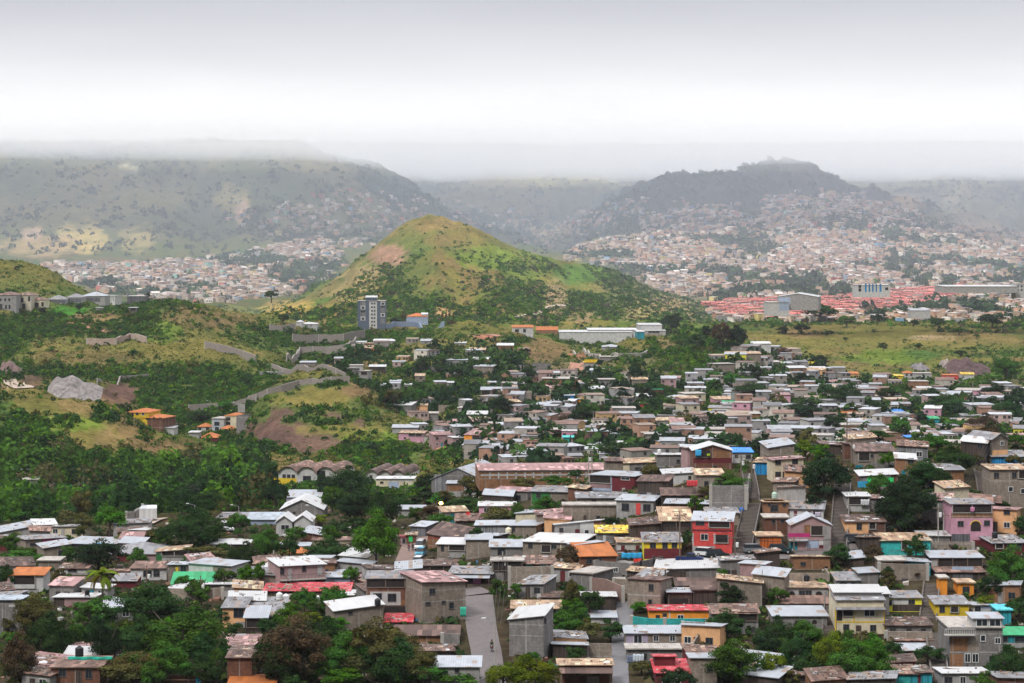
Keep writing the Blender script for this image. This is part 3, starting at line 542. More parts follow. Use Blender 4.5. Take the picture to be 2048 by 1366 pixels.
HOUSES = '''
R3 1348 1640 90 158 400|-8 7 s|ti rd|w 1405 172 60 30;O 1470 1625 165 208;W 1437 278 50 42;O 1518 1612 258 322;P 1348 1515 345 400 gr;P 1350 1640 222 236 mr;P 1348 1358 250 340 wh;P 1505 1515 250 330 wh;S r 2.5 4.2 .5 1.2|coral red two storey house with white quoins and pale tin roof
R3 985 1265 245 315 440|0 6 s|tg yb|P 985 1265 362 440 mr;P 985 1265 318 362 ye;w 1052 338 38 38;w 1142 340 34 44;w 1212 338 34 34|yellow over maroon house under a weathered grey roof
R3 785 985 282 318 385|0 5 s|tn wh|P 785 985 375 385 mr;D 828 28 338 374 mr;D 938 28 338 374 mr|small white house with two maroon doors and tan roof
R3 510 780 320 420 545|8 9 s|tl br|w 575 455 40 34;w 650 450 34 28|brown brick house under a bright orange tile roof
R3 605 890 435 462 580|-32 13 n|ft bg|W 775 518 34 32;w 715 520 20 26;S r 3.5 1.8 .6 1.3;S r 8.5 2 .6 1.4|roofless grey block building with a red cloth on its parapet
R3 80 500 250 318 440|-14 13 s|wt bk|w 138 345 32 30;w 312 345 34 28;O 220 290 340 395;P 360 368 322 400 cr;S r 6 1.6 1.2 1|long block house under a bright white roof with deep end wall
R3 25 320 418 478 565|0 6 s|rs tq|w 85 490 40 40;w 182 500 50 40;O 262 318 480 525|turquoise house under a rusty debris strewn roof
R3 440 600 545 548 690|-30 7 f|ft bg||plain grey flat topped block building above the dark bush
R3 865 1105 570 595 805|-20 6 s|dr bk|w 1038 650 34 46;w 1030 770 26 60;S r 3 5.6 .4 1;P 865 1105 706 714 gr|two storey beige block house with blank left half and slim dark roof
R3 1070 1590 440 512 590|-6 9 s+20|wt bg|P 1075 1300 535 590 wd;S r 4 1.6 .8 1.2|low block house with broad patchy white roof beside parked pickup
R3 1028 1485 785 826 912|0 7 s|rr og|W 1258 884 44 46;D 1088 32 858 908 wd;P 1172 1182 826 905 wh;w 1140 862 26 8|bright orange house with a dark red roof
R3 1535 1865 570 605 800|-6 8 s-30|tn bk|P 1535 1865 800 805 gr;S r 3 5 1 1.2|tall blank beige block house with slanting tan roof
R3 1490 1840 780 848 1000|0 5 s|rs bg|O 1685 1830 836 905|grey block lean-to with rusted roof and washing area
R3 850 1270 940 997 1112|0 6 s|ti bk|P 852 1015 1000 1108 pu;W 940 1042 58 66;W 1075 1032 36 40;W 1198 1032 36 40;D 988 26 1062 1105 wd|lilac and beige house with long pale roof below the orange house
R3 860 1330 1112 1116 1200|0 4 f|ft bg|w 985 1165 40 36;w 1160 1165 50 36|grey block storey under the lilac and beige house
R3 1352 1528 668 676 782|0 4 f|dr wd||black plank shed between two block houses
R3 1165 1345 658 690 790|0 5 s|ti wd|O 1170 1320 735 785|small dark shed with crumpled pale tin roof
R3 1228 1525 582 640 675|0 8 x|dr bg|w 1260 655 20 14|low house with dark ridged roof beside the plank shed
R3 -20 235 790 878 1180|-12 7 s+34|wt bg|w 248 898 20 40;P 100 108 880 1180 gr;P -20 235 1010 1018 gr|tall grey block house beside the lower street with white slanted roof
R3 305 560 1060 1082 1185|0 5 s-8|ti wd||weathered plank shed with thin tin roof edge
R3 350 750 1188 1235 1400|0 7 s|tn br|A 350 750 1262 2.2 dr;O 470 660 1270 1312;P 560 650 1316 1400 gr|low brick house with tan roof and dark rusted awning
R3 1075 1320 1190 1292 1400|0 9 s|rr mr|W 1155 1350 60 34;W 1235 1350 44 34;P 1075 1320 1292 1302 cr;U 1080 1235 1190 1212 mr rr 5|maroon house with bright patched red roof
R3 1335 1530 1146 1182 1400|0 6 s|ti bk|w 1478 1260 36 36|beige block house beside narrow alley with small tin roof
R3 775 838 598 602 650|0 2.5 f|ft mg||magenta box shed next to a teal gate
R3 520 775 688 722 830|0 5 s|wt wd|P 520 640 722 830 bg|plank shed with white roof behind the olive bush
R3 585 775 830 878 925|0 5 s|ti wh|w 710 890 50 18|low white shed with pale tin roof among the bushes
R3 215 378 684 728 770|0 5 s|dr bg|P 185 215 700 728 wh|tiny block shed with a dark brown roof
R3 0 362 752 812 870|0 6 s|tn bk|w 320 840 20 30|low block house with stone laden tan roof
R3 635 895 192 246 318|0 6 s|yw bg|D 690 22 262 312 wh;O 760 850 262 316;w 860 280 20 20|grey shack under a mustard yellow patched roof
R3 320 725 160 166 266|0 6 s+40|wt gr|w 368 226 26 28;D 488 34 218 262 mr;W 558 238 28 30;P 612 725 150 262 ob;P 508 612 166 262 wh|white and brick house with red door and roof rising sideways
R3 -10 180 150 192 285|-24 6 s+10|ti bk|w 12 218 22 36|beige block house with white end wall on the slope
R5 1190 1440 660 768 870|0 8 s|tn wd|O 1195 1435 772 850;P 1195 1250 776 850 br|dark open fronted house under broad tan patchwork roof
R5 1226 1580 594 632 700|-8 6 s|ti br|w 1290 672 40 22|brick house with rust edged tin roof under grey wall
R5 622 975 370 406 540|-24 9 s|ti mr|P 622 800 408 540 lb;O 626 792 412 470;P 626 792 472 510 lp;W 905 424 70 20;P 622 975 528 540 gr;S r 4 4.6 1.4 .5|maroon clad building with glazed corner and tin roof
R5 150 480 490 536 640|-12 6 s|tg bk|P 160 305 540 635 dg;w 212 565 34 36|block house with dark green bay beside tree
R5 520 960 540 586 640|0 7 s|tg bk|w 655 610 32 28;P 720 815 600 640 bg|long grey roofed house on top of beige walls
R5 412 830 640 644 775|0 4 f|ft bk|w 690 742 30 28;D 585 26 722 760 wd;P 412 640 640 700 bk|windowless beige block terrace building below grey roof
R5 836 1128 558 606 728|-14 7 s|ti gr|w 908 658 56 56;w 1078 658 56 52;D 1010 38 626 716 rd;S r 3.5 1.8 .3 1.6|grey plaster house with one bright red door
R5 1450 1760 160 205 362|0 8 g|wt br|O 1466 1590 198 262;P 1450 1760 265 305 mr;P 1598 1758 206 264 ob;w 1625 340 26 24;P 1466 1500 208 244 sb|brick two storey house with white gable roof and blue cloth on terrace
R5 1768 1924 184 220 302|0 6 s|bl wh|w 1890 255 36 24;w 1795 250 22 18|whitish house with bright blue roof edge
R5 1938 2070 264 300 398|-14 6 s|tn bl||blue corrugated cabin with stone dotted roof beside stairway
R5 1216 1466 350 388 475|0 9 s+14|wt cr|P 1255 1430 394 472 wh;w 1422 420 20 24|cream workshop with wide white doors
R5 880 1200 265 302 372|0 9 s+14|tn bg|P 885 940 308 366 cr;w 1010 350 44 16|long grey block house with pale yellowish roof
R5 1160 1360 226 240 332|0 7 s|wt bg|w 1330 290 24 24|small block house with thin white roof and red dish
R5 1200 1500 504 560 615|0 6 x|dr wd||plank shack under a black debris covered roof
R5 1478 1700 350 402 560|0 9 s|tn bk|P 1590 1640 460 530 wh;w 1555 470 30 40|block house with junk piled roof by dark green tree
R5 1560 1812 660 705 800|0 6 s|tg bk||grey sheet roofed house behind the coral red house
R6 4 210 118 168 238|6 8 s+30|ti bk|P 40 180 178 182 wh;P 98 102 170 230 wh|beige block house with raised tin roof on ridge
R6 425 585 128 158 240|0 7 s-10|dr wd||black plank house on the ridge with thin roof edge
R6 705 1020 152 212 345|0 7 s|dr bk|O 725 815 225 290;w 830 245 24 24;P 825 1000 300 345 bg;D 728 60 320 345 te|block house with rusted roof behind the bright green house
R6 738 1036 358 402 500|0 6 s+14|wt br|P 795 1005 420 490 gn;P 718 805 450 500 sb;w 848 474 30 26;W 938 402 78 16;P 740 795 420 450 tg|bright green and blue walled house with white roof
R6 632 815 540 572 692|0 5 s|wt gr|O 645 810 582 640;P 632 810 642 692 wh|grey house with open white porch beside the stairway
R6 815 935 560 588 690|0 6 s|pk bg|w 882 620 32 42|grey block annex with faded rose roof against big tree
R6 620 940 722 776 878|0 6 s|dr pe|w 730 812 36 46;O 808 862 784 836;P 805 940 778 870 br;P 660 870 872 910 gd|peach house with dark rusted roof and charcoal base
R6 1468 1798 590 634 960|0 8 s|tg pk|O 1476 1790 640 705;P 1465 1798 706 744 ob;w 1541 790 40 36;w 1752 784 42 38;V 1662 850 80 84;P 1468 1615 872 958 gd;P 1640 1798 920 960 mr|pink two storey house with arched doorway and open roof terrace
R6 1225 1455 850 888 955|0 5 s|wt gr|P 1315 1452 890 950 bg|grey shed with white roof beside the pink house
R6 1795 2080 884 945 1045|8 7 s|tg mr|O 1815 1880 952 990;w 1945 975 60 40;w 2010 970 40 40|maroon walled house with grey roof and black tank
R6 905 1300 866 926 1042|0 7 s|tn tq|O 1068 1115 930 1002;w 1198 962 30 46;B 960 1100 1040|turquoise brick house with tan roof and balcony
R6 1785 2080 315 358 665|0 8 s|tn bk|w 1828 402 34 40;w 1970 402 32 42;W 1942 515 30 34;O 2005 2080 368 430;W 2040 530 30 34|tall grey block house with patched flat roof on the hill edge
R6 1790 1925 68 112 300|24 8 g|tg bk|W 1874 146 30 30;P 1790 1925 200 300 pe|tall gabled block house at hill crest with peach lower wall
R6 1795 2080 205 255 315|0 6 s|tg bl|P 1850 2020 270 312 bl|blue house with grey roof behind peach based gable house
R6 176 440 597 672 748|-10 6 s|tg wh|D 222 26 688 730 mr;D 325 26 690 735 mr;w 390 706 50 40;B 172 300 750 wh|white house with dark grey roof and white balustrade
R6 -30 165 604 618 740|0 6 s|tn ob|w 50 666 56 46;w 12 640 22 16;w 132 640 24 16;U 0 130 600 606 ob tn 2|orange brick upper house with one wide window
R6 -25 160 742 745 885|0 5 f|ft br|w 45 772 26 30;w 115 770 24 26|brown brick storey under the orange brick house
R6 190 505 730 800 1005|0 6 g|ti lp|P 290 340 800 865 ob;P 162 340 866 896 mg;O 342 440 808 885;P 446 500 810 1000 gr;D 200 70 926 1000 te;P 306 404 925 985 lb;P 408 442 918 960 wh;P 410 442 962 985 mr;A 165 320 920 .8 ti|gabled dusty rose brick house with magenta band and teal door
R4 -80 105 262 272 375|0 5 f|tn bk|P -62 98 280 372 ow|garage with rust orange door and block frame
R4 515 865 640 748 1012|0 9 s|tg cr|A 500 875 806 1 tg;W 758 843 74 44;O 560 636 820 870;w 785 957 40 44;D 676 42 936 980 wd;w 584 950 40 40;P 510 872 906 916 ye;P 500 510 812 1010 ye;P 864 872 812 1005 ye;P 636 646 812 906 ye;P 510 872 1000 1012 mr;V 532 900 44 84;U 512 862 636 706 gr wt 2.5|cream two storey house with yellow trim and white upper roof
R4 515 682 540 602 665|0 6 s|tg gr|P 520 670 618 660 lb;w 560 630 50 24;w 635 628 30 22|small grey house with big weathered roof beside white roofed block
R4 684 822 506 544 645|0 7 s+8|ti bg||blank grey block house with tilted white roof edge
R4 835 1018 450 456 575|0 5 f|ft bk|P 835 1018 448 474 br|beige block house under the turquoise brick house
R4 1050 1212 436 462 570|0 5 s-10|ti te|w 1100 510 70 60|teal shed with slanted white roof and dry bush
R4 1218 1605 380 432 525|0 7 s|ti wd|O 1268 1600 434 500;P 1218 1268 440 525 gr|open carport house under wide white roof
R4 1262 1620 500 540 600|0 5 s|rs wd|P 1375 1535 498 522 lb;P 1380 1530 552 600 gd|patchwork shack of mixed sheets below the carport house
R4 1420 1537 610 622 718|0 4 f|tn og|w 1478 672 46 44|small orange rendered block with barred window
R4 1284 1338 575 585 715|0 3 f|ft og||narrow orange wall block beside yard
R4 1253 1500 718 780 885|0 6 s|tg ye|w 1300 815 36 44;O 1362 1422 796 842;P 1253 1290 884 910 gn|yellow house with grey roof and green base
R4 862 1148 680 732 835|0 6 s|tg yb|w 900 768 44 34;w 1072 762 40 24;P 925 1052 740 780 wh;P 930 1150 782 830 wd|small yellow house with tin panel front beside stair
R4 880 1225 878 938 1020|0 6 s|dr bg|w 932 968 38 18;w 1052 968 36 18;w 1160 968 34 18|grey block house with three slit windows and rust brown roof
R4 1355 1752 945 955 1250|0 9 f|ft bg|P 1365 1490 1028 1130 ob;P 1358 1455 1148 1245 ob;P 1495 1575 1028 1130 bk;W 1605 1032 34 40;W 1715 1050 38 42;W 1490 1180 38 58;W 1548 1180 42 58;w 1672 1190 36 44;P 1355 1752 1132 1140 gr;U 1532 1750 842 886 wh ti 0.05;W 1597 918 78 44;W 1695 918 78 44;B 1312 1536 1000 wh|tall unfinished block and brick house with white glazed rooftop room
R4 1535 1712 762 786 845|0 5 s|ti wh|w 1565 815 36 30;w 1690 825 36 30;P 1580 1700 790 812 lb|white glass fronted rooftop cabin behind tall unfinished house
R4 1718 1815 822 826 945|0 5 f|sb te||teal block house behind the tall unfinished house
R4 1310 1662 1252 1296 1420|0 7 s|wt gr|w 1346 1342 54 44;W 1455 1345 40 46;W 1590 1345 40 46|block house with clean white roof at the picture's lower edge
R4 1757 1990 950 1010 1105|0 7 s|gn te|P 1757 1960 1066 1102 gr;w 1770 1040 30 30;w 1880 1040 70 30|teal house with green roof and grey band
R4 40 442 794 868 965|0 8 s|ti bg|V 232 960 74 70;V 346 925 36 34|grey block house with pale tin roof and two arches
R4 72 450 715 772 800|0 7 x|rs bg||low house with shallow rusty ridged roof behind arches house
R4 115 448 610 655 725|0 7 s|tn gr|w 254 700 40 46;w 303 700 40 44;V 178 720 46 42;V 380 725 50 46|grey house with peeling flat terrace roof and two dark windows
R4 125 462 530 545 615|0 7 n|ft bk|O 262 306 560 608|roofless beige block shell with black doorway
R4 195 465 415 424 520|0 5 s|tn ob|w 262 478 34 22|low orange brick house with sticks on its roof
R4 122 318 1256 1310 1400|0 6 s|rs wd|O 200 318 1318 1360|dark shed with brown roof between round trees
R4 975 1118 1208 1300 1420|0 8 s|rs te|P 980 1060 1320 1366 tq|turquoise house with aged brown roof near the bottom
R4 1112 1225 1236 1290 1420|0 6 s|dr te|P 1115 1140 1300 1366 mr|small teal shed with drooping black roof
R4 1000 1250 1070 1126 1160|0 6 s|ti wd||low shed with mottled tin roof under rubble
R4 960 1225 1020 1050 1075|0 4 s|rs br||low brick wall shed with debris strewn rusty roof
R4 570 718 386 436 490|0 5 s+14|ti wd||small shed with tilted tin roof beside dark tree
R4 688 842 272 280 405|0 6 s|dr wd||tall dark plank house beside turquoise brick house
R2 1245 1562 530 612 905|24 9 s-12|pk bk|w 1316 676 42 38;w 1458 790 32 44;w 1285 765 32 16;w 1400 765 30 14;P 1245 1562 750 756 gr|three storey beige block house standing at the street corner
R2 822 1150 530 588 860|0 8 s|tg br|O 826 1110 592 655;P 852 1080 684 785 wh;w 907 724 58 50;w 1015 728 58 56;O 955 1150 792 850;P 1080 1150 745 782 ob|house with grey roofed terrace over a white middle storey
R2 185 512 425 488 650|20 8 s|wt lp|w 200 525 26 42;D 256 28 505 583 wh;w 358 512 28 40;D 472 36 487 566 wh;B 185 512 587;P 185 512 592 650 mr;P 250 310 600 645 lp;P 372 440 600 640 lp|two storey rose brick house with long balcony and white roof
R2 590 948 735 806 965|14 8 s+36|wt bk|w 706 842 30 16|blank beige block house with sloping white roof and black tank
R2 298 695 620 682 725|0 6 s|rr bk||long low house under a bright red roof
R2 60 268 625 680 705|0 6 s|rr wd|P 60 268 682 705 wd|shack with rusty red sheet roof beside balcony house
R2 -60 192 730 868 945|0 9 s|tg bk|O 20 180 885 940|open house with huge weathered grey roof above dark trees
R2 516 712 524 578 622|6 7 s|ti lb||pale blue low house with white roof
R2 690 818 553 574 600|0 4 s|pk og|P 790 818 556 590 sb|little orange house with faded roof beside pale blue house
R2 962 1160 850 912 950|0 6 s|rr lp||low house with dark red roof below terrace house
R2 1040 1510 935 1012 1070|0 9 x|dr ob||wide orange brick house with dark sagging ridged roof
R2 1225 1480 1082 1128 1165|0 5 s|dr wd||low shed with dark tile roof by the street
R2 1308 1668 1168 1248 1420|0 8 s|ti gr|w 1500 1270 30 34;w 1400 1275 50 20|grey house with long pale tin roof beside lower street
R2 1440 1760 498 552 655|-6 6 s|tg wd|O 1520 1755 568 622;P 1575 1765 628 655 cr;A 1480 1750 566 1.5 ti|street shop shack with goods on display under tin roof
R2 1230 1500 446 492 540|0 6 s|dr wd|O 1300 1400 500 530|low shack with dark rusty roof by parked vehicles
R2 1352 1562 283 332 438|-6 7 s|wt bk|w 1392 360 18 38;O 1440 1560 340 380;P 1440 1560 382 438 gr|small block house with bright white roof beside street
R2 1565 1755 262 298 435|0 8 s|ti bk|P 1660 1664 300 430 gr|wide blank block wall house with pale roof
R2 1750 1990 296 352 460|0 7 s|ti bg|w 1832 388 52 46;P 1750 1990 456 462 gr;S r 3 1.5 1 1|grey block house with white roof standing over dark store
R2 1760 1990 452 458 610|0 4 f|ft bg|O 1770 1985 462 530;D 1880 60 540 610 wd|dark open ground floor store below grey block house
R2 1280 1625 196 286 345|-12 12 s-60|dr ob|P 1280 1625 284 290 rr|long orange brick house with dark roof and green roof strip
R2 1152 1265 160 198 285|-24 5 s|ti gd||charcoal sheet metal shed at end of street
R2 1080 1128 262 272 335|0 4 s|rr pk|O 1090 1118 290 330|tiny pink kiosk at street side
R2 1122 1192 242 262 330|0 4 s|tn br|P 1140 1168 270 310 gn|tiny brick kiosk with bright green board
R2 1665 1935 14 46 105|0 7 s|wt pk|W 1720 75 36 30;W 1800 70 60 26|pink house with white roof in front of roof terrace
R2 150 270 115 162 268|0 8 g|wt wh|W 217 204 58 36|white gabled house with large framed window
R2 285 412 115 158 262|0 8 g|wt wh|D 322 24 190 255 gr|white twin gabled house next to large framed window house
R2 -70 182 94 148 185|0 9 s|lb lb||long pale blue metal hall beside white gabled house
R2 182 498 0 72 112|0 14 g|wt bg|w 230 95 14 10;w 285 96 14 10|warehouse with wide white gable roof and brown wall
R7 242 512 520 580 640|0 12 s|ti gr|P 242 500 585 635 pu|pale warehouse with three rooflights behind the wide white gable roof
R2 165 392 318 346 378|0 6 s|ti pe||low peach house with thin tin roof among trees
R2 200 372 358 398 418|0 5 s|tl cr||low cream house with orange sheet roof
R2 345 500 206 252 325|-8 7 s-20|ti br||brown brick house with slanting white roof
R2 420 705 278 302 332|0 5 s|rs cr||low cream house with brown roof under green tree
R2 575 742 675 712 745|0 5 s|wt pe||low peach block house with white roof behind tanks
R2 1490 1650 104 156 188|0 6 s|rs wd|w 1540 165 20 12|dark shack with rusty roof and red dish
R2 1060 1252 40 72 115|0 8 s|ti gr||grey house with long white roof behind the trees
R1 -30 250 172 222 268|8 8 s+50|ti gr|P 250 290 210 260 wd|pale block house with rising tin roof at forest edge
R1 205 482 260 290 385|26 8 s|tg bk|P 315 460 290 318 mg;w 262 326 60 12|beige block house with magenta back wall and grey roof
R1 335 528 308 345 448|20 8 s+24|ti bk|w 452 400 34 46|beige block house with dark window and light grey roof
R1 462 850 278 330 365|-14 9 s|ti wd|P 725 850 320 352 sb|broad white roofed house with sky blue wall end
R1 812 1235 314 404 460|0 11 h|tg lp|P 880 1000 415 460 mr|house with big hipped grey roof and two roof lights
R1 1165 1402 346 378 475|0 5 s+20|tn gr|P 1165 1208 405 472 dg;O 1208 1395 385 420|house with flat canopy frame and dark green box
R1 975 1245 460 512 600|0 7 s|rs wh|P 840 975 530 545 rs;w 1085 548 26 44;w 1117 548 22 44;w 1168 546 42 42|white house with rust streaked roof behind the palm
R1 1255 1400 462 484 610|0 6 s|ti bk|w 1368 518 36 50;P 1310 1330 500 545 ye|beige block house with dark doorway joined to white wall house
R1 1400 1732 445 484 610|-18 7 s-8|ti wh|w 1650 530 42 44;P 1590 1732 490 605 bk|long white wall house with pale roof and small window
R1 1282 1575 538 628 665|0 9 x|gn gr||low house under bright green ridged roof
R1 1242 1400 630 662 735|-14 6 s|wt wh||small white house with red roof edge beside posts
R1 1395 1760 618 632 725|0 5 s|wt bg|O 1505 1640 648 695;P 1645 1755 680 722 gr|open carport with thin white roof and stored motorcycles
R1 1660 1830 728 806 955|0 8 s|tg pe|w 1780 842 70 62;P 1760 1830 910 955 gr|peach house with barred window and weathered grey roof
R1 1828 1990 796 880 1000|0 5 s|ti wd|O 1840 1985 885 955|low porch with white corrugated roof beside peach house
R1 1664 1900 1008 1086 1150|0 8 s|pk lp|P 1664 1900 1086 1094 cr|dusty rose house with faded rose roof beside the pink wall
R1 1695 1880 1088 1180 1400|0 8 s|dr br||brick house with dark slate coloured roof among palms
R1 80 322 506 562 700|0 6 s|tl wh|O 102 262 568 662;P 100 290 662 700 gr|white house with orange roof and open junk filled room
R1 -60 145 714 748 1010|0 7 s|lb bg|P 15 22 750 1000 gr;P 65 110 780 798 wh|tall grey block house with pale blue roof edge
R1 400 700 696 728 810|0 8 s|wt lp|P 400 480 735 800 wd|dusty pink house with white roof behind coconut palm
R1 440 650 474 512 560|0 6 s|rs wh|w 540 525 60 18;P 440 650 545 560 gr|white hut with maroon rusty roof between trees
R1 835 1012 552 606 660|0 6 s|tg mr||maroon house with light grey roof beside palm
R1 380 745 1168 1252 1420|0 9 s|rs br|D 588 44 1276 1366 wd;w 662 1300 46 60;w 465 1290 50 50;P 380 745 1250 1258 cr|red brick house with brown roof and green tarpaulin
R1 1240 1440 1304 1345 1420|0 6 s|tn wd||low shed with striped tan roof near bottom
R1 1270 1542 1264 1312 1420|0 7 s|dr br|D 1480 40 1325 1366 sb|brick shed with black roof and sky blue door
R1 1702 2040 1326 1400 1450|0 9 x|tl br||house with red tile ridged roof cut by the lower edge
R1 1570 1852 298 330 408|0 7 h|wt gr|O 1605 1840 335 400|white pavilion with thin peaked roof above trees
R1 285 440 440 456 520|0 5 f|ft bk||flat topped beige block outbuilding below grey roofs
R1 -40 58 262 290 380|0 5 s|dr mr||maroon shed at the settlement's outer edge
R1 780 1000 518 548 600|0 6 s|rs wd||collapsed looking shed with rusty roof behind palm
R8 160 300 430 440 560|0 8 f|ft bg||grey block building on the wooded bank
R8 300 415 455 480 570|0 8 n|ft lp|V 380 520 36 34;w 312 515 20 20|dusty pink unfinished house with two arched windows
R8 412 555 478 495 600|0 8 s|gn bk|w 540 560 14 14|beige block house with green roof sheet in the woods
R8 455 615 585 605 655|0 8 s|pk lp||low pink house at foot of wooded bank
R8 85 255 345 358 430|0 8 s|ti pe|O 140 250 362 400|peach house with thin white roof above road bend
R8 -20 130 480 520 575|0 8 s|rs gr||grey house with rusty roof under the bank
R8 1720 2060 700 755 800|0 16 s|tg lb||long pale grey metal hall beside parked vans
R8 1270 1392 18 26 68|0 10 f|wt wh||white flat roofed garage below the villas
R8 1935 2060 795 800 850|0 8 s|wt bg||small white roofed store beside parked vans
'''
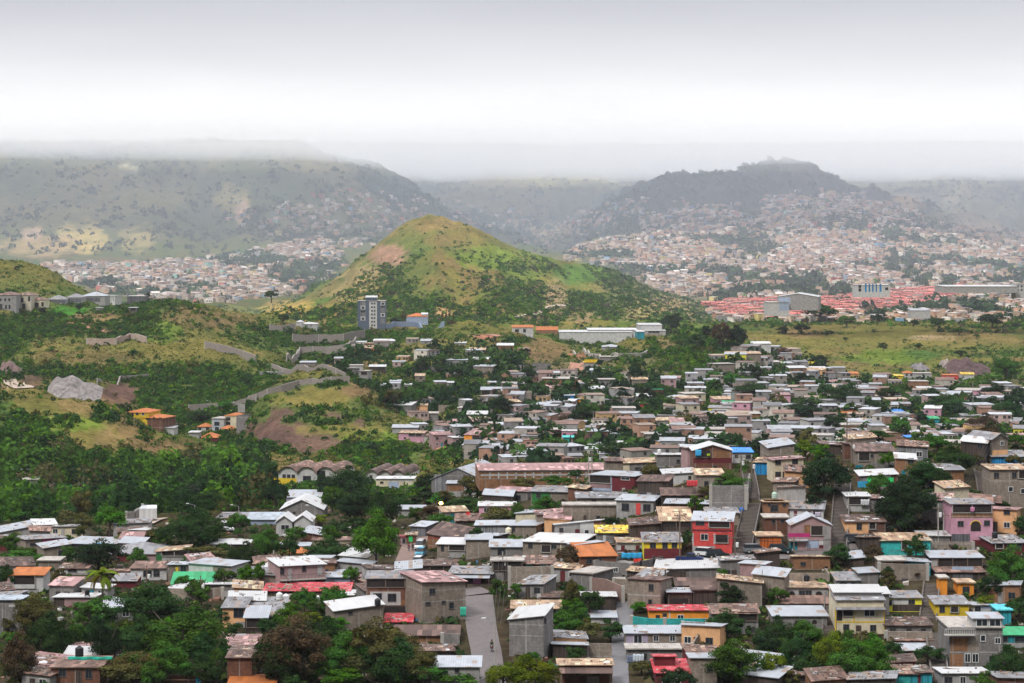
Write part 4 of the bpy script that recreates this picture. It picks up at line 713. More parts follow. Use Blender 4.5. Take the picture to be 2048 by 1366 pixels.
MIDH = '''
M1 1008 1190 1028 1060 1112|-10 14 h|tl ye|w 1060 1078 14 26;w 1098 1072 20 16;W 1145 1070 18 22|yellow villa with red hipped roof on the grassy hill
M1 1120 1310 1074 1104 1180|-14 12 h|tl br|w 1185 1112 40 12;w 1232 1108 16 24;w 1285 1108 24 14|brown villa with red hipped roof below the yellow villa
M1 1575 1690 1146 1175 1225|0 12 h|tl wh|w 1600 1190 20 20;w 1660 1190 24 20|white villa with red tiled roof in the valley cluster
M1 1692 1792 1104 1110 1225|-12 12 f|ft wh|P 1712 1750 1112 1225 lb;w 1735 1150 40 30;w 1735 1190 30 26|modern white and blue cube villa in the valley cluster
M1 1795 1890 1064 1085 1210|-10 12 h|tl cr|w 1822 1112 40 24;w 1822 1148 40 24|cream three storey villa climbing behind the cube villa
M1 1765 1860 1164 1192 1225|0 10 h|tl pe|w 1800 1200 24 14|peach villa with low red roof in the valley cluster
M1 1600 1740 1222 1262 1292|0 12 h|tl mr||maroon villa with wide red roof lowest in the valley cluster
M1 1510 1590 1216 1222 1255|0 8 f|wt gr||grey flat roofed annex beside the lowest villa
M1 1888 2040 1065 1085 1190|-20 14 n|ft bg|P 1900 1960 990 1060 gr|unfinished grey block villa beside the perimeter wall
M1 -40 128 95 120 240|0 22 h|rs gr|w 4 158 14 22;w 42 158 14 22;w 74 158 14 22;w 8 215 18 46;w 48 215 14 30;w 76 215 14 30|left wing of the grand grey mansion with long dark roof
M1 128 250 100 122 240|0 22 h|rs cr|w 148 160 14 36;w 165 160 14 36;w 180 160 14 36;w 232 150 16 36;w 150 212 24 44;w 190 212 24 44;P 126 132 122 240 wh;P 206 212 110 240 wh;P 244 250 118 240 wh|cream centre wing of the grand mansion with tall windows
M1 250 355 138 160 225|0 16 h|rs cr|w 290 198 36 32;w 340 195 18 34|low cream pavilion at the end of the grand mansion
M1 372 520 122 156 185|0 18 h|tg gr|P 372 520 160 185 gd|grey roofed bungalow on the hilltop with dark hedge
M1 525 650 108 140 180|0 18 h|tg gr|P 525 650 148 180 gd|grey hipped bungalow in the middle of the hilltop row
M1 648 840 94 128 175|0 20 h|ti gr|P 660 800 140 175 gd|largest grey hipped bungalow of the hilltop row
M1 835 922 122 126 172|-20 10 f|wt wh|P 862 868 130 170 gd;P 885 890 130 170 gd;P 905 910 130 170 gd|white modern house with dark vertical slots
M1 1016 1170 126 130 160|0 12 f|wt gd||long flat house with white rim on the hilltop
M1 1030 1092 212 222 272|0 8 f|wt bg|O 1044 1084 226 245|small hillside house with open deck
M1 765 815 218 222 250|0 6 f|wt bg||tiny white roofed hut below hilltop lawn
M2 320 370 322 335 372|0 10 h|wt wh||small white house beside a longer white house
M2 345 488 336 352 386|0 14 h|wt wh|w 395 366 8 10;w 440 366 8 10|long white hip roofed house above the stone walls
M2 1202 1372 264 292 332|0 14 h|tl lb|U 1322 1372 262 276 lb wt 2|pale blue house with orange roof beside grey tower
M2 350 472 648 660 700|0 8 s|ti bg||lone grey block house below the stone walls
M2 792 942 524 546 582|0 9 s|tn og|w 815 560 12 12;w 845 560 12 12;w 900 560 16 12|orange house with patched roof on the brown knoll
M2 870 1015 500 508 545|0 9 f|tn ob||long orange brick house behind the orange house
M2 940 1112 472 488 512|0 9 s|wt gr|w 1000 498 12 10|white roofed house above the orange house
M2 765 825 510 525 580|0 7 f|ft gr||narrow grey house beside the orange house
M2 708 772 574 582 610|0 7 f|ft lb||small pale blue house on the knoll edge
M2 625 700 615 628 680|0 7 s|ti bk||beige block house with tin roof at knoll foot
M2 748 850 670 684 760|0 8 f|ft wh|w 775 715 14 14;w 820 715 14 14|stacked white and grey house with flat roof on slope
M2 704 800 700 706 760|0 7 f|ft bg|w 740 730 10 10|grey block house joined to stacked white house
M2 790 895 724 730 785|-10 8 f|ft gr|w 812 750 14 16;O 840 890 735 760|two storey house with open porch by stacked white house
M2 905 1035 678 694 730|0 8 s|wt wd|O 960 1030 700 725|dark house with white roof deep in the trees
M2 1272 1348 748 768 830|0 8 s|tn bk|w 1320 785 16 14|tall beige block house on stilts in the green valley
M2 1330 1455 690 698 748|-14 9 n|ft bg||roofless grey block shell with broken corner
M2 1522 1690 632 640 692|0 9 s|ti gr||long pale block house on the wooded slope
M2 1738 1870 618 634 672|0 8 s|wt ob|w 1815 650 12 12|orange brick house with white roof edge on slope
M2 1740 1892 678 692 760|-14 8 s|ti bk|w 1765 720 10 10|pale block house half hidden by two dark trees
M2 1930 2060 506 524 552|0 9 s|wt ob|w 1985 540 12 12|brick house with white roof near red earth terrace
M2 1590 1680 494 505 520|0 7 s|wt gr||thin white roofed hut in the woods above
M2 1318 1405 472 488 512|0 7 s|ti gr|w 1360 502 8 8|white walled hut beside dark valley trees
M2 1705 1835 540 560 580|0 8 s|tn bg|O 1770 1830 562 576|low house with tan roof and dark porch
M2 1072 1160 798 812 870|0 8 s|ti bk|w 1110 835 12 12|beige block house with tanks above a white one
M2 1152 1240 828 840 920|0 8 s|wt gr|O 1165 1240 855 905;U 1155 1230 828 834 gr wt 2|white slab house with open lower floor in the valley
M2 940 1050 828 842 868|0 8 s|ti bg||low block house with white roof among bushes
M2 1062 1240 974 1002 1045|-10 11 s|wt bg||grey block house with bright white roof beside grassy hill
M2 1258 1368 990 1004 1050|0 9 s|tn pe|w 1300 1030 10 10|peach house beside bright white roofed block house
M2 1282 1455 1060 1068 1110|0 9 f|ft bg|w 1345 1085 20 12;w 1375 1085 16 12|grey concrete house with band of windows
M2 1090 1295 1156 1182 1235|0 10 s|ti gr|P 1160 1295 1200 1235 pk|pale grey house above the pink terrace house
M2 1140 1338 1206 1225 1290|-8 9 s|tn pk|O 1220 1330 1228 1250;w 1190 1265 14 12|pink terrace house with cluttered balcony
M2 1665 1855 1190 1240 1345|-16 14 s|pk og|O 1730 1855 1245 1275;w 1740 1300 20 30;w 1790 1300 20 30;w 1830 1300 14 30;P 1665 1855 1278 1286 cr|tall orange apartment block with terraces and red roof
M2 1510 1580 810 822 860|0 7 s|wt gr||tiny white roofed hut below dark slope
M2 1618 1690 1098 1112 1145|0 7 s|wt bl||small blue house in the valley bottom
M2 1615 1715 1010 1025 1060|0 8 f|ft gr|w 1650 1040 12 10;w 1685 1040 12 10|two storey grey house near soil scar
M2 1460 1570 990 1000 1045|0 9 n|ft bk||half built beige block house under soil scar
M2 1690 1850 1048 1075 1130|0 9 s|wt ob|O 1740 1840 1078 1100|orange brick house with roofed upper deck
M2 1860 1980 1135 1150 1215|0 9 f|ft br||flat brown brick house beside palm
M2 1800 1985 856 880 935|0 9 s|ti bg|O 1805 1870 884 930;P 1890 1985 870 930 mr|grey and maroon house with gabled deck
M3 160 288 665 672 775|-10 9 n|ft bg||tall unfinished grey block house in the centre
M3 248 335 778 790 860|0 9 f|ft ob|w 285 820 8 12|small orange brick cube house
M3 345 490 780 792 880|-12 10 f|ft ob|w 400 830 10 10|large orange brick cube house with flat top
M3 575 685 636 660 740|0 9 f|yw gr|O 600 680 690 720;P 580 685 636 662 ye|grey house with yellow rooftop rail at saddle
M3 705 835 610 615 650|0 9 f|ft bg||flat grey bunker like building below the hedge wall
M3 676 825 788 798 880|0 10 f|ft bg|w 700 850 10 10|large plain grey block building in the centre
M3 530 675 800 822 870|0 9 s|tn br|w 590 845 12 12|brown house with tan roof next to plain grey block
M3 960 1085 776 795 850|0 9 x|tn bk|O 970 1080 825 848|beige house with small gable on concrete deck
M3 1065 1210 858 876 915|0 9 s|gn br||brown house with pale green roof
M3 1408 1535 814 826 890|0 9 s|ti bk|O 1420 1480 838 870|beige house with white roof standing among trees
M3 1625 1730 842 852 892|0 8 s|ti gr||grey cube house with white roof among trees
M3 1610 1785 640 672 770|18 9 f|ft bk|w 1665 720 26 12;w 1665 750 26 12|tall beige block house cut into the slope
M3 1715 1990 572 590 650|0 9 s|tn bk|w 1800 625 20 14;P 1690 1715 590 630 tq|long beige block row with turquoise end
M3 1905 2070 492 510 548|0 9 s|wt wh|w 1960 522 60 10|white building with long window band near the dark pines
M3 988 1118 908 930 990|0 9 x|wt gr|P 990 1115 965 990 pk|white gabled house above pink storey
M3 1030 1100 975 990 1050|0 9 f|ft rd||bright coral red house in the centre
M3 808 988 1018 1026 1140|0 10 f|ft bg|w 880 1120 10 10|largest blank grey block building in the middle
M3 420 500 912 925 1010|0 9 s|ti bl|w 455 945 20 12;P 425 495 950 975 sb|blue two storey house with white roof
M3 500 550 942 955 1005|0 8 f|ft og||little orange house beside the blue one
M3 1355 1440 930 945 985|0 8 f|ft yb|w 1390 965 10 10|bright yellow house with square parapet
M3 1692 1888 965 978 1012|0 9 s|gn gn|w 1740 995 12 10;w 1800 995 12 10|vivid green long house with tanks
M3 1272 1380 1104 1140 1235|0 9 s|pk yb|w 1298 1168 12 12;w 1330 1168 12 12;w 1330 1205 12 12|vivid yellow three storey house in the settlement
M3 1380 1450 1146 1165 1235|0 9 s|ti br|w 1395 1180 12 12;w 1425 1180 12 12|brown house with grey roof touching vivid yellow house
M3 1218 1298 1160 1172 1225|0 9 f|ft lb|w 1245 1185 10 12|pale blue house touching vivid yellow house
M3 1040 1140 1155 1170 1230|0 9 f|wt gr|w 1060 1190 10 14;w 1090 1190 10 14|white block house with square windows below largest grey building
M3 842 1055 1292 1310 1350|0 10 x|wt cr|O 850 1020 1318 1340|cream house with white roof and long red posted veranda
M3 1064 1125 1228 1235 1340|0 7 f|ft bk|w 1100 1290 10 16|slim three storey beige block tower house
M3 1120 1210 1284 1302 1350|0 8 s|sb bg||grey house with sky blue roof
M3 1600 1785 1188 1198 1280|0 10 f|ft gr|P 1700 1785 1200 1275 wh;w 1740 1235 20 20|white framed three storey house behind the ridge
M3 1665 1990 1060 1072 1165|0 11 f|ft ob|w 1770 1085 14 16;w 1800 1085 14 16;w 1770 1115 14 16;w 1860 1100 14 20|big orange brick apartment shell in the settlement
M3 316 402 1188 1200 1258|0 9 f|ft mr|w 340 1225 8 12|maroon block house near the palm
M3 245 330 1322 1335 1372|0 8 s|tn rd||rust red low house by the warehouse
M3 410 526 1250 1262 1350|0 8 f|tq lp|P 415 460 1264 1300 tq;w 430 1320 12 14|dusty pink house with turquoise upper wall
M3 555 740 1215 1225 1280|0 11 n|ft ob||long roofless orange brick shell
M3 630 745 1150 1162 1215|0 9 f|ft ob|w 690 1195 10 10|square orange brick house above roofless shell
M3 788 915 1212 1230 1275|0 9 s|ti cr|w 850 1245 18 12|cream house with pale roof beside roofless shell
M3 300 470 1310 1328 1372|0 9 s|tq cr||cream house with turquoise roof edge
M3 612 730 1298 1318 1372|0 9 s|ti ob||orange house with tin gable by the warehouse
M3 160 302 900 915 950|0 10 s|ti cr|w 200 932 14 12;w 270 930 14 12|cream house with white roof beside grey retaining wall
M3 0 158 888 900 990|0 10 n|ft bk|w 60 925 12 12|wide unfinished beige building with open top floor
M3 960 1110 1020 1040 1065|0 9 s|wt bg||low grey house with bright roof by blank grey building
M4 302 470 692 710 760|0 10 s|wt gr|w 340 735 12 12|grey house with wide white roof on the wooded spur
M4 604 728 734 750 790|0 9 s|tl pe||peach house with orange roof on the wooded spur
M4 500 568 800 845 850|0 7 s|pk ob|O 502 566 846 850|brick room raised on concrete columns
M4 70 180 902 920 990|0 9 s|pk pk|w 110 940 16 12|pink house with rose roof beside dark grove
M4 1092 1170 726 745 800|0 9 h|tl wh|w 1110 760 12 14;w 1145 760 12 14;w 1110 785 12 12|white house with orange hipped roof below plough scar
M4 1172 1310 735 748 800|0 10 f|ft wh|w 1215 775 12 12;w 1245 775 12 12;w 1280 775 12 12|long white two storey house below plough scar
M4 1410 1525 752 762 800|0 9 s|tl rd|W 1440 780 14 12|red house with orange roof below plough scar
M4 1548 1650 738 755 800|0 9 x|yw wh||white house with yellow orange roof below plough scar
M4 1018 1088 756 768 800|0 8 s|yw ye||yellow house with yellow roof in the far cluster
M4 1146 1285 800 812 880|0 10 f|ft ob|w 1200 850 10 10|square orange brick house in the far cluster
M4 440 560 990 1006 1080|0 9 s|ti bg|w 470 1020 14 12;w 520 1020 14 12|grey two storey house under dark trees
M4 574 730 1048 1066 1105|0 9 s|tl ob|w 620 1085 12 12|orange brick house with orange tile roof
M4 40 112 1166 1178 1220|0 8 f|ft lb|w 58 1195 8 12;w 90 1195 8 12|pale blue cube house with two windows
M4 595 815 1150 1162 1240|0 10 f|ft ob|w 690 1190 60 14;w 640 1215 12 12;U 660 815 1148 1155 ob ft 2|large orange brick house with long window band
M4 500 580 1212 1225 1265|0 8 f|ft ob||small orange brick cube behind the ridge
M4 972 1066 1170 1180 1228|0 9 s|wt wh|P 972 1066 1205 1228 og|white shop with orange and blue band
M4 1115 1215 1245 1262 1345|0 9 f|bl ob|w 1150 1285 12 14;w 1185 1285 12 14|orange brick house with blue roof rim
M4 1170 1300 1168 1180 1240|0 9 f|ft pe|w 1230 1195 60 12|peach house with long balcony behind the ridge
M4 970 1092 1034 1052 1088|0 9 s|bl gr|w 1060 1070 12 12|grey house with pale blue roof in the settlement
M4 1300 1372 1090 1110 1160|0 8 s|gn te||teal fronted kiosk house by road
M4 1256 1370 1040 1055 1100|0 9 f|ft br|w 1300 1075 10 12|brown brick house above the teal fronted kiosk
M4 1530 1650 880 900 935|0 9 x|tl rd||red and yellow striped play pavilion in the cluster
M4 710 800 1105 1122 1150|0 8 s|tn tq||turquoise hut among dark trees
M4 758 815 1028 1040 1080|0 7 s|ti pe|w 785 1060 8 10|slim peach house among dark trees
'''
MIDH += '''M2 812 1033 165 168 396|0 18 f|ft sg|P 905 968 172 392 wh;P 836 876 170 205 tg;P 836 876 245 290 tg;P 995 1033 225 260 tg;P 995 1033 310 350 tg;W 928 188 14 16;W 948 188 14 16;W 928 218 14 16;W 948 218 14 16;W 928 247 14 16;W 948 247 14 16;W 928 276 14 16;W 948 276 14 16;W 928 305 14 16;W 948 305 14 16;W 928 334 14 16;W 948 334 14 16;W 928 363 14 16;W 948 363 14 16;P 836 876 204 236 wh;P 836 876 292 324 wh;P 996 1031 172 204 wh;P 996 1031 264 296 wh;w 856 222 18 16;w 856 310 18 16;w 1014 190 18 16;w 1014 280 18 16;U 876 966 126 140 sg wt 3;O 836 876 246 262;O 996 1031 208 222|tall slate blue apartment tower with white window strip
M3 380 960 398 418 506|0 42 f|wt wt|P 380 470 470 506 gr|main white hall of the large commercial building
M3 610 1005 384 400 470|0 40 f|wt wt|O 832 965 440 472;D 900 20 445 470 gd|upper white hall of the large commercial building
M3 1003 1060 412 416 474|0 26 f|wt te||dark teal sign block of the commercial building
M3 1016 1200 352 360 405|0 40 f|wt wt||rear white hall behind the commercial building
M3 1060 1230 402 406 440|0 20 f|wt gr|O 1090 1180 410 432|long loading shed beside the commercial building
M3 0 170 360 380 430|0 20 s|tl wh|w 40 405 30 20;w 100 405 20 26|white school like house with orange roof
M3 195 365 372 402 430|0 18 x|tl ob||orange gabled hall near the commercial building
M3 725 870 516 535 552|0 14 h|ti gr||lone low pavilion with pale hipped roof in the trees
M4 75 400 108 135 215|-10 40 g|wt gr|P 90 180 140 190 lb|large grey gabled warehouse at the field edge
M4 0 170 168 180 260|0 30 f|ft wh|P 90 168 170 245 lb|white and blue box store at the field edge
M4 712 975 10 42 112|0 24 f|wt wh|w 735 50 20 24;w 735 80 20 24;P 775 790 30 95 bl;P 805 818 30 95 bl;P 833 846 30 95 bl;P 862 872 30 95 bl;P 892 908 30 95 bl;w 950 70 24 20|white office block with blue vertical window strips
M4 1982 2080 26 30 118|0 16 f|ft wh|w 2000 50 12 14;w 2030 50 12 14;w 2000 80 12 14;w 2030 80 12 14|white tower block with blue squares near the picture edge
M4 1410 2000 40 52 75|0 40 s|wt gr||very long white roofed hall behind the row houses
M4 1145 1300 228 244 280|0 16 s|ti wh||white sheds beside the red roofed row houses
R7 1400 1830 345 440 560|-16 22 g|ti bg|P 1420 1520 400 540 tg;w 1700 470 20 12|grey warehouse with gable end beside long brick warehouse
R7 1525 1770 445 470 570|0 14 s|ti gr|P 1525 1665 480 530 ob|white roofed annex with orange brick band before the grey warehouse
R5 -260 810 326 362 428|4 16 x|pk ob|P -250 800 362 372 wh;P -250 800 392 404 wh;P -250 800 372 376 cr;P -183 -171 362 428 wh;P -113 -101 362 428 wh;P -43 -31 362 428 wh;P 27 39 362 428 wh;P 97 109 362 428 wh;P 167 179 362 428 wh;P 237 249 362 428 wh;P 307 319 362 428 wh;P 377 389 362 428 wh;P 447 459 362 428 wh;P 517 529 362 428 wh;P 587 599 362 428 wh;P 657 669 362 428 wh;P 727 739 362 428 wh|very long orange brick warehouse with white concrete grid
R7 960 1260 410 432 545|0 16 s|wt cr|P 1062 1142 455 520 lb;w 1005 460 24 12;P 1062 1256 432 450 wh|cream factory hall with wide blue grey shutter
'''
MIDH = '\n'.join(l.replace('wt wt|', 'wt wh|') for l in MIDH.split('\n'))
for ln in HOUSES.strip().split('\n'): house(ln)
for ln in MIDH.strip().split('\n'): house(ln)
# ---------------------------------------------------------------- foliage
TONE = dict(k=(.020, .040, .016), d=(.028, .062, .018), g=(.045, .11, .018), b=(.05, .135, .012), y=(.10, .145, .012), o=(.085, .085, .028), n=(.075, .055, .03), m=(.10, .045, .035))
TWORD = dict(k='very dark', d='dark green', g='green', b='fresh green', y='yellow green', o='olive', n='brownish', m='reddish')
def leaf_mat(name, c, var=.35):
    m = bpy.data.materials.new(name); m.use_nodes = True; n = m.node_tree; n.nodes.clear()
    at = node(n, 'ShaderNodeAttribute', attribute_name='tint'); oi = node(n, 'ShaderNodeObjectInfo')
    col = mixc(n, 1.0, at.outputs['Color'], c, 'MULTIPLY') if c else at.outputs['Color']
    if c:
        hs = node(n, 'ShaderNodeHueSaturation', {'Hue': node(n, 'ShaderNodeMapRange', {'Value': oi.outputs['Random'], 'To Min': .482, 'To Max': .512}).outputs[0], 'Value': node(n, 'ShaderNodeMapRange', {'Value': oi.outputs['Random'], 'To Min': .8, 'To Max': 1.25}).outputs[0], 'Color': col}); col = hs.outputs[0]
    d = node(n, 'ShaderNodeBsdfDiffuse', {'Color': col}); t = node(n, 'ShaderNodeBsdfTranslucent', {'Color': col}); mx_ = node(n, 'ShaderNodeMixShader', {0: .3, 1: d.outputs[0], 2: t.outputs[0]})
    node(n, 'ShaderNodeOutputMaterial', {'Surface': mx_.outputs[0]}); return m
LEAF = {k: leaf_mat('leaves_'+TWORD[k].replace(' ', '_'), c) for k, c in TONE.items()}
TINTM = leaf_mat('scrub_leaves', None)
BARK = plain('bark', (.09, .07, .055), .95, .35, 4)
def leaf_quads(P, N, size, r):
    """quads of the given size centred on P, roughly facing N"""
    n_ = len(P); N = N+r.normal(0, .55, (n_, 3)); N /= np.linalg.norm(N, axis=1)[:, None]
    A = np.cross(N, r.normal(0, 1, (n_, 3))); A /= np.linalg.norm(A, axis=1)[:, None]; B_ = np.cross(N, A)
    sz = np.broadcast_to(size, (n_,))[:, None]*r.uniform(.6, 1.3, (n_, 1)); A = A*sz; B_ = B_*sz*.75
    return np.stack([P-A-B_*.4, P+A*.2-B_, P+A+B_*.3, P-A*.3+B_], 1).reshape(-1, 3)
def crown_mesh(seed, nclump, nleaf, size, flat=1.0, sparse=False):
    r = np.random.default_rng(seed); V = []; C_ = []
    for i in range(nclump):
        d = r.normal(0, 1, 3); d /= np.linalg.norm(d); d[2] = abs(d[2])*1.15-.35 if r.random() < .45 else d[2]
        rad = r.uniform(.45, .86); c = d*rad*np.array([1, 1, flat]); cr_ = r.uniform(.20, .40)*(1.15-rad*.4)
        q = r.normal(0, 1, (nleaf, 3)); q /= np.linalg.norm(q, axis=1)[:, None]; q[:, 2] = np.where(q[:, 2] < -.6, -q[:, 2]*.6, q[:, 2])
        rr = cr_*r.uniform(.55, 1.08, (nleaf, 1)); P = c+q*rr*np.array([1.1, 1.1, .85]); V.append(leaf_quads(P, q+c*.6, size, r))
        t = r.uniform(.72, 1.35)*r.uniform(.8, 1.2, nleaf); hue = r.uniform(-.08, .10)
        C_.append(np.repeat(np.stack([t*(1+hue*1.6), t, t*(1-hue)], 1), 4, 0))
    V = np.concatenate(V); V[:, 2] = V[:, 2]+flat*.95
    return quads_mesh('crown', V, len(V)//4, [None], color=np.concatenate(C_))
CROWN = {('s', i): crown_mesh(10+i, 24, 130, .055) for i in range(4)}
CROWN.update({('l', i): crown_mesh(30+i, 44, 190, .036) for i in range(3)})
CROWN.update({('t', i): crown_mesh(50+i, 15, 55, .10) for i in range(4)})
CROWN.update({('a', i): crown_mesh(60+i, 22, 80, .07, .55) for i in range(2)})
_cm = {}
def crown_of(k, tone):
    if (k, tone) not in _cm:
        me = CROWN[k].copy(); me.materials.clear(); me.materials.append(LEAF[tone]); _cm[(k, tone)] = me
    return _cm[(k, tone)]
_tk = {}
def trunk_mesh(i):
    if i not in _tk:
        r = random.Random(i); q = MB(); q.bar((0, 0, -.5), (0.03, 0, .5), .085, .06, 7); q.bar((.03, 0, .5), (.05, .04, 1.1), .06, .035, 6)
        for j in range(6):
            a = r.uniform(0, 6.28); z0 = r.uniform(.35, .8); L_ = r.uniform(.5, .8); e = (math.cos(a)*L_, math.sin(a)*L_, z0+r.uniform(.4, .8)); mid_ = (e[0]*.45, e[1]*.45, z0+.18)
            q.bar((.03, 0, z0), mid_, .04, .028, 5); q.bar(mid_, e, .028, .01, 5)
        _tk[i] = q.mesh('trunk', BARK)
    return _tk[i]
NT = []
def tree(name, loc, rx, rz, tone, size, seed, label=None, group=None):
    root = thing(name, loc, label or 'tree', 'shrub' if name == 'bush' else 'tree', group, random.uniform(0, 6.28))
    nvar = {'s': 4, 'l': 3, 't': 4, 'a': 2}[size]; k = (size, seed % nvar); fl = .55 if size == 'a' else 1.0
    c = link('crown', crown_of(k, tone), root, (0, 0, rz*.04 if size != 'a' else rz*.35), None, (rx, rx*.92, rz*.53/fl*(1.0 if size != 'a' else .8)))
    if size != 't' or seed % 3 == 0: link('trunk', trunk_mesh(seed % 3), root, (0, 0, 0), None, (rx*.9, rx*.9, rz*.62))
    NT.append([loc, root, tone, name, rx]); return root
TREES = '''
R1 60 700 330 980 o l;R1 150 950 420 1300 d l;R1 380 900 640 1200 g l;R1 640 900 900 1300 k l;R1 850 900 1200 1250 d l;R1 1250 820 1600 1100 g l;R1 1400 1000 1700 1300 d l;R1 1000 1100 1400 1420 g l;R1 0 1150 200 1420 o l
R2 -20 1000 350 1420 d l;R2 200 950 560 1300 k l;R2 500 1000 850 1400 g l;R2 800 1050 1200 1420 d l;R2 1100 1200 1420 1420 g l;R3 1500 1100 1800 1366 d l;R4 100 1000 350 1300 d l;R4 450 1080 800 1400 g l
R1 880 640 1340 1010 d l;R1 1050 840 1660 1270 g l;R1 900 760 1100 900 g s;R1 1360 1060 1560 1230 b s;R1 880 1118 1140 1250 g s;R1 720 1180 1250 1420 o l;R1 70 720 400 1050 o l;R1 200 850 560 1250 d l;R1 250 940 370 1150 b s
R1 540 740 870 960 g s;R1 600 880 860 1180 d l;R1 0 1020 260 1420 n l;R1 545 305 900 530 k l;R1 1575 798 1755 945 d s;R1 0 375 290 500 g s;R1 100 350 270 470 g s;R1 -20 470 100 700 d s;R1 385 510 500 700 o s;R1 450 610 580 700 d s
R1 1180 90 1650 420 d l;R1 1320 90 1640 330 d l;R1 1020 215 1260 345 o s;R1 1690 320 1920 530 d l;R1 1590 520 1760 650 g s;R1 1760 480 1911 650 b s;R1 1310 395 1690 475 o s;R1 340 180 500 270 g s;R1 40 85 300 190 g s;R1 690 60 930 270 b s;R1 545 100 690 290 o s;R1 850 240 980 335 y s
R1 1350 1180 1660 1420 d l;R1 1650 1060 1720 1180 g s;R1 420 1290 540 1400 o s;R1 0 880 110 1010 o s;R1 1560 1100 1690 1366 g s;R1 480 1000 620 1160 o s
R2 -20 460 75 650 b s;R2 -30 205 170 470 g l;R2 200 200 375 345 g s;R2 490 165 700 290 d s;R2 350 310 710 495 d l;R2 600 -60 880 170 k l;R2 830 -50 1080 200 d l;R2 730 110 1060 530 b l;R2 590 130 850 250 d s;R2 760 230 900 420 b s
R2 1130 50 1260 170 g s;R2 1265 100 1485 215 g s;R2 1200 50 1420 170 n s;R2 1660 60 1930 200 o s;R2 0 900 500 1420 n l;R2 330 900 690 1300 d l;R2 640 940 1140 1400 o l;R2 1050 1120 1370 1420 o l;R2 440 1250 880 1420 b s;R2 1290 1270 1660 1420 g s
R2 1740 590 1870 790 g s;R2 1690 1225 2000 1450 y l;R2 175 765 335 890 g s;R2 250 680 365 780 g s;R2 300 840 500 960 y s;R2 455 775 530 860 g s;R2 410 110 540 205 y s;R2 730 690 800 745 o s;R2 500 880 700 1010 b s;R2 1400 -20 1660 110 d s;R2 1480 20 1640 100 o s;R2 960 915 1010 960 g s;R2 160 360 240 430 g s
R3 -30 1180 355 1450 y l;R3 250 850 500 1040 g l;R3 455 885 670 1075 o s;R3 640 905 845 1070 d s;R3 370 590 510 860 o s;R3 465 680 695 880 d s;R3 325 330 530 540 n s;R3 1458 838 1740 1065 d l;R3 1470 1060 1850 1420 g l;R3 1800 980 1930 1160 d s
R3 1250 235 1350 370 d s;R3 150 -10 320 130 g s;R3 0 10 95 165 g s;R3 -20 620 82 745 g s;R3 880 1205 1060 1310 o s;R3 1785 475 1920 600 g s;R3 890 755 1020 850 b s;R3 1850 1180 1960 1380 g s;R3 700 610 770 650 o s;R3 1410 975 1450 1050 d s
R4 340 1000 640 1366 y l;R4 590 1010 900 1340 b l;R4 870 1050 1010 1200 d s;R4 150 910 415 1150 g l;R4 -30 880 200 1160 d l;R4 -40 1140 150 1400 y s;R4 1090 1090 1325 1250 d s;R4 1670 1105 1960 1400 d l;R4 1690 375 2000 720 g l
R4 1590 560 1760 770 k s;R4 1780 720 2000 920 d s;R4 850 -130 1260 245 k l;R4 430 325 625 510 d s;R4 0 655 160 800 g s;R4 715 325 870 490 n s;R4 1570 715 1715 810 y s;R4 1820 110 1960 260 d s;R4 1060 520 1200 590 n s;R4 200 1150 420 1366 d s;R4 800 1180 980 1400 g s;R4 1660 0 1830 110 d s
R5 1040 318 1215 480 o s;R5 1050 425 1245 560 d s;R5 1612 388 1890 580 g l;R5 0 330 195 470 n s;R5 -30 420 210 570 o s;R5 200 408 490 505 g s;R5 455 355 570 445 d s;R5 185 570 345 730 g s;R5 -20 640 105 790 g s;R5 1500 480 1620 580 o s
R6 268 235 670 610 k l;R6 790 38 1010 155 d s;R6 905 420 1335 870 k l;R6 1130 275 1470 520 d l;R6 1350 170 1650 450 d l;R6 1255 80 1460 225 g s;R6 1600 -10 1880 225 n l;R6 1915 60 2080 200 g s;R6 1025 215 1130 330 g s;R6 248 110 365 280 y s;R6 1400 500 1700 620 d s;R6 1790 580 1930 740 d s;R6 300 560 460 700 k s;R6 1650 230 1740 320 o s
'''
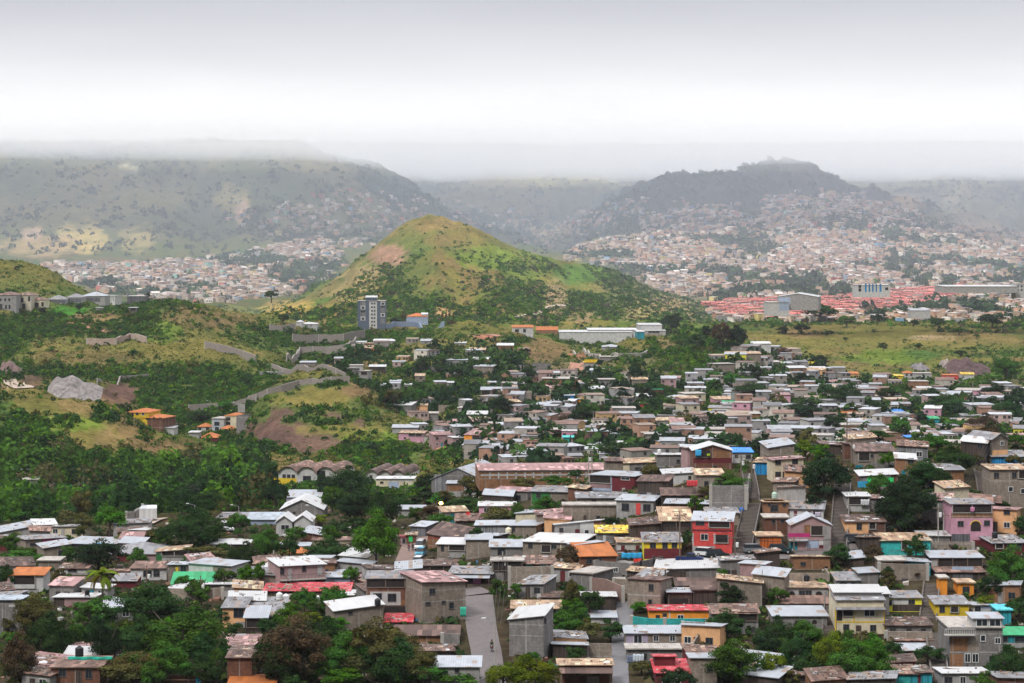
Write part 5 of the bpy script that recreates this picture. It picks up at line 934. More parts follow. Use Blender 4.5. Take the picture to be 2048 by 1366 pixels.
TREES_MID = '''
R7 0 280 180 560 d s;R7 40 420 260 700 k s;R7 460 400 630 610 k s;R7 590 330 910 600 d l;R7 520 540 700 790 g s;R7 1270 395 1460 560 k s;R7 890 510 1200 640 g s;R7 1000 570 1280 720 d s;R7 1250 530 1450 680 k s;R7 640 590 1010 790 d l;R7 350 440 450 520 g s;R7 1440 560 1590 700 o s;R7 1600 520 1830 740 o s;R7 1350 700 1590 830 g s
R7 1780 360 2048 560 o s;R7 1680 500 1860 640 g s;R8 740 470 980 700 g s;R8 960 520 1120 740 k s;R8 1600 330 1800 500 b s;R8 1680 430 1980 680 g l;R8 1330 480 1430 600 y s;R8 1770 160 1900 290 b s;R8 1100 420 1600 700 k l;R8 1500 520 1760 740 d s;R8 540 560 740 860 o s;R8 760 640 920 830 b s;R8 200 540 370 680 k s;R8 -30 540 190 700 k s;R8 0 680 320 800 g s;R8 400 640 640 780 d s;R8 880 700 1010 850 g s
M3 1190 255 1365 430 k s;M3 1600 330 1750 560 n s;M3 1720 350 1890 570 k s;M3 1400 430 1560 560 d s;M3 1510 360 1600 450 k s;M3 800 735 890 850 g s;M3 260 1060 450 1190 n s;M3 920 660 1090 830 k s;M3 20 1160 110 1260 y s;M3 70 680 210 830 d s;M3 1770 650 1850 720 k s;M3 390 710 490 790 g s;M3 480 1000 660 1130 d s;M3 1780 820 2060 960 d l;M3 1790 1190 2040 1300 k s;M3 1150 1220 1400 1340 k s;M3 1180 1020 1290 1120 d s
M4 280 220 560 335 d a;M4 565 300 710 375 g a;M4 828 288 935 358 k a;M4 1130 315 1210 375 k s;M4 1300 320 1440 390 d a;M4 1705 288 1918 390 k a;M4 1950 340 2030 390 k s;M4 65 370 170 430 k s;M4 215 345 335 435 k s;M4 285 285 335 370 n s;M4 885 500 965 570 d s;M4 1180 500 1245 555 d s;M4 1500 560 1590 610 k s;M4 1350 385 1420 435 k s;M4 1640 430 1700 465 g s;M4 600 455 650 490 d s;M4 450 415 495 450 k s;M4 1470 370 1600 440 g s
M4 75 540 190 640 m s;M4 320 600 490 700 k s;M4 800 960 990 1100 d s;M4 1220 860 1400 960 k s;M4 1280 930 1610 1080 d l;M4 1720 830 1920 970 k l;M4 880 860 1060 980 d s;M4 160 960 420 1130 k l;M4 430 1070 560 1170 k s;M4 500 850 760 1010 d l;M4 760 930 840 1010 b s;M4 1400 1110 1600 1210 g s;M4 1600 1070 1850 1260 n l;M4 190 1200 270 1310 k s;M4 270 1230 410 1300 d s;M4 1080 1195 1150 1290 k s;M4 200 740 360 860 k s;M4 1800 600 2048 820 g l;M4 1790 960 2048 1130 d l;M4 1640 1080 1760 1150 g s
M2 60 80 180 160 d s;M2 1480 240 1500 340 o s;M2 1060 300 1160 360 k s;M2 1510 250 1530 340 o s;M2 1540 250 1556 335 o s;M2 1570 255 1586 335 o s;M2 1155 255 1195 345 o s;M2 1520 320 1600 370 n s;M2 960 880 1080 980 g s;M2 1250 600 1380 760 d s;M2 1540 680 1650 800 d s;M2 1900 990 1980 1110 y s;M2 1870 920 2048 1110 k l;M2 1980 830 2048 930 k s;M2 1390 1200 1500 1300 g s;M2 1420 660 1560 760 d s;M2 1080 870 1180 960 g s;M2 640 660 740 740 d s;M2 170 265 260 350 d s
M1 1730 960 1880 1040 g s;M1 1310 1040 1440 1170 g s;M1 600 180 670 240 k s;M1 300 215 380 260 k s;M1 1165 95 1200 150 k s;M1 740 120 800 160 d s;M1 1500 1040 1700 1160 d s;M1 1300 1090 1370 1180 k s
'''
BBOX = []
def place_trees(txt, near):
    k = 0
    for t in txt.replace('\n', ';').split(';'):
        t = t.split()
        if not t: continue
        reg = t[0]; u0, v0 = px(reg, float(t[1]), float(t[2])); u1, v1 = px(reg, float(t[3]), float(t[4])); uc = (u0+u1)/2
        if near: d = hit(uc, min(v1+2, 1425), 300, 640)
        else: d = hit(uc, v1+1, *{'7': (620, 1100), '8': (620, 1100)}.get(reg[1] if reg[0] == 'R' else '', (900, 2400)))
        s = d/F; rx = (u1-u0)/2*s*1.22; rz = max((v1-v0)*s, rx*.5)
        gz = float(height((uc-1024)*s, d)); zb = CAMZ+(HV-v1)*s; z = min(max(gz, zb), zb+.5) if near else zb
        z = max(z, gz-.4)
        BBOX.append((u0, v0, u1, v1))
        nm_ = 'bush' if rz < 3.2 else 'palm' if 0 else 'tree'
        tree(nm_, ((uc-1024)*s, d+rx*.5, z), rx, rz, t[5], t[6], k); k += 1
place_trees(TREES, True); place_trees(TREES_MID, False)
_fr = {}
def palm(u, v0, v1, wpx, reg, label, tone='y', dr=(300, 640)):
    U, V0 = px(reg, u, v0); _, V1 = px(reg, u, v1); d = hit(U, V1, *dr); s = d/F; H_ = (V1-V0)*s; Rr = wpx/REG[reg][2]*s/2
    root = thing('palm_tree', ((U-1024)*s, d, CAMZ+(HV-V1)*s), label, 'palm tree')
    th = H_-Rr*.75; q = MB(); p = Vector((0, 0, -1))
    for i in range(6):
        nx_ = Vector((.12*math.sin(i*.5), 0, th*(i+1)/6)); q.bar(p, nx_, .24-.02*i, .22-.02*i, 7); p = nx_
    q.obj('trunk', BARK, root)
    r = random.Random(int(u)); m = LEAF[tone]
    for k in range(17):
        a = 2*math.pi*k/17+r.uniform(-.15, .15); el = r.uniform(-.3, 1.15); V = []; pos = Vector(p); st = Rr/7
        for j in range(9):
            e_ = el-j*.20; dr_ = Vector((math.cos(a)*math.cos(e_), math.sin(a)*math.cos(e_), math.sin(e_))); sd = Vector((-math.sin(a), math.cos(a), 0)); nx_ = pos+dr_*st
            ww = Rr*.17*math.sin(math.pi*min(1, (j+1.2)/10)); dn = Vector((0, 0, -ww*.55))
            V += [pos, nx_, nx_+sd*ww+dn+dr_*st*.5, pos+sd*ww+dn+dr_*st*.5, pos, nx_, nx_-sd*ww+dn+dr_*st*.5, pos-sd*ww+dn+dr_*st*.5]; pos = nx_
        V = np.array([tuple(v) for v in V]); cl = np.full((len(V), 3), r.uniform(.8, 1.3)); cl[:, 0] *= r.uniform(.9, 2.2) if el < .2 else 1.0
        link('frond', quads_mesh('frond', V, len(V)//4, [m], color=cl), root)
    return root
palm(762, 465, 800, 250, 'R1', 'tall coconut palm with yellowing fronds among grey roofs')
palm(1760, 1150, 1366, 190, 'R1', 'low banana palm beside bright green trees', 'g')
palm(380, 300, 430, 100, 'R5', 'short palm in front of the long brick warehouse', 'g', (500, 900))
palm(860, 735, 870, 75, 'M3', 'palm beside the plain grey block building', 'g', (900, 1600))
palm(1935, 1010, 1110, 80, 'M2', 'small palm beside dark grove in the settlement', 'g', (900, 1600))
palm(70, 1160, 1260, 80, 'M3', 'small palm by the settlement road', 'g', (800, 1600))
palm(1350, 820, 880, 50, 'M4', 'little palm between houses of the far cluster', 'g', (900, 2100))
# ---------------------------------------------------------------- scattering on the visible side of the ground
VGm = np.minimum.accumulate(np.vstack([np.full((1, len(UG)), 2000.), VG[:-1]]), 0)
dV = np.clip(VGm-VG, 0, None); GW = dV*(UG[1]-UG[0]); cellA = np.gradient(DG)[:, None]*(DG[:, None]/F*(UG[1]-UG[0]))
Ug = np.repeat(UG[None, :], len(DG), 0)
def inpoly(u, v, pts):
    c = np.zeros(u.shape, bool); n_ = len(pts)
    for i in range(n_):
        x1, y1 = pts[i]; x2, y2 = pts[(i+1) % n_]
        if y1 == y2: continue
        c ^= ((y1 > v) != (y2 > v)) & (u < (x2-x1)*(v-y1)/(y2-y1)+x1)
    return c
def scatter(W_, n_, r):
    p = (W_/W_.sum()).ravel(); ix = r.choice(p.size, n_, p=p); j, i = np.unravel_index(ix, W_.shape)
    j = np.clip(j, 1, len(DG)-2); dd = DG[j]+(r.random(n_)-.5)*(DG[j+1]-DG[j-1])*.5; uu = UG[i]+(r.random(n_)-.5)*(UG[1]-UG[0])
    x = (uu-1024)/F*dd; return x, dd, height(x, dd), j, i
def puffs(name, label, x, y, z, rad, hz, col, nq=16, r=rng, lsz=.42):
    n_ = len(x); q = r.normal(0, 1, (n_, nq, 3)); q /= np.linalg.norm(q, axis=2)[..., None]; q[..., 2] = np.abs(q[..., 2])*1.05-.15
    P = np.stack([x, y, z], 1)[:, None, :]+q*np.stack([rad, rad, hz], 1)[:, None, :]*r.uniform(.7, 1.05, (n_, nq, 1))
    V = leaf_quads(P.reshape(-1, 3), q.reshape(-1, 3), np.repeat(rad*lsz, nq), r)
    cc = np.repeat(np.repeat(col, nq, 0)*r.uniform(.75, 1.3, (n_*nq, 1)), 4, 0)
    return tag(link(name, quads_mesh(name, V, n_*nq, [TINTM], color=cc)), label, None, None, 'stuff')
def mixcol(n_, r, cols, p):
    c = np.array(cols)[r.choice(len(cols), n_, p=p)]; return c*r.uniform(.75, 1.25, (n_, 1))
inframe = np.where((Ug > -160) & (Ug < 2210), 1.0, .55)
fade = np.clip(1-bare*1.6, .02, 1)
patchy = sstep(.74, .30, RLF)*(.55+.45*sstep(.4, .6, fbm(Xg/30+9, Yg/45+2, 4)))+.06
dd1 = ((Yg > 760) & (Yg < 2080))*1.0
for pts_, d0_, d1_, f_ in [([(-160, 770), (100, 780), (260, 822), (420, 885), (530, 930), (450, 965), (300, 940), (170, 905), (120, 880), (-160, 830)], 900, 1135, .9),
        ([(500, 815), (545, 770), (700, 762), (775, 788), (835, 850), (885, 925), (860, 940), (740, 900), (640, 885), (520, 868)], 1000, 1340, .9),
        ([(380, 625), (470, 650), (600, 700), (560, 730), (470, 720), (380, 690), (300, 650), (320, 620)], 1400, 1900, .6)]:
    GRASSY = np.maximum(GRASSY, inpoly(Ug, VG, pts_)*((Yg > d0_) & (Yg < d1_))*f_*sstep(.28, .42, fbm(Xg/22+4, Yg/32, 4)))
leftm = (1-GRASSY)*GW*inframe*dd1*fade*patchy*(1-.45*sstep(1480, 1540, Ug)*(Yg > 1560))
x, y, z, j, i = scatter(leftm, 62000, rng); rad = rng.gamma(4, .26, len(x))+.35; rad *= np.where((UG[i] > 1480) & (y > 1560), .9, 1.12)
puffs('hillside_scrub', 'dense green scrub covering the near hills', x, y, z-.1, rad, rad*rng.uniform(.7, 1.3, len(x)), mixcol(len(x), rng, [(.020, .048, .014), (.032, .080, .014), (.052, .12, .015), (.085, .08, .022), (.08, .15, .012)], [.20, .32, .24, .10, .14]), 26, lsz=.29)
wdm = GW*inpoly(Ug, VG, [(-600, 900), (60, 880), (200, 940), (420, 930), (530, 925), (545, 1010), (520, 1040), (300, 1055), (-600, 1075)])*((Yg > 640) & (Yg < 1150))
for a_, b_, c_ in [(0, 0, 0)]: pass
x, y, z, j, i = scatter(wdm, 860, rng); rad = rng.gamma(5, .62, len(x))+1.3
puffs('woods', 'wood of mixed trees at the foot of the grassy hill', x, y, z+rad*.5, rad, rad*rng.uniform(1.0, 1.7, len(x)), mixcol(len(x), rng, [(.020, .046, .014), (.032, .08, .014), (.055, .125, .015), (.085, .08, .03), (.075, .165, .014)], [.22, .30, .24, .10, .14]), 170, lsz=.13)
grm = GW*inframe*dd1*(bare < .9)*sstep(.35, .6, RLF)*(1-.5*(Ug > 1480))
x, y, z, j, i = scatter(grm, 36000, rng); rad = rng.gamma(4, .12, len(x))+.2
puffs('tall_grass', 'clumps of tall grass and small weeds on the open slopes', x, y, z-.05, rad, rad*rng.uniform(.5, 1.0, len(x)), mixcol(len(x), rng, [(.085, .12, .022), (.14, .14, .03), (.055, .09, .018), (.18, .155, .04), (.09, .065, .035)], [.3, .25, .2, .13, .12]), 8)
conem = GW*inframe*((Yg > 2100) & (Yg < 2760))*(1-bare*.92)*np.clip(sstep(485, 560, VG)+.025, 0, 1)*(sstep(.38, .54, fbm(Xg/70, Yg/110+6, 4))+.05)
x, y, z, j, i = scatter(conem, 17000, rng); rad = rng.gamma(4, .34, len(x))+.4
puffs('cone_hill_scrub', 'bushes dotted over the cone shaped hill', x, y, z-.1, rad, rad*rng.uniform(.7, 1.2, len(x)), mixcol(len(x), rng, [(.026, .065, .018), (.045, .115, .018), (.08, .16, .015), (.08, .07, .045)], [.3, .35, .25, .1]), 22, lsz=.32)
mtm = GW*inframe*(Yg > 3650)*(1-bare*.7)*(np.clip(gul, 0, 1)*2+.15+sstep(.5, .7, nbig))*(VG > 270)
x, y, z, j, i = scatter(mtm, 11000, rng); rad = rng.gamma(4, .8, len(x))+1.2
puffs('mountain_woods', 'scattered trees in the gullies of the far mountains', x, y, z, rad, rad*rng.uniform(.8, 1.5, len(x)), mixcol(len(x), rng, [(.02, .04, .02), (.04, .07, .025)], [.7, .3]), 12)
# ---------------------------------------------------------------- far city
CITY = [
 ([(1130, 505), (1200, 480), (1290, 470), (1270, 448), (1330, 428), (1440, 412), (1550, 390), (1700, 385), (1850, 432), (1950, 462), (2210, 470), (2210, 655), (1850, 645), (1440, 645), (1380, 605), (1250, 545), (1130, 520)], 3600, 1.0),
 ([(45, 525), (250, 530), (450, 512), (640, 478), (700, 520), (620, 596), (520, 606), (330, 606), (230, 592), (170, 572)], 950, 1.0),
 ([(440, 440), (560, 400), (700, 380), (900, 400), (1050, 430), (1130, 470), (1100, 505), (950, 450), (850, 432), (760, 500), (620, 490)], 230, 1.0),
 ([(1060, 470), (1150, 430), (1220, 400), (1330, 395), (1420, 412), (1300, 450), (1230, 470)], 150, .9)]
WCOL = [(.46, .33, .24), (.62, .48, .37), (.60, .36, .24), (.74, .67, .60), (.44, .26, .17), (.34, .33, .33), (.60, .50, .2), (.2, .35, .5), (.52, .16, .12), (.3, .5, .42)]
WP = [.24, .2, .16, .15, .08, .09, .03, .02, .02, .01]
RCOL = [(.46, .38, .34), (.60, .53, .48), (.30, .22, .18), (.38, .22, .17), (.20, .17, .16)]
def blocks(name, label, x, y, z, w_, l_, h_, yaw, wc, rc, gable, r, wins=True):
    n_ = len(x); ca_, sa = np.cos(yaw), np.sin(yaw)
    def pt(a, b, c): return np.stack([x+a*ca_-b*sa, y+a*sa+b*ca_, z+c], 1)
    hw, hl = w_/2, l_/2; bot = np.full(n_, -3.0); zero = np.zeros(n_); Q = []; Cc = []
    def quad(ps, col): Q.append(np.stack(ps, 1)); Cc.append(np.repeat(col[:, None, :], 4, 1))
    for (a0, b0, a1, b1) in ((-1, -1, 1, -1), (1, -1, 1, 1), (1, 1, -1, 1), (-1, 1, -1, -1)):
        quad([pt(a0*hw, b0*hl, bot), pt(a1*hw, b1*hl, bot), pt(a1*hw, b1*hl, h_), pt(a0*hw, b0*hl, h_)], wc)
    oh = 1.07; rise = np.where(gable, h_*.28, w_*.06)
    quad([pt(-hw*oh, -hl*oh, h_+.05), pt(hw*oh, -hl*oh, h_+.05), pt(hw*oh, np.where(gable, 0, hl*oh), h_+rise), pt(-hw*oh, np.where(gable, 0, hl*oh), h_+rise)], rc)
    quad([pt(-hw*oh, np.where(gable, 0, hl*.99), h_+rise), pt(hw*oh, np.where(gable, 0, hl*.99), h_+rise), pt(hw*oh, hl*oh, h_+np.where(gable, .05, rise)), pt(-hw*oh, hl*oh, h_+np.where(gable, .05, rise))], rc)
    if wins:
        dk = np.tile(np.array((.04, .04, .045)), (n_, 1))
        for f in (-.55, .15, .6):
            o = f+r.uniform(-.1, .1, n_); z0 = np.where(h_ > 4, r.choice([.9, 3.6], n_), .9)
            quad([pt(hw*o, -hl-.06, z0), pt(hw*o+1.3, -hl-.06, z0), pt(hw*o+1.3, -hl-.06, z0+1.3), pt(hw*o, -hl-.06, z0+1.3)], dk)
    V = np.concatenate(Q).reshape(-1, 3); cc = np.concatenate(Cc).reshape(-1, 3)
    return tag(link(name, quads_mesh(name, V, len(V)//4, [CITYM], color=cc)), label, None, None, 'stuff')
m, n, b = shader('painted_render'); at = node(n, 'ShaderNodeAttribute', attribute_name='tint'); geo = node(n, 'ShaderNodeNewGeometry')
n1 = node(n, 'ShaderNodeTexNoise', {'Vector': geo.outputs['Position'], 'Scale': .5, 'Detail': 5})
n.links.new(mixc(n, 1.0, at.outputs['Color'], ramp(n, n1.outputs[0], (.3, gray(.72)), (.7, gray(1.15))), 'MULTIPLY'), b.inputs['Base Color']); CITYM = m
X_, Y_, Z_, W_2, L_2, H_2, YW, WC_, RC_, GB = [[] for _ in range(10)]
pr = [(1405, 612), (1500, 600), (1640, 600), (1760, 588), (1925, 574), (1910, 594), (1840, 612), (1700, 626), (1560, 640), (1440, 632)]
for pts, cnt, sc_ in CITY:
    cnt = int(cnt*1.5)
    msk = inpoly(Ug, VG, pts)*(1-.93*inpoly(Ug, VG, pr))*((Yg > 2900) | ((Yg > 2300) & ((Ug > 1420) | (Ug < 480))))*(1-.93*sstep(.52, .60, fbm(Xg/75+50, Yg/150, 4)))
    x, y, z, j, i = scatter(GW*msk*(Yg/2500)**1.0, cnt, rng); n_ = len(x); X_.append(x); Y_.append(y); Z_.append(z)
    W_2.append(rng.uniform(6, 11, n_)*sc_); L_2.append(rng.uniform(6, 9, n_)); H_2.append(np.where(rng.random(n_) < .3, 5.8, 3.2)+rng.uniform(-.3, .8, n_)); YW.append(rng.normal(0, .5, n_)+fbm(x/300, y/300)*2)
    WC_.append(mixcol(n_, rng, WCOL, WP)); RC_.append(mixcol(n_, rng, RCOL, [.34, .26, .16, .14, .10])); GB.append(rng.random(n_) < .15)
# terraces of red roofed row houses
pr = [(1405, 612), (1500, 600), (1640, 600), (1760, 588), (1925, 574), (1910, 594), (1840, 612), (1700, 626), (1560, 640), (1440, 632)]
x, y, z, j, i = scatter(GW*inpoly(Ug, VG, pr)*(Yg > 2100), 1000, rng); n_ = len(x); y = np.round(y/26)*26; z = height(x, y)
X_.append(x); Y_.append(y); Z_.append(z); W_2.append(rng.uniform(8, 15, n_)); L_2.append(np.full(n_, 10.)); H_2.append(rng.uniform(3, 4.2, n_)); YW.append(np.full(n_, .12)); WC_.append(mixcol(n_, rng, [(.55, .38, .33), (.6, .5, .4), (.5, .2, .15), (.55, .5, .48)], [.4, .3, .15, .15])); RC_.append(mixcol(n_, rng, [(.46, .12, .10), (.50, .20, .15), (.38, .11, .09)], [.4, .35, .25])); GB.append(np.ones(n_, bool))
cat_ = lambda q: np.concatenate(q)
blocks('far_city', 'tightly packed pale houses and red roofs of the distant city', cat_(X_), cat_(Y_), cat_(Z_), cat_(W_2), cat_(L_2), cat_(H_2), cat_(YW), cat_(WC_), cat_(RC_), cat_(GB), rng)
msk = sum(inpoly(Ug, VG, p)*1.0 for p, c, s_ in CITY)*(1-.93*inpoly(Ug, VG, pr))*((Yg > 2900) | ((Yg > 2300) & ((Ug > 1420) | (Ug < 480))))*(.35+3*sstep(.50, .60, fbm(Xg/75+50, Yg/150, 4)))
x, y, z, j, i = scatter(GW*msk, 5200, rng); rad = rng.gamma(4, .8, len(x))+1.5
puffs('far_city_trees', 'trees between the houses of the distant city', x, y, z, rad, rad*rng.uniform(.9, 1.4, len(x)), mixcol(len(x), rng, [(.025, .05, .025), (.04, .08, .03), (.06, .11, .03)], [.4, .4, .2]), 14)
# ---------------------------------------------------------------- roads, steps, walls
def wpts(reg, pts, dr): return [world(*px(reg, u, v), *dr) for u, v in pts]
def dense(P, st):
    out = []
    for a, b in zip(P[:-1], P[1:]):
        n_ = max(1, int(math.dist(a[:2], b[:2])/st))
        for i in range(n_): t = i/n_; out.append((a[0]+(b[0]-a[0])*t, a[1]+(b[1]-a[1])*t))
    out.append(P[-1][:2]); return out
def ribbon(name, label, reg, pts, width, mat_, dr=(300, 640), lift=.14):
    P = dense(wpts(reg, pts, dr), 3.0); V = []; Fc = []; n_ = len(P); K = 5
    for i, p in enumerate(P):
        a = P[max(i-1, 0)]; b = P[min(i+1, n_-1)]; dx, dy = b[0]-a[0], b[1]-a[1]; l = math.hypot(dx, dy) or 1; nx_, ny = -dy/l, dx/l
        w_ = width[0]+(width[1]-width[0])*i/(n_-1) if isinstance(width, tuple) else width
        for k in range(K):
            t = (k/(K-1)-.5)*w_; X, Y = p[0]+nx_*t, p[1]+ny*t; V.append((X, Y, float(height(X, Y))+lift))
    for i in range(n_-1):
        for k in range(K-1): a = i*K+k; Fc.append((a, a+1, a+K+1, a+K))
    me = mesh_from(name, V, Fc, [mat_]); me.polygons.foreach_set('use_smooth', [True]*len(Fc))
    o = link(name, me); return tag(o, label, None, None, 'structure')
COBBLE = plain('worn_street', (.125, .108, .105), .9, .4, 1.2); DIRT = plain('red_dirt', (.30, .15, .10), .95, .25, .4); PALE = plain('pale_dirt', (.36, .29, .23), .95, .2, .3); ASPH = plain('asphalt', (.13, .125, .13), .9, .25, .5); STONE = plain('stone_wall', (.24, .21, .19), .95, .4, .8)
ribbon('street', 'worn grey street running uphill between the houses', 'P', [(985, 1400), (972, 1300), (962, 1250), (955, 1192)], (4.8, 5.6), COBBLE)
ribbon('street', 'street bend behind the corner house', 'P', [(958, 1190), (915, 1172), (850, 1152), (812, 1142)], 5, COBBLE, lift=.17)
ribbon('street', 'upper street with parked vehicles and walkers', 'P', [(808, 1150), (820, 1112), (828, 1090), (842, 1066), (850, 1050)], (5.6, 5), plain('clay_street', (.17, .115, .095), .9, .3, 1), lift=.20)
ribbon('alley', 'narrow dark alley between tall block houses', 'R3', [(800, 1400), (795, 1250), (810, 1080), (830, 900), (850, 760)], 3.2, ASPH)
ribbon('road', 'terrace road with parked cars', 'P', [(1300, 1138), (1360, 1128), (1430, 1114), (1536, 1110), (1600, 1108), (1700, 1090), (1800, 1100), (1950, 1096)], 6, COBBLE)
ribbon('dirt_road', 'red dirt road crossing the hillside', 'M1', [(480, 312), (560, 345), (740, 392), (830, 412), (920, 442)], 8, DIRT, (900, 2100), .5)
ribbon('dirt_road', 'pale dirt road at the hill edge', 'M1', [(-60, 800), (60, 820), (130, 845), (200, 870)], 12, PALE, (900, 2100), .5)
ribbon('dirt_road', 'red dirt lane between brick houses', 'M3', [(495, 880), (500, 780), (530, 710), (570, 660)], (10, 14), DIRT, (900, 2100), .5)
ribbon('dirt_road', 'dirt lane below the orange apartment block', 'M2', [(1500, 1360), (1560, 1315), (1650, 1265)], 9, DIRT, (900, 2100), .5)
ribbon('road', 'settlement road dropping to the palm', 'M3', [(170, 1050), (210, 1110), (250, 1170), (260, 1210)], 8, ASPH, (900, 2100), .5)
ribbon('road', 'road between the ridge and far cluster', 'M4', [(1560, 1320), (1600, 1220), (1640, 1130), (1700, 1110)], 10, ASPH, (700, 2100), .5)
ribbon('yard', 'pale gravel truck yard', 'R8', [(1060, 840), (1160, 805), (1290, 800)], 26, PALE, (620, 1200), .5)
ribbon('dirt_road', 'dirt terrace near brick house', 'M2', [(1740, 450), (1950, 455)], 10, DIRT, (900, 2100), .5)
ribbon('path', 'trail curving over the cone hill foot', 'M3', [(0, 305), (100, 285), (250, 240), (430, 205)], 4, PALE, (2100, 2700), .8)
def wallrun(label, reg, pts, h, mat_, dr=(300, 640), th=.3, cat='wall', name='retaining_wall'):
    P = dense(wpts(reg, pts, dr), 4.0 if dr[0] < 700 else 9.0); q = MB()
    for a, b in zip(P[:-1], P[1:]):
        za, zb = float(height(*a)), float(height(*b)); l = math.dist(a, b) or 1; nx_, ny = -(b[1]-a[1])/l*th/2, (b[0]-a[0])/l*th/2; t = max(za, zb)+h
        q.hexa([(a[0]-nx_, a[1]-ny, za-2), (b[0]-nx_, b[1]-ny, zb-2), (b[0]+nx_, b[1]+ny, zb-2), (a[0]+nx_, a[1]+ny, za-2)], [(a[0]-nx_, a[1]-ny, za+h), (b[0]-nx_, b[1]-ny, zb+h), (b[0]+nx_, b[1]+ny, zb+h), (a[0]+nx_, a[1]+ny, za+h)])
    root = thing(name, (P[0][0], P[0][1], float(height(*P[0]))), label, cat)
    me = q.mesh('wall', mat_); o = link('wall', me, root); o.location = -root.location
    c = MB()
    for a in P[::2]: z = float(height(*a)); c.box(a[0]-.3, a[0]+.3, a[1]-th/2-.12, a[1]+th/2+.12, z-1.5, z+h+.15)
    o = c.obj('pier', CONC, root); o['kind'] = 'stuff'; o.location = -root.location
WB = wall_mat('bg'); WK = wall_mat('bk')
for l_, r_, p_, h_, m_, d_ in [
 ('long pale stone wall snaking above the grassy hill', 'M2', [(-60, 985), (0, 955), (90, 925), (200, 892), (350, 850), (450, 832), (600, 826), (750, 822)], 3.4, STONE, (1100, 1900)),
 ('grey stone wall climbing towards the grey tower', 'M2', [(245, 672), (330, 640), (350, 600), (560, 596), (720, 575), (800, 512)], 5.5, STONE, (1300, 2100)),
 ('high upper stone wall with two dark openings', 'M2', [(292, 498), (500, 505), (700, 500), (870, 470)], 6.5, STONE, (1400, 2100)),
 ('short stone wall at the saddle below the white house', 'M2', [(110, 405), (210, 420), (310, 400)], 5, STONE, (1400, 2100)),
 ('brown low stone wall above the white roofed yard', 'M2', [(130, 712), (330, 718), (560, 722), (640, 750), (720, 790)], 3, STONE, (1200, 2000)),
 ('grey wall descending along the wooded ridge', 'M1', [(1640, 548), (1800, 580), (1950, 625), (2048, 665)], 4.5, STONE, (1300, 2100)),
 ('pale stone terrace wall below the red dirt road', 'M1', [(692, 518), (820, 522), (930, 515), (1040, 478), (1170, 505)], 4, plain('pale_stone', (.36, .28, .23), .95, .4, .8), (1200, 2100)),
 ('thin grey wall above the dark soil scar', 'M1', [(778, 825), (960, 805), (1100, 795), (1190, 785)], 2.6, STONE, (1100, 2000)),
 ('grey wall behind the valley villas', 'M1', [(1510, 1052), (1670, 1040), (1870, 1028), (1960, 1000), (2048, 965)], 3.6, STONE, (1000, 1800)),
 ('long pale wall crossing the saddle in the middle distance', 'M3', [(490, 592), (620, 622), (700, 625), (850, 622), (1000, 618), (1080, 596)], 2.8, CONC, (1300, 2100)),
 ('blue wall beside the pale blue house', 'M2', [(970, 392), (1080, 388), (1100, 372), (1300, 355), (1505, 352)], 4.5, plain('blue_wall', (.22, .28, .38), .9), (1500, 2100)),
 ('pink wall of the arcade below the far cluster', 'M4', [(900, 1165), (1160, 1165)], 3.2, plain('rosy_wall', (.40, .30, .26), .9), (900, 1700))]:
    wallrun(l_, r_, p_, h_, m_, d_, .8)
for l_, r_, p_, h_, m_ in [
 ('grey block retaining wall above the coral red house', 'R5', [(1590, 690), (1700, 692), (1870, 690)], 5.2, WB), ('beige block wall below the turquoise house', 'R3', [(-20, 668), (150, 665), (300, 660)], 4.2, WK),
 ('curved brown earth wall beside magenta box', 'R3', [(590, 700), (700, 712), (830, 770)], 3, plain('earth_wall', (.20, .13, .11), .95, .3)), ('block wall of yard below the orange house', 'R3', [(1275, 1085), (1440, 1090)], 4, WB),
 ('stepped block wall beside the bright green tree', 'R3', [(1345, 1190), (1400, 1100), (1430, 1040)], 2.6, WK), ('turquoise fence wall in front of the orange house', 'R3', [(895, 940), (1020, 955), (1140, 958), (1440, 958)], 1.7, wall_mat('tq')),
 ('low wall with pickets along the terrace road', 'R6', [(1305, 1000), (1640, 1002)], 1.6, WK), ('long block wall under the roofless building', 'R3', [(760, 690), (870, 700)], 2.6, WK),
 ('grey block wall of the upper stairway', 'R5', [(1880, 640), (1890, 560), (1900, 480)], 2.4, WB), ('block wall under the turquoise brick house', 'R4', [(830, 590), (1020, 600), (1190, 600)], 3.0, WK),
 ('rubble wall near the bottom stairway', 'R4', [(880, 1050), (1230, 1055)], 1.6, WK), ('yard wall beside the corner house', 'R2', [(1390, 1075), (1520, 1080)], 1.8, WB), ('brown wall under the house at the alley', 'R3', [(560, 1175), (745, 1180)], 2.4, WK),
 ('bright white yard wall beside the palm', 'R1', [(1240, 745), (1400, 750), (1660, 742)], 2.2, WK), ('dark picket wall along the truck yard', 'R8', [(1010, 870), (1080, 790), (1140, 740)], 3, WB)]:
    wallrun(l_, r_, p_, h_, m_, (620, 1000) if r_ == 'R8' else (300, 640))
STP = []
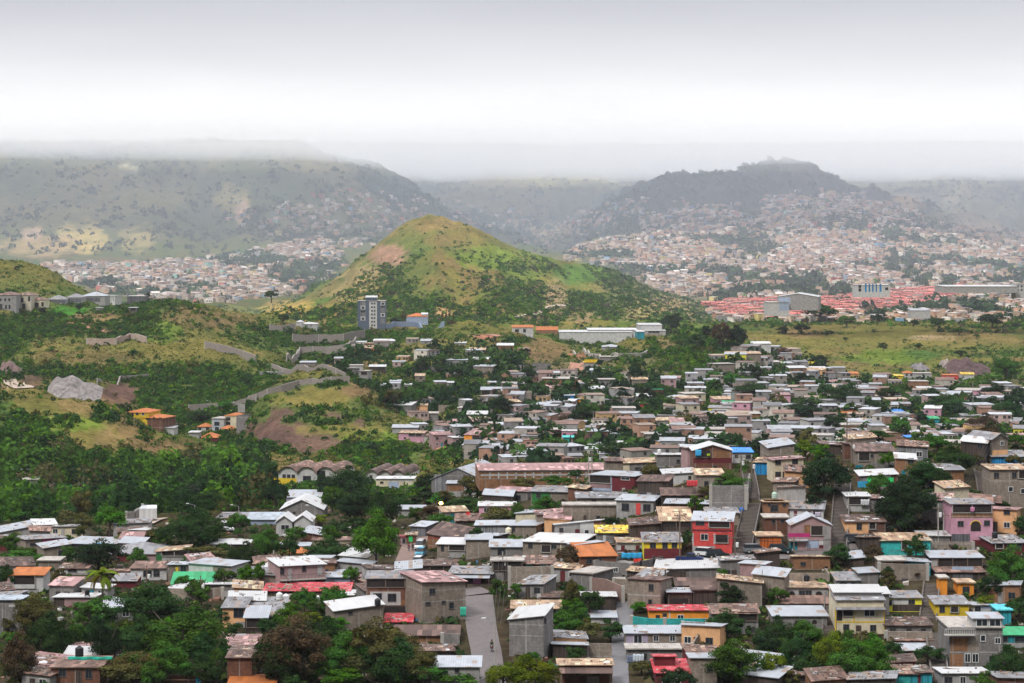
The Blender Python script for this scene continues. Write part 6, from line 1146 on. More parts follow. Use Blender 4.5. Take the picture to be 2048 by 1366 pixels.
def stairs(label, reg, p0, p1, w_=2.4):
    a = world(*px(reg, *p0), 300, 640); b = world(*px(reg, *p1), 300, 640); run = math.dist(a[:2], b[:2]); n_ = int(run/.8); STP.extend(dense([a, b], 3)); root = thing('stairway', a, label, 'stairs', None, math.atan2(b[1]-a[1], b[0]-a[0])-math.pi/2)
    q = MB(); k = MB()
    for i in range(n_):
        t0, t1 = i/n_, (i+1)/n_; X, Y = a[0]+(b[0]-a[0])*t1, a[1]+(b[1]-a[1])*t1; z = max(a[2]+(b[2]-a[2])*t1, float(height(X, Y)))-a[2]+.35
        q.box(-w_/2, w_/2, run*t0, run*t1, z-1.2, z)
        for s_ in (-1, 1): k.box(s_*(w_/2+.15)-.14, s_*(w_/2+.15)+.14, run*t0, run*t1, z-1.5, z+.5)
    q.obj('step', plain('worn_steps', (.085, .07, .06), .95, .45, 1.5), root)['kind'] = 'stuff'; k.obj('curb', plain('mossy_curb', (.15, .13, .115), .95, .4, 1), root)
    r = MB(); z0, z1 = .9, b[2]-a[2]+1.3; r.bar((w_/2+.15, 0, z0+.3), (w_/2+.15, run, z1), .04)
    for i in range(6): t = i/5; r.bar((w_/2+.15, run*t, (z1-z0)*t), (w_/2+.15, run*t, z0+.3+(z1-z0-.3)*t), .04)
    r.obj('handrail', STEEL, root)
stairs('long concrete stairway beside the coral red house', 'R5', (1840, 1030), (1925, 640), 3.2)
stairs('upper end of the stairway between the blue cabin and tree', 'R5', (1925, 600), (1890, 400), 2.4)
stairs('steep stairway between peach house and charcoal house', 'R6', (560, 1000), (600, 480), 3.0)
stairs('narrow stairway beside the small yellow house', 'R4', (1195, 900), (1225, 640), 2.6)
stairs('dark stairway at the tall grey block house', 'R6', (1735, 600), (1700, 380), 2.2)
stairs('lower stairway beneath the slit window house', 'R4', (1290, 1366), (1235, 1000), 2.4)
stairs('side steps beside the two arched house', 'R4', (470, 1000), (490, 700), 2.6)
# ---------------------------------------------------------------- poles and wires
def pole(label, reg, u, v0, v1, kind='p', dr=(300, 640), lean=0.0):
    U, V1 = px(reg, u, v1); _, V0 = px(reg, u, v0); d = hit(U, V1, *dr); s = d/F; h = (V1-V0)*s; x = (U-1024)*s; z = CAMZ+(HV-V1)*s
    root = thing('lamp_post' if kind == 'l' else 'utility_pole', (x, d, z), label, 'street lamp' if kind == 'l' else 'utility pole')
    MB().bar((0, 0, -2), (lean, 0, h), .17 if kind != 'l' else .11, .10 if kind != 'l' else .07, 8).obj('mast', CONC if kind != 'w' else WOOD, root)
    if kind == 'l':
        q = MB(); q.bar((lean, 0, h-.1), (lean-1.6, -.2, h+.4), .05); q.obj('arm', STEEL, root); MB().box(lean-2.2, lean-1.5, -.35, -.05, h+.32, h+.5).obj('lamp_head', FRW, root)
    else:
        q = MB(); q.box(lean-1.1, lean+1.1, -.2, -.08, h-.9, h-.76)
        for k in (-1, -.35, .35, 1): q.bar((lean+k, -.14, h-.76), (lean+k, -.14, h-.5), .05)
        q.obj('crossarm', WOOD, root)
        if int(u) % 3 == 0: MB().lathe([(.28, 0), (.3, .1), (.3, .8), (.24, .9)], 10, (lean+.42, 0, h-2.6)).obj('transformer', FRW, root)
    return Vector((x+lean, d, z+h-.7))
PL = {}
for i, (lb, rg, u, v0, v1, kd, dr) in enumerate([
 ('dark pole in front of the yellow over maroon house', 'R3', 1253, 82, 440, 'w', 0), ('pole beside the low tan roofed white house', 'R3', 772, 300, 480, 'w', 0), ('tall pole at the left neighbour of two storey white roof house', 'R2', 132, 375, 610, 'p', 0), ('pole standing in the bright green tree', 'R2', 910, 330, 530, 'p', 0),
 ('pale concrete pole at the upper street', 'R2', 1037, 270, 515, 'p', 0), ('pole with transformer before the dark store', 'R2', 1842, 385, 610, 'p', 0), ('pale lamp post beside the lower street', 'R2', 1786, 900, 1250, 'l', 0), ('dark pole before the blank beige house', 'R2', 582, 735, 900, 'w', 0),
 ('pole in front of the white house with rust streaked roof', 'R1', 1095, 490, 665, 'w', 0), ('pole at the joint of the white wall house', 'R1', 1248, 445, 600, 'w', 0), ('pole before the green ridged roof', 'R1', 1497, 565, 755, 'w', 0), ('leaning pole beside the long brick warehouse', 'R5', 612, 205, 405, 'p', 0),
 ('second pole beside the long brick warehouse', 'R5', 640, 215, 405, 'p', 0), ('pole before the bright blue roof edge', 'R5', 1833, 225, 420, 'w', 0), ('pole beside blue corrugated cabin', 'R5', 1920, 250, 480, 'w', 0), ('tall pole rising over the ridge', 'R6', 632, -90, 270, 'w', 0),
 ('short pole beside the tall ridge pole', 'R6', 672, 95, 330, 'w', 0), ('pole with lamp beside the pink house', 'R6', 1362, 630, 955, 'p', 0), ('thin pole next to the lamp pole by the pink house', 'R6', 1405, 690, 950, 'p', 0), ('leaning dark pole before the gabled house at crest', 'R6', 1776, 95, 300, 'w', 0),
 ('steel pole on the wooded bank', 'R8', 668, 400, 590, 'p', (620, 1100)), ('shorter steel pole on the wooded bank', 'R8', 632, 455, 620, 'p', (620, 1100)), ('pole at the truck yard gate', 'R8', 1055, 690, 815, 'p', (620, 1100)), ('lamp post over the trailers', 'R8', 1197, 645, 760, 'l', (620, 1100)),
 ('tall lamp post behind the parked vans', 'R8', 1558, 640, 760, 'l', (620, 1100)), ('lamp post above the metal hall', 'R8', 1910, 650, 720, 'l', (620, 1100)), ('pole between factory hall and dark pine', 'R7', 1195, 500, 580, 'w', (620, 1100)), ('pole before grey warehouse', 'R7', 1722, 430, 560, 'w', (620, 1100)),
 ('lamp post with curved arm among the trees', 'R2', 440, 50, 210, 'l', 0), ('pole in front of the teal door', 'R6', 208, 895, 1035, 'w', 0), ('dark pole at bottom alley house', 'R3', 548, 1262, 1400, 'w', 0), ('pole on the coral red house corner', 'R3', 1665, 250, 440, 'w', 0),
 ('grey pole by the settlement cluster', 'M4', 1640, 820, 1100, 'p', (900, 2000)), ('thin pole near the red dirt lane', 'M3', 650, 1050, 1200, 'p', (800, 2000)), ('lamp by the white roofed yard', 'M2', 120, 680, 760, 'l', (1000, 2000)), ('lamp post on the valley road', 'M1', 1685, 970, 1050, 'l', (1000, 2000)), ('pole standing beside the valley villas', 'M1', 1415, 1135, 1215, 'p', (1000, 2000))]):
    PL[i] = pole(lb, rg, u, v0, v1, kd, dr or (300, 640))
def wire(a, b, sag, label):
    q = MB(); n_ = 14
    for off in (-.7, 0, .7):
        pr_ = None
        for i in range(n_+1):
            t = i/n_; p = a.lerp(b, t); p = Vector((p.x+off, p.y, p.z-sag*4*t*(1-t)-abs(off)*.2))
            if pr_ is not None: q.bar(pr_, p, .03, n=4)
            pr_ = p
    o = q.obj('power_line', plain('black_cable', (.03, .03, .03), .6)); tag(o, label, 'power line', 'power lines between the poles')
for a, b, l_ in [(0, 1, 'sagging cables crossing above the yellow over maroon house'), (0, 31, 'cables reaching the coral red house'), (2, 3, 'cables over the pale blue low house'), (3, 4, 'cables between the green tree and the upper street'), (4, 5, 'cables crossing the street to the dark store'), (8, 9, 'cables over the white house with rust streaked roof'),
 (9, 10, 'cables running to the green ridged roof'), (5, 6, 'long cables following the lower street'), (13, 14, 'cables beside the blue corrugated cabin'), (15, 16, 'cables over the ridge'), (17, 19, 'cables rising to the house at the crest'), (17, 29, 'cables over the turquoise brick house'), (7, 2, 'cables above the long red roof'), (29, 0, 'cables over the terrace road')]:
    wire(PL[a], PL[b], 1.2+.02*(PL[a]-PL[b]).length, l_)
# ---------------------------------------------------------------- tanks, dishes, laundry
def on_house(reg, u, v):
    U, V = px(reg, u, v); best = None
    for h in NH:
        if h[5]-6 <= U <= h[6]+6 and h[8]-6 <= V <= h[1]:
            e = abs(V-(h[7]+h[8])/2)
            if best is None or e < best[0]: best = (e, h)
    d = best[1][4]+.8 if best else hit(U, V, 300, 700)
    s = d/F; return Vector(((U-1024)*s, d, CAMZ+(HV-V)*s)), s
def tank(label, reg, u, v0, v1, c, stand=False):
    p, s = on_house(reg, u, v1); h = (v1-v0)/REG[reg][2]*s; r = h*.42
    root = thing('water_tank', p, label, 'water tank'); m = plain('tank_'+c, dict(white=(.62, .63, .62), black=(.02, .02, .022), blue=(.02, .13, .45), cream=(.60, .54, .40), green=(.38, .50, .42))[c], .45, .1)
    MB().lathe([(r, 0), (r, h*.28), (r*.94, h*.31), (r, h*.34), (r, h*.60), (r*.94, h*.63), (r, h*.66), (r*.97, h*.80), (r*.45, h*.94), (r*.32, h*.95)], 18).obj('shell', m, root, None, True)
    MB().lathe([(r*.36, h*.95), (r*.36, h*1.0), (r*.1, h*1.02)], 12).obj('lid', m, root)
    if stand:
        q = MB()
        for a in (-1, 1):
            for b in (-1, 1): q.box(a*r*.8-.06, a*r*.8+.06, b*r*.8-.06, b*r*.8+.06, -1.6, 0)
        q.box(-r, r, -r, r, -.12, 0); q.obj('stand', STEEL, root)
for l_, a in [('nearer of two white water tanks by the small block house', ('R2', 175, 688, 748, 'white')), ('second white water tank, slightly lower than its twin', ('R2', 223, 700, 762, 'white')), ('third white tank standing apart from the pair', ('R2', 461, 713, 752, 'white')), ('black tank on the blank beige house', ('R2', 908, 732, 788, 'black')),
 ('cream tank on a frame above the turquoise fence', ('R3', 980, 730, 792, 'cream', True)), ('cream tank on the broad patchy white roof', ('R3', 1575, 420, 468, 'cream')), ('bright blue tank behind the coral red house', ('R3', 1713, 55, 98, 'blue', True)), ('cream tank beside the flat canopy', ('R2', 1885, 203, 262, 'cream')),
 ('black tank on the red brick house', ('R1', 592, 1090, 1165, 'black')), ('black tank near the coconut palm', ('R1', 650, 665, 708, 'black', True)), ('black tank on the maroon walled house', ('R6', 1815, 850, 905, 'black')), ('white tank with blue label beside yellow house', ('R4', 1478, 765, 822, 'white')),
 ('pale green tank above the orange brick house', ('R6', 52, 535, 588, 'green')), ('white square shouldered tank on small white roof', ('R5', 1178, 193, 228, 'white')), ('black tank in the roofless beige shell', ('R4', 288, 555, 606, 'black')), ('pale tank on the block house by stairway top', ('R6', 465, 395, 440, 'green')), ('dark tank at the foot of dark shed', ('R3', 1300, 700, 730, 'black')),
 ('blue barrel on the block house roof terrace', ('R4', 1458, 935, 970, 'blue')), ('pale tank behind the grey gabled roof', ('R3', 262, 800, 850, 'black', True))]: tank(l_, *a)
def dish(label, reg, u, v, r_, c='red', az=200):
    p, s = on_house(reg, u, v); r = r_/REG[reg][2]*s; root = thing('satellite_dish', p, label, 'satellite dish', None, R(az-180)); root.scale = (1, 1, 1)
    q = MB(); n_ = 16
    for j in range(4):
        for k in range(n_): t = 2*math.pi*k/n_; rr = r*j/3; q.V.append((rr*math.cos(t), -.25*r+.3*(rr/r)**2*r*-1, rr*math.sin(t)))
    for j in range(3): q.F += [(j*n_+k, j*n_+(k+1) % n_, (j+1)*n_+(k+1) % n_, (j+1)*n_+k) for k in range(n_)]
    q.obj('reflector', plain('dish_'+c, (.40, .02, .02) if c == 'red' else (.5, .5, .5), .5), root, (0, 0, r*.9), True).rotation_euler = (R(-25), 0, 0)
    q = MB(); q.bar((0, 0, -.6), (0, 0, r*.8), .05).bar((0, -.2*r, r*.9), (0, -1.1*r, r*.9), .03).obj('mount', STEEL, root)
for a in [('red dish on the thin white roof of small block house', 'R5', 1272, 312, 17), ('red dish by the rusty roofed dark shack', 'R2', 1580, 118, 17), ('dark red dish on the canopy house', 'R1', 1092, 428, 18), ('grey dish on the dusty pink house', 'R1', 542, 780, 22, 'grey'), ('red dish on rusty roof near terrace road', 'R3', 1895, 440, 22), ('white dish at the picture corner beneath the red brick house', 'R1', 272, 1300, 36, 'grey'),
 ('small grey dish above the mustard roof', 'R3', 760, 190, 10, 'grey'), ('grey dish on the white framed porch house', 'R6', 700, 545, 10, 'grey')]: dish(*a)
def cloth(label, reg, u0, u1, v0, v1, c, name='laundry'):
    p, s = on_house(reg, (u0+u1)/2, v1); w_ = (u1-u0)/REG[reg][2]*s; h = (v1-v0)/REG[reg][2]*s; V = []; Fc = []; n_ = 12
    for i in range(n_+1):
        for j in range(5): V.append(((i/n_-.5)*w_, -1.4+.12*math.sin(i*1.9+j*.6), h*(1-j/4)+.05*math.sin(i*1.3)))
    Fc = [(i*5+j, i*5+j+1, (i+1)*5+j+1, (i+1)*5+j) for i in range(n_) for j in range(4)]
    o = link(name, mesh_from(name, V, Fc, [plain('cloth_%02d%02d%02d' % tuple(int(x*99) for x in c), c, .9)], None, True), None, p)
    sm = o.modifiers.new('thickness', 'SOLIDIFY'); sm.thickness = .02; tag(o, label, name)
for a in [('red cloth hanging on the roofless grey building', 'R3', 905, 962, 425, 462, (.6, .05, .03)), ('blue tarpaulin over the roofless grey building', 'R3', 815, 965, 388, 430, (.03, .30, .55), 'tarpaulin'), ('bright blue cloth on the brick terrace', 'R5', 1464, 1510, 195, 245, (.05, .35, .62)), ('pink towel on the pink house terrace', 'R6', 1610, 1640, 652, 688, (.6, .25, .40)), ('green yellow towel on the brick terrace', 'R5', 1556, 1578, 226, 244, (.45, .6, .05)),
 ('white washing at the lilac and beige house', 'R3', 900, 980, 1140, 1200, (.45, .5, .55)), ('dark washing beside the white washing', 'R3', 855, 898, 1150, 1210, (.15, .18, .25)), ('green tarpaulin spread on the red brick house roof', 'R1', 520, 850, 1158, 1182, (.03, .40, .30), 'tarpaulin'), ('red flowers and clothes on the cream workshop roof', 'R5', 1395, 1480, 438, 485, (.5, .05, .06)),
 ('white washing on the porch beside the stairway', 'R6', 735, 800, 590, 640, (.5, .5, .52)), ('pale washing on the two tone house', 'R6', 370, 410, 690, 730, (.45, .42, .5)), ('striped goods hanging in the street shop', 'R2', 1620, 1680, 575, 620, (.30, .12, .25)), ('green banner wall by the corner house', 'R2', 1525, 1568, 790, 862, (.05, .42, .30), 'banner')]: cloth(*a)
# ---------------------------------------------------------------- vehicles
GLASS = plain('car_glass', (.02, .025, .03), .15, .2); TYRE = plain('tyre', (.02, .02, .02), .9); RIM = plain('wheel_rim', (.35, .35, .36), .4); LAMPM = plain('headlight', (.6, .6, .58), .2)
def prof(q, pts, w0, w1, n0=0):
    """side outline (y, z) extruded across x; width can taper with height"""
    zs_ = [p[1] for p in pts]; a, b = min(zs_), max(zs_); i = len(q.V); n_ = len(pts)
    for sgn in (-1, 1):
        for y, z in pts: t = (z-a)/max(b-a, .01); q.V.append((sgn*(w0+(w1-w0)*t)/2, y, z))
    q.F += [tuple(range(i, i+n_)), tuple(range(i+n_, i+2*n_))[::-1]]+[(i+k, i+n_+k, i+n_+(k+1) % n_, i+(k+1) % n_) for k in range(n_)]
    return q
def vehicle(label, reg, u, v, yaw, kind, c, dr=(300, 640), name=None, sc_=1.0):
    x, d, z = world(*px(reg, u, v), *dr); root = thing(name or {'pickup': 'pickup_truck', 'suv': 'parked_car', 'van': 'parked_van', 'trailer': 'truck_trailer'}[kind], (x, d, z+.15), label, {'pickup': 'pickup truck', 'suv': 'car', 'van': 'van', 'trailer': 'trailer'}[kind], 'vehicles parked in the settlement', R(yaw)); root.scale = (sc_,)*3
    m = plain('paint_%02d_%02d_%02d' % tuple(int(k*99) for k in c), c, .35, .06)
    L_, W_ = {'pickup': (5.2, 1.8), 'suv': (4.6, 1.8), 'van': (4.8, 1.85), 'trailer': (8, 2.5)}[kind]; a = -L_/2; b = L_/2
    if kind == 'trailer':
        MB().box(-1.25, 1.25, a, b, 1.1, 3.8).obj('cargo_box', m, root); MB().box(-1.1, -.2, a-.03, a+.02, 1.2, 3.7).obj('door', plain('trailer_door', (.5, .5, .5)), root); MB().box(.2, 1.1, a-.03, a+.02, 1.2, 3.7).obj('door', plain('trailer_door', (.5, .5, .5)), root); MB().box(-.9, .9, a+.2, b-.2, .8, 1.1).obj('chassis', STEEL, root); wy = (a+1, a+2.2)
    else:
        body = [(a, .35), (b, .35), (b, .95), (a+.1, 1.0)]
        if kind == 'suv': body = [(a, .35), (b, .35), (b, .95), (b-.1, 1.0), (a+1.1, 1.05), (a+.1, .85)]; cab = [(a+1.0, 1.03), (b-.08, 1.03), (b-.35, 1.68), (a+1.7, 1.68)]
        elif kind == 'van': body = [(a, .35), (b, .35), (b, 1.1), (a+.5, 1.1), (a, .8)]; cab = [(a+.45, 1.08), (b-.02, 1.08), (b-.1, 1.95), (a+1.1, 1.95)]
        else: body = [(a, .4), (b, .4), (b, 1.0), (b-2.1, 1.05), (a+1.1, 1.05), (a, .9)]; cab = [(a+1.1, 1.03), (b-2.0, 1.03), (b-2.2, 1.65), (a+1.7, 1.65)]
        prof(MB(), body, W_, W_*.96).obj('body', m, root); g = prof(MB(), cab, W_*.93, W_*.76).obj('window', GLASS, root); zt = max(p[1] for p in cab); y0, y1 = [p[0] for p in cab if p[1] == zt][::-1]
        MB().box(-W_*.38, W_*.38, min(y0, y1), max(y0, y1), zt, zt+.06).obj('roof', m, root)
        if kind == 'pickup': MB().box(-W_*.40, W_*.40, b-1.9, b-.15, 1.02, 1.07).obj('cargo_bed', TYRE, root)
        if kind == 'van':
            q = MB()
            for k in (-.7, 0, .7): q.box(-.75, .75, k-.03, k+.03, zt+.15, zt+.2)
            for k in (-.7, .7): q.box(k-.03, k+.03, -1.2, 1.4, zt+.1, zt+.22)
            q.obj('roof_rack', STEEL, root)
        for sx_ in (-1, 1): MB().box(sx_*W_*.36-.16, sx_*W_*.36+.16, a-.04, a+.06, .62, .8).obj('headlight', LAMPM, root)
        MB().box(-.45, .45, a-.05, a+.02, .45, .6).obj('bumper', STEEL, root); wy = (a+.85, b-.95)
    for y in wy:
        for sx_ in (-1, 1):
            w_ = MB(); w_.bar((sx_*(W_/2-.22), y, .33), (sx_*(W_/2+.02), y, .33), .34, n=14); o = w_.obj('wheel', TYRE, root); MB().bar((sx_*(W_/2), y, .33), (sx_*(W_/2+.04), y, .33), .19, n=10).obj('rim', RIM, o)
for a in [('dark blue pickup parked below the yellow over maroon house', 'R3', 1325, 468, 82, 'pickup', (.012, .022, .09)), ('black four wheel drive parked before the coral red house', 'R3', 1535, 440, 96, 'suv', (.015, .02, .02)), ('white car nose behind the black four wheel drive', 'R3', 1455, 428, 60, 'suv', (.6, .6, .6)), ('dark green wagon beside the rust orange garage', 'R4', 92, 402, 84, 'suv', (.012, .03, .035)),
 ('grey car parked half behind the bush', 'R3', 1815, 400, 95, 'suv', (.16, .17, .18)), ('white van with roof rack on the upper street', 'R2', 1228, 372, -8, 'van', (.6, .6, .6)), ('sky blue car behind white van', 'R2', 1228, 422, -8, 'suv', (.05, .25, .36)), ('white car nearest on the upper street', 'R2', 1205, 492, -10, 'suv', (.6, .6, .6)), ('charcoal car under the peach house', 'R6', 700, 948, 80, 'suv', (.05, .05, .055)),
 ('white box trailer parked in the gravel yard', 'R8', 1215, 802, 8, 'trailer', (.6, .62, .62), (620, 1200)), ('grey box trailer beside the white one', 'R8', 1162, 782, 4, 'trailer', (.4, .41, .42), (620, 1200)), ('white car on the bend above peach house', 'R8', 370, 438, 60, 'suv', (.6, .6, .6), (620, 1200)), ('white van beside the metal hall', 'R8', 1795, 846, 10, 'van', (.6, .6, .6), (500, 1200)), ('second white van beside the metal hall', 'R8', 1845, 850, 8, 'van', (.55, .56, .57), (500, 1200)),
 ('small white car by the settlement palm', 'M3', 250, 1190, 20, 'suv', (.6, .6, .6), (900, 2000)), ('white car on the road beyond the ridge', 'M4', 1062, 1320, 10, 'suv', (.6, .6, .6), (700, 2000))]: vehicle(*a)
# ---------------------------------------------------------------- people
SKIN = plain('skin', (.22, .12, .08), .6)
def person(label, reg, u, v, yaw, top, legs, stride=.12, loc=None, sit=False):
    if loc is None:
        x, d, z = world(*px(reg, u, v), 300, 640); loc = (x, d, z+.2)
    root = thing('person', loc, label, 'person', None, R(yaw))
    if sit: J = [(0, 0, .95), (0, .03, 1.15), (0, 0, 1.4), (0, -.02, 1.5), (.13, -.05, .93), (.22, -.40, .85), (.2, -.35, .45), (.2, -.5, .38), (-.13, -.05, .93), (-.22, -.40, .85), (-.2, -.35, .45), (-.2, -.5, .38), (.2, 0, 1.38), (.28, -.18, 1.18), (.22, -.45, 1.15), (-.2, 0, 1.38), (-.28, -.18, 1.18), (-.22, -.45, 1.15)]
    else: J = [(0, 0, .95), (0, .02, 1.15), (0, 0, 1.4), (0, -.01, 1.5), (.1, 0, .88), (.11, -stride*.6, .48), (.11, -stride, .07), (.11, -stride-.16, .04), (-.1, 0, .88), (-.11, stride*.3, .48), (-.11, stride, .08), (-.11, stride-.16, .04), (.19, 0, 1.38), (.25, .04, 1.1), (.24, -.08, .86), (-.19, 0, 1.38), (-.25, -.03, 1.1), (-.24, -.12, .86)]
    E = [(0, 1), (1, 2), (2, 3), (0, 4), (4, 5), (5, 6), (6, 7), (0, 8), (8, 9), (9, 10), (10, 11), (2, 12), (12, 13), (13, 14), (2, 15), (15, 16), (16, 17)]
    J = J+[(0, -.03, 1.62), (0, -.03, 1.70)]; E = E+[(3, 18), (18, 19)]; Rd = [.15, .13, .15, .055, .09, .07, .05, .04, .09, .07, .05, .04, .07, .045, .035, .07, .045, .035, .10, .08]
    for s_, wr in ((1, 14), (-1, 17)):      # palm, four fingers, thumb
        wx, wy_, wz = J[wr]; k0 = len(J); J.append((wx, wy_-.02, wz-.07)); E.append((wr, k0)); Rd.append(.032)
        for f in range(4):
            k = len(J); J += [(wx+s_*.002, wy_-.055+f*.02, wz-.115), (wx-s_*.012, wy_-.06+f*.02, wz-.15-.008*(f in (1, 2)))]; E += [(k0, k), (k, k+1)]; Rd += [.009, .008]
        k = len(J); J += [(wx-s_*.02, wy_-.065, wz-.08), (wx-s_*.022, wy_-.09, wz-.11)]; E += [(k0, k), (k, k+1)]; Rd += [.010, .009]
    me = bpy.data.meshes.new('body'); me.from_pydata(J, E, []); me.update(); o = link('body', me, root)
    o.modifiers.new('skin', 'SKIN'); sv = me.skin_vertices[0].data
    for i, r in enumerate(Rd): sv[i].radius = (r, r*.8 if i < 3 else r)
    sv[0].use_root = True; ss = o.modifiers.new('smooth', 'SUBSURF'); ss.levels = 1; ss.render_levels = 1
    m, n, b = shader('person_clothes'); sp = node(n, 'ShaderNodeSeparateXYZ', {0: objv(n)})
    hd = node(n, 'ShaderNodeMath', {0: sp.outputs[2], 1: 1.47}, operation='GREATER_THAN'); tp = node(n, 'ShaderNodeMath', {0: sp.outputs[2], 1: .92}, operation='GREATER_THAN')
    n.links.new(mixc(n, hd.outputs[0], mixc(n, tp.outputs[0], legs, top), (.22, .12, .08)), b.inputs['Base Color']); me.materials.append(m)
    MB().lathe([(.02, .13), (.07, .11), (.105, .04), (.11, -.04), (.09, -.09)][::-1], 10, (0, .0, 1.68)).obj('hair', plain('hair', (.015, .012, .01), .6), root, None, True)
    return root
person('person in dark red shirt walking up the upper street', 'R2', 1141, 390, 180, (.20, .02, .04), (.04, .06, .12)); person('person in black clothes walking beside the red shirt', 'R2', 1170, 390, 180, (.02, .018, .02), (.02, .02, .022), .16)
person('person standing at the roofed rooftop yard near white glazed room', 'R4', 1412, 1005, 0, (.4, .38, .36), (.05, .05, .08), .02)
mx_, md, mz = world(*px('R2', 1760, 1135), 300, 640)
mroot = thing('motorcycle', (mx_, md, mz+.2), 'motorcycle carrying two riders down the lower street', 'motorcycle')
for y in (-.65, .65): w_ = MB().bar((-.06, y, .32), (.06, y, .32), .32, n=16).obj('wheel', TYRE, mroot); MB().bar((-.07, y, .32), (.07, y, .32), .18, n=10).obj('rim', RIM, w_)
prof(MB(), [(-.5, .45), (.3, .4), (.45, .75), (.2, .82), (-.35, .95), (-.6, .8)], .28, .2).obj('frame', plain('bike_paint', (.25, .02, .02), .3), mroot); MB().box(-.14, .14, -.1, .75, .8, .9).obj('seat', TYRE, mroot); MB().bar((-.35, -.5, 1.05), (.35, -.5, 1.05), .02).obj('handlebar', STEEL, mroot); MB().lathe([(.05, 0), (.09, .05), (.09, .12)], 10, (0, -.66, .88)).obj('headlight', LAMPM, mroot)
person('rider in black jacket steering the motorcycle', '', 0, 0, 0, (.03, .03, .035), (.03, .035, .05), loc=(mx_, md, mz+.17), sit=True); person('passenger in khaki seated behind the motorcycle rider', '', 0, 0, 0, (.16, .14, .05), (.04, .04, .05), loc=(mx_, md+.48, mz+.24), sit=True)
# ---------------------------------------------------------------- landmarks
def vaults(label, reg, u0, u1, vt, vb, L, n_, yaw, rise, roofc, dr=(620, 1200), feats=()):
    U0, VT = px(reg, u0, vt); U1, VB = px(reg, u1, vb); uc = (U0+U1)/2; d = hit(uc, VB, *dr); s = d/F; W = (U1-U0)*s/math.cos(R(yaw)); H_ = (VB-VT)*s; root = thing('vaulted_hall', ((uc-1024)*s, d, CAMZ+(HV-VB)*s), label, 'hall', None, R(yaw))
    MB().box(-W/2, W/2, 0, L, -3, H_).obj('wall', wall_mat('wh'), root); w1 = W/n_
    for k in range(n_):
        a = -W/2+k*w1; V = []; q = MB(); m_ = 10; e = MB()
        for j in range(m_+1): t = math.pi*(.12+.76*j/m_); V.append((a+w1/2-math.cos(t)*w1/2*1.07, H_+(math.sin(t)-.37)*rise*1.6))
        for j in range(m_): (x0, z0), (x1, z1) = V[j], V[j+1]; q.slab([(x0, -.8, z0+.1), (x1, -.8, z1+.1), (x1, L+.5, z1+.1), (x0, L+.5, z0+.1)], .15); e.V += [(x0, 0, H_-.01), (x1, 0, H_-.01), (x1, 0, z1), (x0, 0, z0)]; i = len(e.V)-4; e.F.append((i, i+1, i+2, i+3))
        q.obj('roof', roof_mat(roofc), root); e.obj('gable', wall_mat('wh'), root)
    for f in feats:
        x = -W/2+f[1]*W; z = f[2]*H_
        if f[0] == 'w': add_window(root, x, z, f[3], f[4], FRD)
        else: MB().box(x-f[3]/2, x+f[3]/2, -.03, .02, z, z+f[4]).obj('wall_panel', wall_mat(f[5]), root)
vaults('white hall with three vaulted grey roofs at the wood edge', 'R7', 175, 640, 388, 482, 26, 3, -12, 2.6, 'rs', feats=[('w', .1, .6, 1.2, 1.2), ('w', .18, .6, 1.2, 1.2), ('w', .26, .6, 1.2, 1.2), ('w', .5, .1, 3, 3), ('w', .75, .35, 3, 4), ('p', .12, 0, 9, 2.5, 'ye')])
vaults('dark roofed vaulted hall behind the cream factory', 'R7', 870, 1190, 408, 440, 26, 3, -10, 2.2, 'dr', feats=[('w', .15, .4, 1, 1)])
def lattice(label, reg, u, v0, v1, w_, dr, c=(.45, .46, .48), panels=True, name='cell_tower'):
    U, V1 = px(reg, u, v1); _, V0 = px(reg, u, v0); d = hit(U, V1, *dr); s = d/F; h = (V1-V0)*s; root = thing(name, ((U-1024)*s, d, CAMZ+(HV-V1)*s), label, 'tower'); m = plain('tower_%02d%02d' % (int(c[0]*99), int(c[1]*99)), c, .5); q = MB(); n_ = 10
    cs = [(-1, -1), (1, -1), (1, 1), (-1, 1)]
    for k in range(4):
        a, b = cs[k], cs[(k+1) % 4]; q.bar((a[0]*w_, a[1]*w_, -2), (a[0]*w_*.3, a[1]*w_*.3, h), .12, n=5)
        for j in range(n_): f0, f1 = 1-.7*j/n_, 1-.7*(j+1)/n_; q.bar((a[0]*w_*f0, a[1]*w_*f0, h*j/n_), (b[0]*w_*f1, b[1]*w_*f1, h*(j+1)/n_), .06, n=4)
    q.obj('lattice_mast', m, root)
    if panels:
        for k in range(6):
            a = k*math.pi/3; MB().box(-.3, .3, -.12, .12, 0, 2.6).obj('antenna_panel', FRW, root, (math.cos(a)*1.3, math.sin(a)*1.3, h-2.4-(k % 2)*2)).rotation_euler = (0, 0, a)
lattice('cell tower with white antenna panels beside the long brick warehouse', 'R7', 1775, 275, 500, 1.6, (620, 1000)); lattice('thin red and white mast in the left city', 'F1', 1068, 1120, 1280, 2, (2400, 4500), (.5, .3, .25), False); lattice('tall lattice mast at the far right slope', 'F4', 1925, 780, 920, 4, (3000, 6000), (.4, .4, .42), False)
lattice('mast on the hilltop of the far settlement', 'F4', 820, 480, 600, 4, (3000, 6000), (.45, .3, .3), False); lattice('pale mast at the foot of the dark mountain', 'F3', 905, 915, 990, 2, (2400, 5000), (.6, .6, .6), False); lattice('red and white mast in the middle of the far city', 'F4', 250, 1000, 1240, 3, (2300, 5000), (.5, .25, .2), False)
